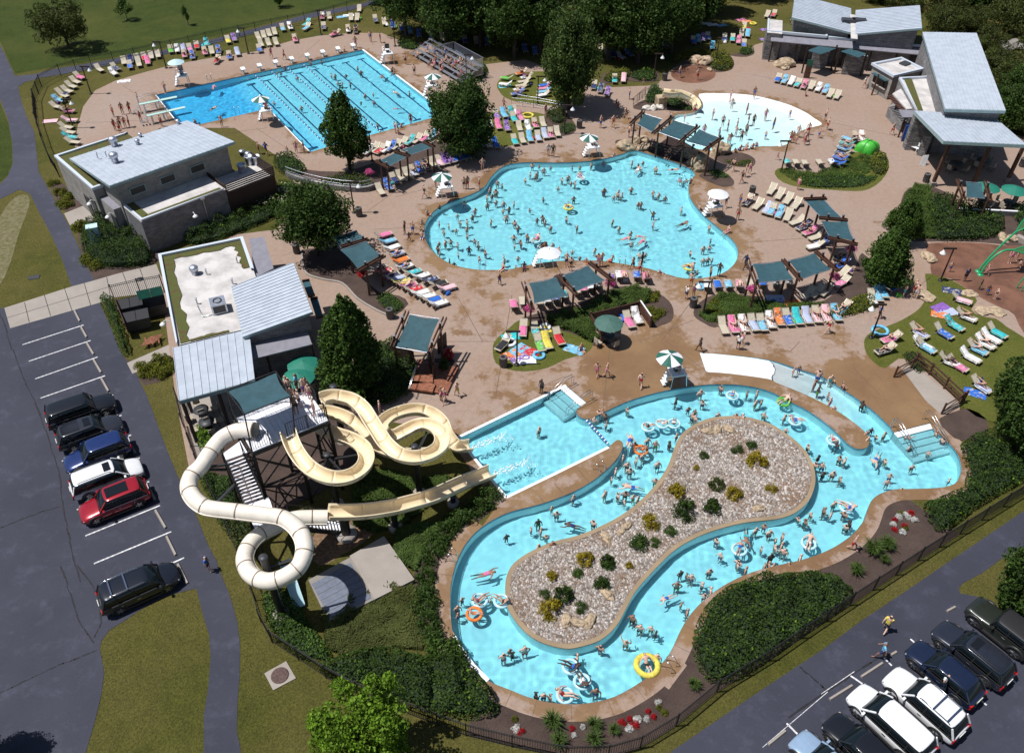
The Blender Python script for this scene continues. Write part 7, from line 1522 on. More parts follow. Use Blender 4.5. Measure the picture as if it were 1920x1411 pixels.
for zn, x0, y0, x1, y1, lb in ((10, 640, 715, 690, 760, 'steel grab rails on the long spit of the splash pool'), (14, 1140, 775, 1060, 720, 'steel grab rails at the widened coping by the yellow float'), (9, 1440, 1365, 1520, 1390, 'steel grab rails on the west rim of the river'), (5, 1665, 600, 1680, 540, 'steel grab rails at the white step of the main pool'), (2, 1240, 1345, 1200, 1330, 'steel grab rails by the waterfall'), (6, 810, 570, 810, 520, 'steel grab rails near the orange float of the main pool'), (0, 1745, 830, 1740, 790, 'steel grab rails on the near side of the diving well'), (0, 1540, 590, 1560, 630, 'steel grab rails on the far side of the diving well')):
    ladder(Q(zn, x0, y0), Q(zn, x1, y1), lb)
# entry steps under water
def steps(top0, top1, inward, n, lb, run=.55, rise=.2):
    a_, b_ = P(*top0), P(*top1); i_ = P(*inward); d = (b_ - a_).normalized(); nn = V_((-d.y, d.x, 0)); nn = nn if nn.dot(i_ - a_) > 0 else -nn
    for k in range(n):
        mb = MB(); z = -.02 - rise * k; mb.prism([xy(p) for p in (a_ + nn * (.02 + run * k), b_ + nn * (.02 + run * k), b_ + nn * (run * (k + 1)), a_ + nn * (run * (k + 1)))], -1.05, z); o = mb.build('pool_step', M['shell_white'], origin=a_); o['kind'] = 'structure'; receiver(o)
    for f in (.05, .95):
        p = a_.lerp(b_, f); t_ = thing('handrail', lb + (' at one end', ' at the other end')[f > .5], 'handrail', p, 0, 'stair handrails')
        for s in (-.12, .12):
            q = p + d * s; mb = MB().tube([q - nn * .5, q - nn * .5 + V_((0, 0, .9)), q + nn * .2 + V_((0, 0, .9)), q + nn * (run * n * .8) + V_((0, 0, .25)), q + nn * (run * n * .85) + V_((0, 0, -.6))], .024, 6); mb.build('rail', M['steel'], t_)
steps((1062, 723), (1100, 755), (1000, 800), 4, 'twin steel handrail on the splash pool steps'); steps((1676, 810), (1743, 793), (1700, 870), 5, 'twin steel handrail on the lazy river steps', .5, .18)
# white overflow lips and pool edge strips
for poly, w0, nm in ((pts2([(858, 820), (960, 771), (1061, 722)]), .22, 'splash_pool_gutter'), (pts2([(1141, 838), (1040, 888), (949, 932), (858, 820)]), .2, 'splash_pool_gutter'), (pts2([(680, 93), (839, 213)]), .25, 'lap_pool_gutter'), (pts2([(915, 1275), (887, 1247), (864, 1216), (851, 1193)]), .25, 'river_gutter'), (pts2([(581, 285), (503, 204)]), .12, 'lap_pool_gutter'), (pts2([(292, 178), (341, 241)]), .12, 'lap_pool_gutter')):
    mb = MB()
    for a_, b_ in zip(poly, poly[1:]):
        d = (b_ - a_).normalized(); mb.beam(a_ + V_((0, 0, .004)), b_ + V_((0, 0, .004)), w0, .012)
    o = mb.build(nm, M['white'], origin=poly[0]); o['kind'] = 'structure'
# float line that closes the splash pool
a_, b_ = Q(10, 550, 345, -.05), Q(10, 710, 520, -.05); t_ = thing('float_line', 'blue and white float line between splash pool and lazy river', 'float line', (a_.x, a_.y, -.05))
for k in range(17):
    mb = MB().tube([a_.lerp(b_, k / 17), a_.lerp(b_, (k + .55) / 17)], .09, 8); mb.build('float', M['float_b'] if k % 2 else M['float_w'], t_)
# ramp rail by the oval lawn, retaining wall with rail
t_ = thing('ramp_railing', 'thin white metal railing along the ramp under the oval lawn', 'railing', Q('b', 560, 600)); railing(t_, [Q('b', x, y) for x, y in ((560, 690), (850, 720), (1000, 740), (1240, 790))], .95, 1.4, .0, 'alu')
t_ = thing('lawn_railing', 'white top rail at the lower edge of the oval lawn', 'railing', Q('b', 700, 640)); railing(t_, [Q('b', x, y) for x, y in ((640, 650), (900, 690), (1100, 730), (1250, 760))], .95, 1.6, .0, 'alu')
wl = smooth_poly(pts2([(538, 330), (580, 344), (630, 354), (680, 358), (702, 352)]), 4, False); mb = MB(); band(mb, wl, 0, .3, -.02, .55, closed=False); rw_ = tag(mb.build('retaining_wall', M['ledge'], origin=wl[0]), 'low curved stone retaining wall topped by a rail', 'wall')
rl = thing('wall_railing', 'slim steel railing on the curved retaining wall', 'railing', wl[0]); railing(rl, [p + V_((0, 0, .55)) for p in wl[::3]], .5, 1.5, 0, 'alu')
# timber rail fence by the sunning lawn
rp = pts2([(1715, 682), (1742, 702), (1770, 728), (1800, 756)]); t_ = thing('rail_fence', 'dark timber rail fence with mesh beside the walk and lawn', 'fence', rp[0])
for a_, b_ in zip(rp, rp[1:]):
    for z in (.3, .65, 1.0): mb = MB().beam(a_ + V_((0, 0, z)), b_ + V_((0, 0, z)), .07, .13); mb.build('rail', M['timber'], t_)
for p in rp: mb = MB().beam(p, p + V_((0, 0, 1.15)), .14, .14); mb.build('post', M['timber'], t_)
for k, (a_, b_) in enumerate((((1676, 707), (1708, 690)), ((1765, 776), (1806, 752)))):
    a_, b_ = P(*a_), P(*b_); t_ = thing('gate', ('dark timber gate swung open beside the mulch corner', 'dark timber gate at the walk end by the river steps')[k], 'gate', a_, 0, 'timber gates'); 
    for z in (.2, .9): mb = MB().beam(a_ + V_((0, 0, z)), b_ + V_((0, 0, z)), .06, .1); mb.build('rail', M['timber'], t_)
    for f in (0, 1): p = a_.lerp(b_, f); mb = MB().beam(p, p + V_((0, 0, 1.1)), .11, .11); mb.build('post', M['timber'], t_)
    mb = MB().beam(a_ + V_((0, 0, .2)), b_ + V_((0, 0, .9)), .05, .08); mb.build('brace', M['timber'], t_)
sheet('walk_slab', pts2([(1690, 690), (1715, 684), (1800, 758), (1766, 778), (1735, 750)]), (), .005, M['concrete'])
# manhole, drain, cabinet, patio wall
q = [Q(13, x, y, .05) for x, y in ((60, 825), (220, 735), (292, 860), (125, 948))]; t_ = thing('manhole', 'rusty round manhole cover in a square concrete pad on the grass', 'manhole', sum(q, V_()) / 4); mb = MB().prism([xy(p) for p in q], -.05, .03); mb.build('pad', M['concrete'], t_); mb = MB().lathe([(.48, .02), (.48, .06), (.42, .065), (.01, .065)], (t_.location.x, t_.location.y, 0), 22); mb.build('cover', mat('rusty_iron', (.10, .062, .055), .8, .3, var=.3, scale=8), t_)
g = Q(4, 250, 665); mb = MB().box(g, (.9, .6, .04), .3); tag(mb.build('drain_grate', M['darkgrey'], origin=g), 'small square drain set in the dry lawn', 'drain')
g = Q(4, 1025, 680); mb = MB().lathe([(.35, -.004), (.35, .004), (.01, .005)], g, 16); tag(mb.build('manhole_cover', M['darkgrey'], origin=g), 'dark iron cover in the concrete walk', 'manhole')
g = Q(4, 725, 430); t_ = thing('utility_cabinet', 'pale green utility cabinet half hidden in the yew mass', 'cabinet', g, .4); mb = MB().box(g + V_((0, 0, 1.0)), (.9, .7, 2.0), .4); mb.build('box', M['umb_t'], t_); mb = MB().box(g + V_((0, 0, 2.03)), (1.0, .8, .06), .4); mb.build('lid', M['umb_t'], t_)
a_, b_ = P(1792, 392, .35), P(1908, 398, .35); t_ = thing('patio_wall', 'low stone patio wall with a white pipe along its top', 'wall', (a_.x, a_.y, 0)); mb = MB().beam(a_ - V_((0, 0, .2)), b_ - V_((0, 0, .2)), .4, .5); mb.build('wall', M['ledge'], t_); mb = MB().tube([a_ + V_((0, -.1, .15)), b_ + V_((0, -.1, .15))], .1, 10); mb.build('pipe', M['white'], t_)
a_, b_ = Q('p', 1650, 155), Q('p', 1760, 210); mb = MB().beam(a_ + V_((0, 0, .25)), b_ + V_((0, 0, .25)), .5, .5); tag(mb.build('seat_wall', M['concrete'], origin=a_), 'pale concrete seat wall behind the leaf sprays', 'wall')
# pale blue drain chute by the loop post
a_, b_ = Q('k', 570, 560, 1.2), Q('k', 720, 1000, .1); t_ = thing('drain_chute', 'pale blue metal chute beside the tube slide post', 'chute', (b_.x, b_.y, 0)); mb = MB().beam(a_, b_, .6, .08); mb.build('tray', mat('pale_blue_metal', (.30, .45, .50), .5), t_)
for s in (-.3, .3): mb = MB(); d = (b_ - a_).normalized(); sd = V_((-d.y, d.x, 0)).normalized() * s; mb.beam(a_ + sd + V_((0, 0, .1)), b_ + sd + V_((0, 0, .1)), .04, .2); mb.build('side', M['umb_t'], t_)
mb = MB().beam(a_ - V_((0, 0, .05)), (a_.x, a_.y, 0), .1, .1); mb.build('leg', M['alu'], t_)
sheet('access_ramp', pts2([(1838, 106), (1876, 80), (1904, 76), (1990, 96), (1990, 112), (1904, 94), (1852, 122)]), (), .3, M['concrete_d'])
t_ = thing('ramp_fence', 'dark railing of the access ramp behind the snack bar', 'railing', P(1850, 120)); railing(t_, [p + V_((0, 0, .3)) for p in pts2([(1852, 122), (1904, 95), (1990, 113)])], 1.1, 1.5, .3, 'timber_d')
# spray where the slides run out
def spray(p, d, lb):
    mb = MB(); rs = random.Random(5); d = V_(d).normalized(); s_ = V_((-d.y, d.x, 0))
    for k in range(150):
        u = rs.random(); q = p + d * (u * 3.0) + s_ * rs.gauss(0, .1 + .22 * u) + V_((0, 0, .25 * (1 - u) + abs(rs.gauss(0, .06)) - .08)); r = rs.uniform(.02, .06)
        mb.add([q + V_(v) * r for v in ((1.6, 0, 0), (0, 1, 0), (-1.6, 0, 0), (0, -1, 0), (0, 0, 1), (0, 0, -1))], [(0, 1, 4), (1, 2, 4), (2, 3, 4), (3, 0, 4), (1, 0, 5), (2, 1, 5), (3, 2, 5), (0, 3, 5)], 0, True)
    o = mb.build('water_spray', mat('white_spray', (.85, .9, .92), .3), origin=p); o['kind'] = 'stuff'; o['label'] = lb
spray(P(886, 843, .2), P(945, 818) - P(886, 843), 'white spray at the mouth of the spiral flume'); spray(P(926, 892, .2), P(985, 868) - P(926, 892), 'white spray at the mouth of the tube slide run')
# ---------------------------------------------------------------- loungers and towels
TC = {'w': ('white', (.72, .72, .72)), 'b': ('blue', (.02, .12, .5)), 'n': ('navy', (.02, .035, .12)), 'p': ('pink', (.62, .16, .32)), 'r': ('red', (.5, .02, .03)), 't': ('turquoise', (.03, .42, .45)), 'g': ('green', (.12, .42, .06)), 'y': ('yellow', (.62, .52, .08)), 'o': ('orange', (.65, .17, .03)), 'u': ('purple', (.2, .09, .35)), 'c': ('light blue', (.14, .42, .62)), 'k': ('black', (.02, .02, .024)), 's': ('blue striped', (.05, .14, .42)), 'm': ('pink striped', (.6, .12, .22))}
def stripe(name, c):
    m, t = newmat(name, .9); w = t.n('TexWave', Scale=3.2); w.bands_direction = 'Y'; t.nt.links.new(t.tc.outputs['Object'], w.inputs['Vector']); t.to(t.ramp(w.outputs['Fac'], [(.45, c), (.55, (.72, .72, .72))]), 'Base Color'); return m
def printed(name, c):
    m, t = newmat(name, .9); v = t.n('TexVoronoi', Scale=4.5); t.nt.links.new(t.tc.outputs['Object'], v.inputs['Vector']); sp = t.n('SeparateColor'); t.nt.links.new(v.outputs['Color'], sp.inputs[0])
    t.to(t.ramp(sp.outputs[0], [(0, c), (.55, c), (.62, tuple(min(.8, x * .4 + .35) for x in c)), (.85, tuple(x * .35 for x in c)), (1, (.7, .68, .62))]), 'Base Color'); return m
TP = {}
TM = {k: (stripe(n + '_cloth', c) if 'striped' in n else mat(n + '_cloth', c, .9, var=.22, scale=4, bump=.15, bscale=20)) for k, (n, c) in TC.items()}
TP = {k: printed(n + '_print', c) for k, (n, c) in TC.items() if 'striped' not in n}
M['lframe'] = mat('tan_aluminium', (.42, .37, .29), .45, .2); M['sling2'] = mat('beige_sling', (.45, .40, .31), .8, var=.1, scale=8)
BA = math.radians(38); BX, BL = .25, .78
def mk(name, mb, m): return mb.mesh(name, m)
def seat_mb(h=.36, w=.6):
    mb = MB().box((-.36, 0, h), (1.2, w, .03)); return mb
def back_mb(h=.36, w=.6):
    mb = MB().beam((BX, 0, h), (BX + BL * math.cos(BA), 0, h + BL * math.sin(BA)), w, .03); return mb
LME = {'seat': mk('seat', seat_mb(), M['sling2']), 'backrest': mk('backrest', back_mb(), M['sling2'])}
mb = MB()
for s in (-.32, .32): mb.beam((-.98, s, .35), (.3, s, .35), .045, .05)
mb.beam((-.98, -.34, .35), (-.98, .34, .35), .045, .05); mb.beam((.3, -.34, .35), (.3, .34, .35), .045, .05); LME['frame'] = mk('frame', mb, M['lframe'])
mb = MB()
for s in (-.32, .32): mb.beam((BX, s, .36), (BX + (BL + .04) * math.cos(BA), s, .36 + (BL + .04) * math.sin(BA)), .045, .045)
mb.beam((BX + (BL + .03) * math.cos(BA), -.34, .36 + (BL + .03) * math.sin(BA)), (BX + (BL + .03) * math.cos(BA), .34, .36 + (BL + .03) * math.sin(BA)), .045, .045); LME['back_frame'] = mk('back_frame', mb, M['lframe'])
LEGS = []
for x in (-.8, .55):
    for s in (-.32, .32): mb = MB().beam((x, s, 0), (x + (.1 if x < 0 else -.25), s, .35), .04, .04); LEGS.append(mk('leg', mb, M['lframe']))
ALL = MB()      # far loungers: the same shape in one mesh
for b_ in (seat_mb(), back_mb()): ALL.add(b_.v, b_.f, 0)
for s in (-.32, .32): ALL.beam((-.98, s, .35), (.3, s, .35), .045, .05, 1); ALL.beam((BX, s, .36), (BX + BL * math.cos(BA), s, .36 + BL * math.sin(BA)), .045, .045, 1); ALL.beam((-.8, s, 0), (-.7, s, .35), .04, .04, 1); ALL.beam((.55, s, 0), (.3, s, .35), .04, .04, 1)
FARL = ALL.mesh('lounger', [M['sling2'], M['lframe']])
TWL = []
for sd in range(3):
    mb = MB(); n = 10; rr = random.Random(sd); vs = []
    for i in range(n + 1):
        x = -.85 + (1.75 if sd else 1.2) * i / n; zx = .392 if x < BX else .392 + (x - BX) * math.tan(BA) * .985
        for j, y in enumerate((-.345, -.31, -.1, .1, .31, .345)):
            vs.append((x if x < BX else BX + (x - BX) * .97, y + rr.uniform(-.02, .02), zx + rr.uniform(0, .016) - (.16 if j in (0, 5) else 0)))
    fs = [(i * 6 + j, (i + 1) * 6 + j, (i + 1) * 6 + j + 1, i * 6 + j + 1) for i in range(n) for j in range(5)]
    mb.add(vs, fs, 0, True); TWL.append(mb.mesh('towel', TM['w']))
FLAT = []
for sd in range(2):
    mb = MB(); n = 8; rr = random.Random(sd + 9); vs = [(-.85 + 1.7 * i / n + rr.uniform(-.02, .02), -.5 + j / n + rr.uniform(-.02, .02), .02 + rr.uniform(0, .025)) for i in range(n + 1) for j in range(n + 1)]
    mb.add(vs, [(i * 9 + j, (i + 1) * 9 + j, (i + 1) * 9 + j + 1, i * 9 + j + 1) for i in range(n) for j in range(n)], 0, True); FLAT.append(mb.mesh('towel', TM['w']))
def ob(name, me, parent=None, M4=None):
    o = bpy.data.objects.new(name, me); COL.objects.link(o)
    if parent: o.parent = parent
    if M4 is not None: o.matrix_world = M4
    return o
mb = MB(); mb = mb.add([(x * (.24 if z < .2 else .2), y * (.12 if z < .2 else .07), z) for z in (0, .12, .28) for x, y in ((-1, -.6), (-.6, -1), (.6, -1), (1, -.6), (1, .6), (.6, 1), (-.6, 1), (-1, .6))], [(i * 8 + j, i * 8 + (j + 1) % 8, i * 8 + 8 + (j + 1) % 8, i * 8 + 8 + j) for i in range(2) for j in range(8)] + [tuple(range(16, 24))], 0, True); mb.tube([(-.12, 0, .27), (-.08, 0, .42), (.08, 0, .42), (.12, 0, .27)], .012, 5); BAG = mb.mesh('beach_bag', TM['w'])
SUNBATHERS = []
def towel(loc, rz, c, where, flat=False, i=0):
    o = ob('towel', (FLAT[i % 2] if flat else TWL[i % 3])); o.scale = (.92,) * 3; o.location = loc; o.rotation_euler = (0, 0, rz); slot(o, TP[c] if c in TP and (i + int(loc[0])) % 3 else TM[c])
    return tag(o, '%s towel %s %s' % (TC[c][0], 'spread on the ground' if flat else 'over a lounger', where), 'towel', 'towels ' + where)
def lounger(x, y, zone, hx, hy, c, where, i):
    g = Q(zone, x, y, .005); d = Q(zone, x + hx, y + hy) - Q(zone, x, y); rz = math.atan2(d.y, d.x) + random.uniform(-.06, .06)
    col = c.lower() if c != '.' else None
    lb = 'beige lounger %s %s' % ({None: 'with bare sling', 0: ''}[None] if col is None else 'under a %s towel' % TC[col][0], where); grp = 'loungers ' + where
    if g.y > 72:
        o = ob('lounger', FARL); o.scale = (.92,) * 3; o.location = g; o.rotation_euler = (0, 0, rz); tag(o, lb, 'lounger', grp)
    else:
        t_ = thing('lounger', lb, 'lounger', g, rz, grp); t_.scale = (.92,) * 3
        for k, me in LME.items(): ob(k, me, t_)
        for me in LEGS: ob('leg', me, t_)
    if col:
        towel(g, rz, col, where, i=i)
    if random.random() < .24:
        b = ob('beach_bag', BAG); s_ = random.choice((-1, 1)); b.location = g + V_((math.cos(rz) * random.uniform(-.5, .8) - math.sin(rz) * .47 * s_, math.sin(rz) * random.uniform(-.5, .8) + math.cos(rz) * .47 * s_, 0)); b.rotation_euler.z = random.random() * 3; bc = random.choice('knbpwturyg'); slot(b, TM[bc]); tag(b, '%s beach bag set down %s' % (TC[bc][0], where), 'bag', 'bags ' + where)
    if c.isupper() or c == '*': SUNBATHERS.append((g, rz, where))
ROWS = '''0 on the lap pool lawn by the pump house|490,950,540,1060,4,-80,-10,..t.|500,830,520,900,2,-80,0,Pm|590,580,440,750,6,-70,-25,p.....|460,700,420,800,3,-70,-15,nc.
0 behind the diving well|735,525,735,525,1,-40,-30,.|855,515,840,550,2,-50,-30,nw|915,470,1165,420,6,-15,-60,.n.r..|960,500,1090,470,3,-15,-50,b.p|1260,385,1400,375,4,-15,-50,gwsp|1360,420,1420,430,2,-10,-50,PB|1450,355,1520,335,2,-10,-40,rt|1510,400,1610,390,3,-10,-50,P.B|1600,460,1600,460,1,30,-40,R|1690,430,1750,405,2,-20,-50,Bs|1680,315,1725,300,2,-20,-50,yu
1 on the lawn behind the starting blocks|20,290,140,255,4,-25,-50,....|40,340,150,330,3,-25,-50,...|30,380,30,380,1,-25,-40,b|200,225,255,215,2,-15,-35,cW|290,305,290,305,1,-15,-50,P|375,220,375,190,2,40,-25,ct|500,215,500,215,1,0,-50,n|490,140,540,140,2,-5,-40,P.|680,235,735,240,2,0,-50,WK|700,150,745,150,2,5,-40,..|760,85,760,85,1,10,-50,.|585,265,585,265,1,40,-10,P
2 in the deep shade of the grove|20,360,170,400,3,-20,-50,nbb|650,380,740,420,3,-10,-50,..n|800,430,920,390,3,-40,-20,sbn|1010,370,1130,340,3,-20,-40,nbb|1330,320,1440,290,4,-10,-40,bcub|700,240,1000,280,5,-20,-40,b.n.b|600,650,700,700,3,10,-50,nnu|1560,300,1470,360,2,0,-40,bc
1 under the trees behind the bleachers|880,160,1200,270,6,-10,-40,n.bbcb|1290,290,1700,330,6,-10,-40,b.nb.b|1200,150,1700,220,6,-10,-40,.b.n.w
b on the oval lawn|760,345,640,560,5,90,-15,W..WB|690,290,690,290,1,90,-20,O|500,360,480,440,2,80,10,gw|1000,450,980,580,4,90,-15,bpcw
b on the lounger lawn|360,850,560,820,3,-40,-60,uct|600,800,600,800,1,-40,-60,w|590,890,680,875,2,-40,-60,tp|270,965,500,1010,3,-30,-70,wpu|660,1010,780,1005,2,-35,-80,.w|870,970,970,955,2,-35,-80,P.|600,1190,800,1150,3,-35,-70,t.c|910,1140,1000,1110,2,-30,-80,ss|1080,1100,1160,1080,2,-30,-80,P.
e in the shade of the dense round tree|1110,470,1410,390,6,-60,-80,muubbb|1400,250,1740,270,5,-40,-60,ubb.b
e in the row under the twin sails|440,790,530,740,2,-60,-70,.b|600,670,1030,490,7,-60,-70,n..SBK.
e on the deck above the twin sails|230,370,380,320,3,40,-30,.w.|440,340,620,290,4,40,-30,rwb.|690,260,1020,180,5,40,-30,.t.pc
5 in the outer row by the main pool|935,375,1090,610,6,-60,20,pcwSoW|1150,650,1400,765,5,-60,20,twnkm
5 in the inner row along the kerbed bed|895,620,1340,880,11,-60,20,krNsyPrwwbw
g under the cabana pergola|140,580,240,550,2,10,60,p.|420,545,690,475,4,10,60,.wbt|830,425,1060,350,4,10,60,.pwk|1210,295,1300,255,2,10,60,uw|1350,255,1350,255,1,10,50,P|1490,255,1600,265,2,10,50,bP
g on the cabana lawn|240,840,240,840,1,0,-90,p|380,870,380,870,1,-20,-60,t|420,1000,500,975,2,-50,-90,gy|630,930,630,930,1,-50,-90,r|20,1000,20,1000,1,40,-40,k
g inside the cabana|1400,745,1490,700,2,-50,-80,pw
h in the row facing the river ramp|320,1045,650,1015,4,-40,-75,.PWs|745,1015,935,955,3,-40,-75,cWo|1030,955,1560,905,6,-40,-75,btsMMC|1640,845,1640,845,1,60,-40,C
h under the pavilion pergola|150,600,620,590,5,10,60,wbcP.|760,575,1050,565,3,10,60,bkk|1250,685,1450,645,3,60,-50,...|1620,260,1620,560,4,60,-30,KB.p
7 by the stepped pergola|20,45,200,150,4,40,-60,....|20,195,140,235,3,30,-60,cc.|210,275,400,425,5,70,-25,.NP.b|340,455,340,455,1,70,-15,w
6 beside the plain white guard umbrella|1730,125,1870,185,3,50,-50,N.s
o in the bath house row|105,915,400,990,5,45,-60,bcwtP|480,1000,640,1045,3,45,-60,.wc|690,1090,770,1105,2,45,-60,..
3 on the edge of the tent lawn|590,1040,510,1215,6,60,20,cTCnBb|640,1030,690,1030,2,-20,-30,KW|140,1215,270,1225,3,20,40,t..|380,1220,470,1215,2,20,30,.w
p on the sunning lawn|370,1195,370,1195,1,100,-30,P|310,1310,310,1310,1,100,-30,K|650,1125,650,1125,1,-90,-50,S|900,1130,1010,1050,2,-110,-60,bt|720,1275,690,1250,2,-110,-60,cw|1080,795,1080,795,1,-110,-30,m|1130,965,1130,965,1,-110,-40,W|1440,1125,1320,1235,3,-110,-60,twW|1240,1295,1170,1375,2,-110,-60,Cw|960,1425,960,1425,1,-110,-50,W|1040,1460,1040,1460,1,-110,-60,p
p in the shade of the columnar tree|360,450,370,690,4,-60,30,bbbb|180,785,290,715,3,-30,-60,wcc
d on the lawn beside the bath house|1320,310,1320,310,1,40,-80,.|1440,300,1440,300,1,40,-60,r|860,650,970,660,2,0,-60,.c|700,740,810,780,2,0,-60,tp|905,840,905,840,1,0,-50,b|910,520,910,520,1,0,-60,y
c by the yellow shrubs|250,450,330,445,2,0,-50,tm
11 under the leafy tree|1550,110,1550,110,1,-60,-40,S'''
for line in ROWS.split('\n'):
    head, *rows = line.split('|'); zn, where = head.split(' ', 1); zn = int(zn) if zn.isdigit() else zn
    for r in rows:
        *v, cs = r.split(','); x0, y0, x1, y1, n, hx, hy = (float(q) for q in v); n = int(n)
        for i in range(n):
            f = i / (n - 1) if n > 1 else 0; lounger(x0 + (x1 - x0) * f, y0 + (y1 - y0) * f, zn, hx, hy, cs[i % len(cs)], where, i)
for i, (zn, x, y, c, a, wh) in enumerate((('g', 110, 890, 't', .3, 'on the cabana lawn'), ('g', 190, 1030, 'c', .8, 'on the cabana lawn'), ('g', 100, 1090, 'o', .5, 'on the cabana lawn'), ('g', 310, 1050, 'r', -.6, 'on the cabana lawn'), ('g', 200, 1120, 'u', .4, 'on the cabana lawn'), ('g', 270, 1150, 'w', .1, 'on the cabana lawn'), ('g', 800, 1030, 'c', -.5, 'on the cabana lawn edge'), ('g', 440, 810, 'y', .2, 'on the cabana lawn'), ('p', 1000, 680, 'n', -.4, 'on the sunning lawn'), ('p', 885, 850, 'u', .5, 'on the sunning lawn'), ('p', 965, 900, 's', .3, 'on the sunning lawn'), ('p', 890, 925, 'o', -.4, 'on the sunning lawn'), (11, 1520, 145, 'b', -.5, 'under the leafy tree'), ('d', 230, 430, 'w', 0, 'by the grove'), ('d', 340, 450, 'w', .2, 'by the grove'), ('d', 510, 460, 'c', .3, 'by the grove'), ('d', 860, 360, 'p', .5, 'beside the bath house'), ('d', 950, 390, 'o', .2, 'beside the bath house'), ('d', 1300, 535, 'u', .2, 'beside the bath house'), ('d', 1290, 710, 'u', .1, 'beside the bath house'), ('h', 900, 700, 's', 0, 'under the pavilion pergola'), ('h', 900, 740, 'b', .1, 'under the pavilion pergola'), ('h', 1080, 760, 'o', .1, 'under the pavilion pergola'), (1, 630, 125, 'c', .4, 'on the far lap pool lawn'), (1, 680, 115, 'w', .2, 'on the far lap pool lawn'), (0, 370, 890, 'm', .2, 'on the lap pool lawn'), (0, 910, 598, 'w', .3, 'on the far lawn'), ('a', 1545, 640, 't', .2, 'on the oval lawn'), (6, 460, 1195, 'c', -.4, 'on the cabana lawn edge'))):
    towel(Q(zn, x, y, .01), a, c, wh, True, i)
# bags, rings and floats
def ring_float(p, r, c, lb, z=None, tube=.13, half=False):
    mb = MB().tube([p + V_((r * math.cos(a), r * math.sin(a), tube * .6)) for a in [6.2832 * i / 20 for i in range(20)]], tube, 8, closed=True)
    return tag(mb.build('swim_ring', TM[c], origin=p), lb, 'swim ring', 'swim rings and floats')
for zn, x, y, r, c, lb in (('b', 775, 830, .6, 'y', 'yellow and pink doughnut ring on the lounger lawn'), ('d', 1075, 435, .4, 'y', 'yellow swim ring on the grass beside the bath house'), ('g', 1275, 690, .55, 'b', 'blue swim ring leaning inside the cabana'), ('p', 270, 1090, .6, 'c', 'light blue swim ring under the lamp on the sunning lawn'), ('h', 70, 580, .35, 'c', 'light blue ring carried on the deck crossing'), (0, 1515, 335, .5, 't', 'turquoise ring on the lap pool lawn'), ('e', 510, 310, .4, 'w', 'white ring on the deck above the sails'), ('g', 485, 790, .35, 'w', 'white ring on the cabana lawn'), ('g', 415, 1100, .4, 'c', 'blue ring at the foot of the green and yellow towels'), ('g', 95, 960, .4, 'w', 'white ring beside the lamp post on the cabana lawn')):
    ring_float(Q(zn, x, y, .02), r, c, lb)
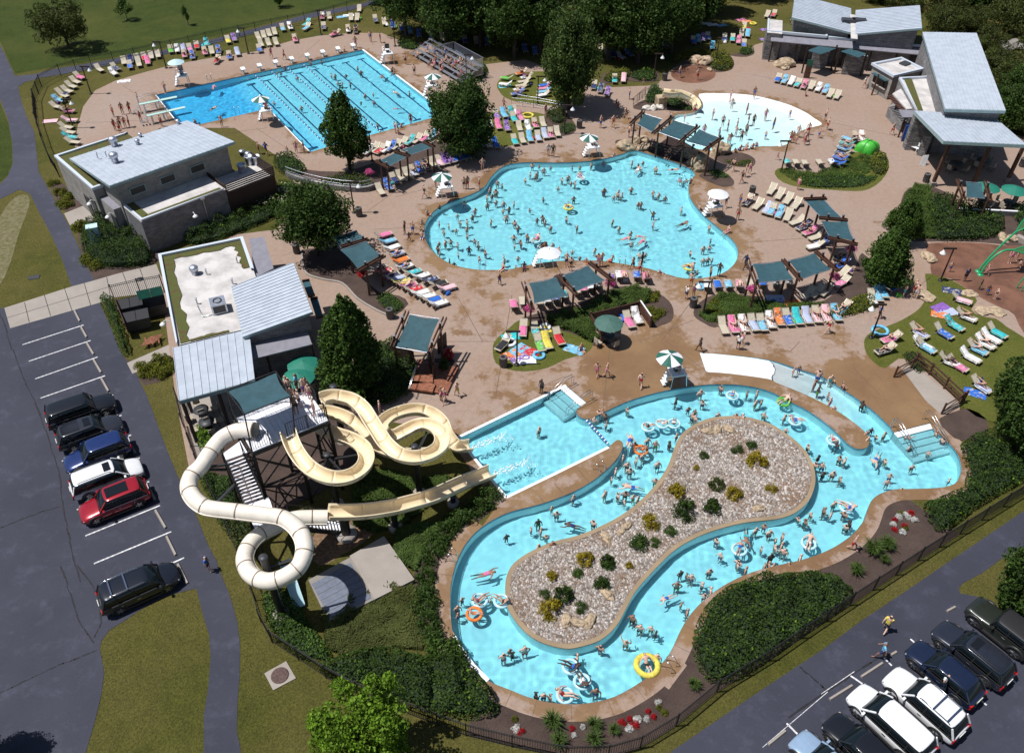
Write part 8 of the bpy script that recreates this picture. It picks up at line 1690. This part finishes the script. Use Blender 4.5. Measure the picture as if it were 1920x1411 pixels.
# ---------------------------------------------------------------- people
SKIN = [mat('skin_tone', c, .55, var=.08, scale=6) for c in ((.62, .40, .31), (.54, .33, .25), (.44, .25, .18), (.28, .145, .095), (.09, .045, .032), (.05, .026, .018))]
HAIR = [mat('hair_tone', c, .6) for c in ((.012, .009, .008), (.03, .017, .01), (.08, .045, .022), (.2, .13, .06))]
def skeleton(pose):
    """joints in metres for a 1.65 m adult, facing +x; (position, radius)"""
    J = {}
    def legs(kl, kr, al, ar, tl=None, tr=None):
        for s, k, a in (('l', kl, al), ('r', kr, ar)):
            y = .09 if s == 'l' else -.09
            J['hip' + s] = ((J['pel'][0][0], y, J['pel'][0][2] - .04), .092); J['knee' + s] = ((k[0], y * 1.15, k[1]), .058); J['ank' + s] = ((a[0], y * 1.15, a[1]), .038); J['toe' + s] = ((a[0] + (.17 if len(a) < 3 else a[2]), y * 1.3, a[1] - .03 + (0 if len(a) < 3 else a[3])), .032)
    def torso(lean, z0=.9, x0=0):
        c, s_ = math.cos(lean), math.sin(lean)
        def up(h): return (x0 + s_ * h, 0, z0 + c * h)
        J['pel'] = ((x0, 0, z0), .125); J['wst'] = (up(.17), .108); J['chs'] = (up(.36), .132); J['nck'] = (up(.53), .055); J['hd0'] = (up(.61), .085); J['hd1'] = (up(.71), .09); J['shol'] = ((up(.46)[0], .165, up(.46)[2]), .062); J['shor'] = ((up(.46)[0], -.165, up(.46)[2]), .062)
    def arms(l, r):
        for s, (e, w_, h) in (('l', l), ('r', r)):
            J['elb' + s] = (e, .042); J['wri' + s] = (w_, .03); J['hnd' + s] = (h, .034)
    if pose == 'stand':
        torso(.02); legs((.02, .48), (.03, .48), (0, .07), (.02, .07)); arms(((-.02, .25, 1.1), (.03, .27, .86), (.06, .27, .76)), ((.0, -.25, 1.1), (.08, -.25, .88), (.12, -.24, .79)))
    elif pose == 'hips':
        torso(.0); legs((.03, .48), (.0, .48), (.02, .07), (-.03, .07)); arms(((-.05, .34, 1.14), (.05, .18, .98), (.08, .13, .95)), ((-.05, -.34, 1.14), (.05, -.18, .98), (.08, -.13, .95)))
    elif pose == 'walk':
        torso(.08, .88); legs((.2, .50), (-.02, .46), (.28, .08), (-.33, .16)); arms(((-.12, .24, 1.12), (-.16, .25, .88), (-.15, .25, .78)), ((.12, -.24, 1.12), (.3, -.22, .97), (.38, -.21, .93)))
    elif pose == 'wade':
        torso(.05); legs((.02, .48), (.05, .48), (0, .07), (.02, .07)); arms(((.04, .27, 1.14), (.22, .26, 1.0), (.3, .22, 1.0)), ((.02, -.29, 1.14), (.18, -.33, 1.0), (.26, -.34, .98)))
    elif pose == 'reach':
        torso(.0); legs((.02, .48), (.05, .48), (0, .07), (.02, .07)); arms(((.05, .3, 1.5), (.12, .38, 1.75), (.14, .4, 1.84)), ((.12, -.3, 1.18), (.34, -.24, 1.1), (.42, -.22, 1.1)))
    elif pose == 'sit':
        torso(-.12, .10); legs((.42, .08), (.43, .1), (.46, -.33), (.50, -.32)); arms(((-.06, .26, .38), (.16, .22, .2), (.25, .18, .16)), ((-.1, -.28, .38), (-.16, -.3, .15), (-.12, -.31, .06)))
    elif pose == 'lie':
        torso(-.95, .50, .18); legs((-.24, .62), (-.2, .52), (-.6, .50), (-.64, .46)); arms(((.42, .3, .66), (.22, .3, .58), (.14, .27, .58)), ((.62, -.3, .80), (.72, -.18, 1.0), (.76, -.08, 1.02)))
        for k in ('toel', 'toer'): J[k] = ((J['ank' + k[3]][0][0] - .05, J[k][0][1], J['ank' + k[3]][0][2] + .14), .03)
    elif pose == 'float':
        torso(1.42, -.02, -.2); legs((-.6, -.1), (-.58, -.02), (-.98, -.08), (-.96, -.16)); arms(((.42, .28, -.02), (.66, .3, -.04), (.76, .3, -.05)), ((.1, -.34, -.06), (-.1, -.4, -.12), (-.2, -.4, -.12)))
        for k in ('toel', 'toer'): J[k] = ((J['ank' + k[3]][0][0] - .16, J[k][0][1], J['ank' + k[3]][0][2]), .03)
    elif pose == 'ring':
        torso(-.75, .06, -.1); legs((.36, .22), (.33, .26), (.66, .12), (.68, .16)); arms(((-.3, .36, .26), (-.12, .46, .2), (-.02, .47, .2)), ((-.3, -.36, .26), (-.12, -.46, .2), (-.02, -.47, .2)))
    E_ = [('pel', 'wst'), ('wst', 'chs'), ('chs', 'nck'), ('nck', 'hd0'), ('hd0', 'hd1')]
    for s in 'lr': E_ += [('chs', 'sho' + s), ('sho' + s, 'elb' + s), ('elb' + s, 'wri' + s), ('wri' + s, 'hnd' + s), ('pel', 'hip' + s), ('hip' + s, 'knee' + s), ('knee' + s, 'ank' + s), ('ank' + s, 'toe' + s)]
    return J, E_
POSES = {}
def make_pose(pose):
    J, E_ = skeleton(pose); names = list(J); me = bpy.data.meshes.new('person'); me.from_pydata([J[n][0] for n in names], [(names.index(a), names.index(b)) for a, b in E_], [])
    o = bpy.data.objects.new('tmp', me); COL.objects.link(o); o.modifiers.new('skin', 'SKIN'); sub_ = o.modifiers.new('s', 'SUBSURF'); sub_.levels = sub_.render_levels = 1
    sv = me.skin_vertices[0].data
    for i, n in enumerate(names): sv[i].radius = (J[n][1],) * 2; sv[i].use_root = n == 'pel'
    dg = bpy.context.evaluated_depsgraph_get(); bm_ = bpy.data.meshes.new_from_object(o.evaluated_get(dg)); bpy.data.objects.remove(o)
    bm_.materials.clear(); bm_.materials.append(SKIN[0]); bm_.name = 'person'
    for p in bm_.polygons: p.use_smooth = True
    # which limb each vertex belongs to
    def near(v):
        best, bd = None, 9
        for a, b in E_:
            A, B = V_(J[a][0]), V_(J[b][0]); ab = B - A; t_ = max(0, min(1, (v - A).dot(ab) / ab.length_squared)); d_ = (A + ab * t_ - v).length - (J[a][1] * (1 - t_) + J[b][1] * t_) * .6
            if d_ < bd: best, bd, bt = (a, b), d_, t_
        return best, bt
    tagv = [near(v.co) for v in bm_.vertices]; nrm = [v.normal.copy() for v in bm_.vertices]
    def shell(name, test, off):
        keep = [test(*tagv[v.index], v.co) for v in bm_.vertices]; mp = {}; vs = []; fs = []
        for p in bm_.polygons:
            if all(keep[i] for i in p.vertices):
                f = []
                for i in p.vertices:
                    if i not in mp: mp[i] = len(vs); vs.append(bm_.vertices[i].co + nrm[i] * off)
                    f.append(mp[i])
                fs.append(f)
        m2 = bpy.data.meshes.new(name); m2.from_pydata(vs, [], fs); m2.materials.append(TM['k'])
        for p in m2.polygons: p.use_smooth = True
        return m2
    hd = (V_(J['hd1'][0]) - V_(J['nck'][0])).normalized(); h1 = V_(J['hd1'][0]); up_h = V_((1, 0, 0)) if abs(hd.z) > .5 else V_((0, 0, 1))
    fw = (up_h - hd * up_h.dot(hd)).normalized()
    hair = shell('hair', lambda e, t_, c: e in (('hd0', 'hd1'), ('nck', 'hd0')) and ((c - h1).dot(hd) > .0 or (c - h1).dot(fw) < -.015) and (c - h1).dot(hd) > -.2, .03)
    low = lambda e, t_, c: e in (('pel', 'hipl'), ('pel', 'hipr')) or (e == ('pel', 'wst') and t_ < .45) or (e[0].startswith('hip') and t_ < .1)
    trunks = shell('swim_shorts', lambda e, t_, c: low(e, t_, c) or (e[0].startswith('hip') and t_ < .62), .018)
    suit = shell('swimsuit', lambda e, t_, c: low(e, t_, c) or e in (('pel', 'wst'), ('wst', 'chs')) or (e == ('chs', 'nck') and t_ < .3), .012)
    shirt = shell('shirt', lambda e, t_, c: e in (('pel', 'wst'), ('wst', 'chs'), ('chs', 'shol'), ('chs', 'shor')) or (e == ('chs', 'nck') and t_ < .55) or (e[0].startswith('sho') and t_ < .6), .02)
    POSES[pose] = (bm_, hair, trunks, suit, shirt)
for p_ in ('stand', 'hips', 'walk', 'wade', 'reach', 'sit', 'lie', 'float', 'ring'): make_pose(p_)
MARKS = [('W', 1393, 820, 'beside the gravel island'), ('W', 1140, 900, 'along the splash pool spit'), ('W', 1110, 775, 'by the float line'), ('W', 1320, 735, 'below the guard umbrella'), ('W', 1620, 860, 'off the tip of the divider'), ('W', 1480, 1010, 'in the southern bend'), ('W', 1720, 830, 'near the river steps'), ('W', 1230, 1240, 'near the yellow float'), ('W', 1060, 1290, 'at the southern end'), ('W', 890, 1120, 'along the west rim'), ('W', 1000, 980, 'below the spit'), ('W', 1560, 720, 'in the ramp channel'), ('W', 1230, 1130, 'beside the big hedge'), ('W', 1560, 950, 'east of the island'),
         ('W', 860, 430, 'at the west end of the main pool'), ('W', 980, 340, 'on the far side of the main pool'), ('W', 1200, 330, 'near the waterfall'), ('W', 1060, 400, 'in the middle of the main pool'), ('W', 1340, 470, 'in the east lobe of the main pool'), ('W', 1180, 470, 'on the south side of the main pool'), ('W', 960, 480, 'near the white guard stand'), ('W', 600, 200, 'in the lap lanes'), ('W', 700, 130, 'in the open lanes'), ('W', 400, 190, 'in the diving well'), ('W', 1380, 220, 'in the wading pool'), ('W', 1460, 260, 'in the wading pool corner'), ('W', 1010, 800, 'in the splash pool'),
         ('D', 250, 220, 'near the diving boards'), ('D', 550, 260, 'beside the lap pool corner'), ('D', 520, 105, 'behind the starting blocks'), ('D', 780, 130, 'between lap pool and bleachers'), ('D', 760, 240, 'at the near lap pool end'), ('D', 820, 350, 'by the west guard stand'), ('D', 770, 430, 'west of the main pool'), ('D', 1060, 285, 'by the far guard stand'), ('D', 1160, 210, 'near the small slide'), ('D', 1310, 135, 'on the spray pad'), ('D', 1390, 330, 'east of the bridge'), ('D', 1500, 240, 'by the wading pool rail'), ('D', 1330, 520, 'at the south edge of the main pool'), ('D', 1290, 560, 'at the deck crossing'), ('D', 1080, 510, 'behind the cabana pergola'), ('D', 1130, 700, 'on the wet deck above the river'), ('D', 1330, 640, 'by the entry ramp'), ('D', 1710, 540, 'by the columnar tree shade'), ('D', 1840, 540, 'on the splash pad'), ('D', 1680, 270, 'in front of the snack bar'), ('D', 840, 740, 'beside the pavilion decking'), ('D', 1590, 640, 'behind the sunning lawn'), ('D', 1640, 1160, 'on the car park road'), ('D', 390, 1070, 'on the asphalt path'), ('D', 590, 720, 'on the slide tower platform'), ('D', 1590, 1010, 'on the south coping'), ('D', 900, 100, 'in the grove'), ('D', 1400, 440, 'by the east guard stand')]
def where_is(px_, py_, water): return min((m_ for m_ in MARKS if (m_[0] == 'W') == water), key=lambda m_: (m_[1] - px_) ** 2 + (m_[2] - py_) ** 2)[3]
TM['q'] = mat('clear_vinyl', (.42, .68, .76), .2)
PEOPLE = []
rp_ = random.Random(21)
def person(loc, rz, pose, c, text, scale=1., dress=None, key=0.):
    PEOPLE.append((loc, rz, pose, c, text, scale * .9, dress, key))
def build_person(loc, rz, pose, c, text, scale, dress, key):
    body, hair, trunks, suit, shirt = POSES[pose]
    o = ob('person', body); o.location = loc; o.rotation_euler = (0, 0, rz); o.scale = (scale,) * 3; slot(o, SKIN[min(5, int(rp_.random() ** 2.3 * 6))]); o.cycles.is_caustics_receiver = True
    h = ob('hair', hair, o); slot(h, HAIR[min(3, int(rp_.random() ** 1.6 * 4))])
    g = {'shirt': 'shirt', 'suit': 'swimsuit'}.get(dress, 'swim shorts')
    w = ob({'shirt': 'shirt', 'suit': 'swimsuit'}.get(dress, 'swim_shorts'), {'shirt': shirt, 'suit': suit}.get(dress, trunks), o); slot(w, TM[c])
    if dress == 'shirt': w2 = ob('shorts', trunks, o); slot(w2, TM[rp_.choice('nkk')])
    lb = 'person in %s %s %s' % (TC[c][0], g, text)
    return tag(o, lb if len(lb.split()) < 17 else lb.replace(' swim shorts', ' shorts').replace(' the ', ' '), 'person', 'people ' + text)
PD = {0: 'S840,860r S905,840r S960,835r S850,960r S890,945k S925,940r S955,935k S885,975r S1020,760r S1040,900r S1220,690k D1440,905k s1635,935w S1190,930o F1570,640k F1570,795k',
 1: 'W330,780k W130,740k W210,490p W150,520k W180,525r W400,450k W550,540k W580,550k W660,545k W770,525k W745,485k W600,600k W630,600k W690,610k W800,690k W860,675k W865,740r W770,740w F925,565k F1025,680w W1125,675k F1030,800b W890,905k D650,365k K115,430r K210,440r S845,310b S915,315k S1100,475k S1165,555k K1820,800k S1140,920r S1025,980r S1045,990g D1070,920b S300,1125k S355,1120y k235,1140g s80,1140b S25,1130o S735,350p D1015,530n D1000,515k S1665,1260u S1320,1380p S1530,1390k S1555,1390r S1640,1390r W1775,1330k W1810,1345k W1720,1385k W1760,1400k W480,440k W300,560k W560,760k',
 2: 'W100,1310k W135,1265p W175,1280k W190,1265k W235,1240r W285,1215b W200,1205r W150,1205k W340,1365k W370,1305k W415,1295k W435,1330k W465,1335k B505,1305p W445,1215p W500,1215k W585,1200k W675,1185p W885,1185k W930,1195k W965,1180n F930,1240k W1060,1230r F1195,1245k F1235,1330p W880,1375r W680,1390k W785,1400k W1040,1400k W1285,1310p D1310,1340k S860,730b k780,800r k765,790n K830,870k S650,940b K740,940r s265,1145g s300,1155k S855,1010k S870,960k D1165,845k S1340,845r S1230,570k S1360,590r S1360,500k K1620,1260k K1685,1345k S1710,1300w K1745,1280k k965,630w S1775,725k S245,850k D745,1140k S1610,805k S1600,750p w1475,845b w1725,810r w1860,855p S1770,925n w1735,885w w1655,910p S1545,930k S1580,970y w1645,960w S1715,1000n w1525,970b w1585,1020p w1605,1010w S1680,1045k w1865,985b w1410,955p w1265,870g D1640,1105r D1675,1090b D1720,1080r D1765,1080k D1795,1060b',
 3: 'k155,870b S35,955b S430,955k S415,890k k370,1015b S160,1050r k180,1030p S215,1010k k200,1060p S260,1040k S265,1065k S290,990r k285,1030p k65,1175p K905,990r D275,690p s700,650w S215,1395p',
 5: 'W1345,255k W1415,270k W1480,195k W1500,245w W1550,245w W1590,205k W1610,165p W1470,305k W1550,300k W1550,345k W1380,320w W1700,60w W1735,60k W1765,25k W1700,120k W1765,95k W1820,115t W1860,150k W1815,160k W1840,215r W1725,240k W1390,400k W1430,385k W1345,400k W1335,440k W1350,470k W1480,410w W1605,385k W1635,410k W1565,445k W1485,480r R1685,470n W1820,490k W1825,530k W1640,515r W1530,110k W1420,525w W1455,555b D1815,595k D1260,190k D1350,150k D1215,310k D1220,360k D1220,260w S1095,350k S1155,350b k1125,400p K1240,85k k1790,720b',
 6: 'W15,110k W130,150k W230,75k W415,105k B415,150y W455,75k W400,220b W185,235k W225,220p W245,250p W285,285k W20,255k W45,290k W115,355b W15,360k W20,415r W65,400p W195,375p B175,390p W205,430k W300,415w W350,460p R480,285k W610,450w W740,240n W790,290w W675,20k W780,45k W750,65b W810,50k W880,5r W930,110k W950,115p W1040,40k W1080,50g W1130,70p R1040,190k R1040,265k W1250,155w F1265,270k W875,330k W880,410k F840,380k F935,365k F955,400p W940,490n W985,480k W1315,470k W1410,440p W1455,430u R1465,375k W1445,515k W1410,525k W1475,520k W1365,605k B1300,590y W445,460n W500,510p W450,520r W45,510p W30,570r D90,590k S340,540k S400,590k S430,620k D545,545o S630,590k S655,585p D730,535r K885,615k K930,640r S950,585k W1085,620k W1115,625k S1320,655n S1450,685k S1515,660k S1310,735k s1275,825w S1330,810p s1710,600n s1565,155n S1670,145b S1655,245r D1585,320k D1375,155k W1455,285k K1375,1210k s1655,1195w S1690,1155k K620,1395p K690,1400p D510,1190u',
 7: 'K435,1075k S990,810k S1030,755k S1060,790r S1080,820w s805,965b k1330,625b s1440,695k k1550,755g k1605,795b k1665,825k S1770,560p S1820,540p k1840,605o k1870,605w k1600,650p w185,1360r w230,1340k w380,1390k',
 9: 'S1360,205p K1390,215p K1480,170y S915,305p W1840,1180r',
 10: 'W200,400k W605,330k W640,275b W665,270k W690,295r W695,350k W850,250w W1210,190w W1300,245k W1350,265b W1330,300n W1350,315p W1390,130p W1405,200n W1520,285k W1540,95p B1620,160b W1735,130k W1805,135b W1795,200y W1840,190p W1860,290k B1000,390k B1105,365w B1190,365w W1215,445k W1000,475k W1060,505k W1160,500r W905,515k B950,560k W965,585b W850,655r W915,620w W820,600p W870,705n W765,695p W735,755k W1075,650n W1060,770k W685,870k W780,880r W835,870k W895,895k W930,905k W830,925p F860,830b W455,895u W295,970w W330,1015k W600,1085k F435,1115n W140,1125k W195,1075k W210,1135k W250,1180w W195,1255k W300,1240r W1655,305k W1700,305k W1510,1210p W1540,1320k B1670,1290b W1670,1370k W1800,1130r W1860,1110k W1840,1270w F1720,1215k F865,485b S215,145k K940,105r',
 11: 'W365,30b W460,50k w340,90p W365,135g W445,155k W455,215p W490,245k W695,225k W730,425b W770,395k W865,430r W805,445b W740,470p R1040,455r W1050,525k W1240,420k W1295,480p W1190,570w W130,310w B200,345b B115,205g W140,400k W300,520k B480,490r W510,510k W380,600r W410,660b W355,655k W535,610k W575,620k W485,725r W415,725k W540,755n F790,635b W870,630y W1070,670k W905,740k W885,785p W990,830k W1345,765k W495,940k W470,1020r W420,995k B580,980b W570,1015r W325,1020k W230,1050k W280,1075k W580,1110k W610,1085k W20,1150r W65,1200k W60,1260k W110,1250k W115,1180p W125,1295w W30,1330k W15,1385r W45,1390k W160,1385p W245,1335k W330,1195k B300,1245w D545,95k K610,1290r',
 13: 'F1700,95k W1510,270k W1475,335k W1480,385b B1640,290p W1715,265k B1600,390o B1800,295k W1860,640k W1815,695p',
 14: 'W1285,85k W1240,80p W1320,110p W1215,165k W1455,65n W1660,15k W1720,55k W1860,20p R1400,165k W1465,205b W1415,250r F1125,280b W1245,300g W1290,365p W890,410k W945,475k W1025,485k W1060,520k R840,590k W650,625p W480,690k W95,640r W1070,690w B990,770y B430,775b B515,885w W620,945k W175,975k W235,970b W280,985p B390,985r W5,670k',
 15: 's845,520y s815,715c s1255,935w', 8: 's1540,1448b'}
for zn, txt in PD.items():
    for tok in txt.split():
        k, c = tok[0], tok[-1]; x, y = (float(q) for q in tok[1:-1].split(',')); px_, py_ = Zp(zn, x, y); kid = rp_.random() < .35; sc_ = rp_.uniform(.72, .86) if kid else rp_.uniform(.95, 1.08); rz = rp_.uniform(0, 6.283); dr = rp_.choice(['suit', 'trunks']) if c in 'kpurtbn' else 'trunks'
        if c == 'k' and rp_.random() < .5: c = rp_.choice('nbrptguoc')
        if c in 'pu': dr = 'suit'
        if k in 'WRw':
            g = P(px_, py_, .22 if k != 'w' else .3); wz = -1.17
            if inside((g.x, g.y), WADE): wz = wade_z(g.x, g.y); g = P(px_, py_ + 4, 0)
            elif inside((g.x, g.y), LAP): wz = -1.2
            elif inside((g.x, g.y), RAMP): wz = max(-.9, river_z(g.x, g.y))
            g.z = wz if sc_ > .9 else max(wz, -.93)
            person(g, rz, 'reach' if k == 'R' else rp_.choice(('wade', 'wade', 'hips', 'stand')), c, 'in the water ' + where_is(px_, py_, True), sc_, dr, px_m(g))
        elif k == 'F': g = P(px_, py_, -.05); person(g, rz, 'float', c, 'swimming ' + where_is(px_, py_, True), sc_, dr, px_m(g))
        elif k == 'B':
            g = P(px_, py_, .0); big = c == 'y' and zn == 14; ring_float(V_((g.x, g.y, -.1)), .6 if big else .42, {'y': 'y', 'g': 'g', 'o': 'o'}.get(c, 'q'), '%s swim ring afloat %s' % ({'y': 'big yellow', 'o': 'orange', 'g': 'green'}.get(c, 'pale clear'), where_is(px_, py_, True)), tube=.17 if big else .1)
            person(V_((g.x, g.y, .0)), rz, 'ring', c if c != 'y' else 'k', 'riding a swim ring ' + where_is(px_, py_, True), sc_ * .95, dr, px_m(g))
        elif k == 'D': g = P(px_, py_ + 4, .02); person(V_((g.x, g.y, .02)), rz, 'sit', c, 'sitting on the edge ' + where_is(px_, py_, False), sc_, dr, px_m(g))
        else:
            g = P(px_, py_); adult = rp_.uniform(.97, 1.08); person(g, rz, {'K': 'walk', 'k': 'walk' if rp_.random() < .5 else 'stand', 's': 'walk' if rp_.random() < .5 else 'stand'}.get(k, rp_.choice(('stand', 'hips', 'stand'))), c, {'K': 'walking ', 'k': 'on foot '}.get(k, 'standing ') + where_is(px_, py_, False), rp_.uniform(.66, .8) if k == 'k' else adult, 'shirt' if k == 's' else dr, px_m(g))
for x, y, c in ((1290, 560, 'k'), (1325, 585, 'k'), (1405, 545, 'c'), (1475, 590, 'u'), (1535, 640, 'p'), (1590, 815, 'r'), (1390, 790, 'k'), (1425, 720, 'n'), (1350, 690, 'k'), (1500, 560, 'w')):
    g = Q('i', x, y, PZ + .01); person(g, rp_.uniform(0, 6.28), 'stand', c, 'waiting on the slide tower platform', rp_.uniform(.85, 1.05), 'shirt' if c == 'c' else 'trunks', 40)
for x, y, zp, c in ((346, 160, 1.3, 'r'), (503, 224, 1.2, 'r'), (811, 178, 1.3, 'r'), (1111, 291, 1.1, 'k'), (838, 366, 1.1, 'r'), (1021, 496, 1.1, 'k'), (1338, 402, 1.1, 'r'), (1266, 716, 1.1, 'r')):
    g = P(x, y); person(g + V_((0, .08, zp + .52)), -1.3, 'sit', c, 'on guard ' + where_is(x, y, False), 1., 'trunks', 30)
for x, y, r in ((0, 0, 5), (1, 0, 3), (2, 0, 6), (3, 0, 3)):        # spectators on the bleacher rows
    for k in range(r):
        p = fa.lerp(fb, .12 + .8 * rp_.random()) + by_ * (.35 + x * .72) + V_((0, 0, .44 + x * .3)); person(p, math.atan2(-by_.y, -by_.x), 'sit', rp_.choice('wkbprn'), 'seated on the silver bleachers', rp_.uniform(.85, 1.05), 'shirt' if rp_.random() < .6 else 'trunks', px_m(p))
for g, rz, wh in SUNBATHERS: person(g, rz, 'lie', rp_.choice('kknbpur'), 'sunbathing ' + wh, rp_.uniform(.92, 1.04), rp_.choice(('suit', 'trunks')), px_m(g))
PEOPLE.sort(key=lambda p: -p[7])
for p in PEOPLE[:310]: build_person(*p)
crowd = MB()      # the farthest bathers, too small to pick apart one by one
SK = [SKIN[1], SKIN[3], HAIR[0], TM['k'], TM['b'], TM['r'], TM['p'], TM['w']]
for loc, rz, pose, c, text, scale, dress, key in PEOPLE[310:]:
    body, hair, trunks, suit, shirt = POSES[pose]; MX = Matrix.Translation(loc) @ Matrix.Rotation(rz, 4, 'Z') @ Matrix.Scale(scale, 4); si = int(rp_.random() < .3)
    for me, mi in ((body, si), (hair, 2), ({'shirt': shirt, 'suit': suit}.get(dress, trunks), {'k': 3, 'n': 3, 'b': 4, 'c': 4, 't': 4, 'r': 5, 'o': 5, 'p': 6, 'u': 6}.get(c, 7))):
        crowd.add([MX @ v.co for v in me.vertices], [tuple(p.vertices) for p in me.polygons], mi, True)
if crowd.v:
    o = crowd.build('distant_bathers', SK); o['kind'] = 'stuff'; o['label'] = 'crowd of small distant bathers round the far pools'; receiver(o)
print('PEOPLE', len(PEOPLE))
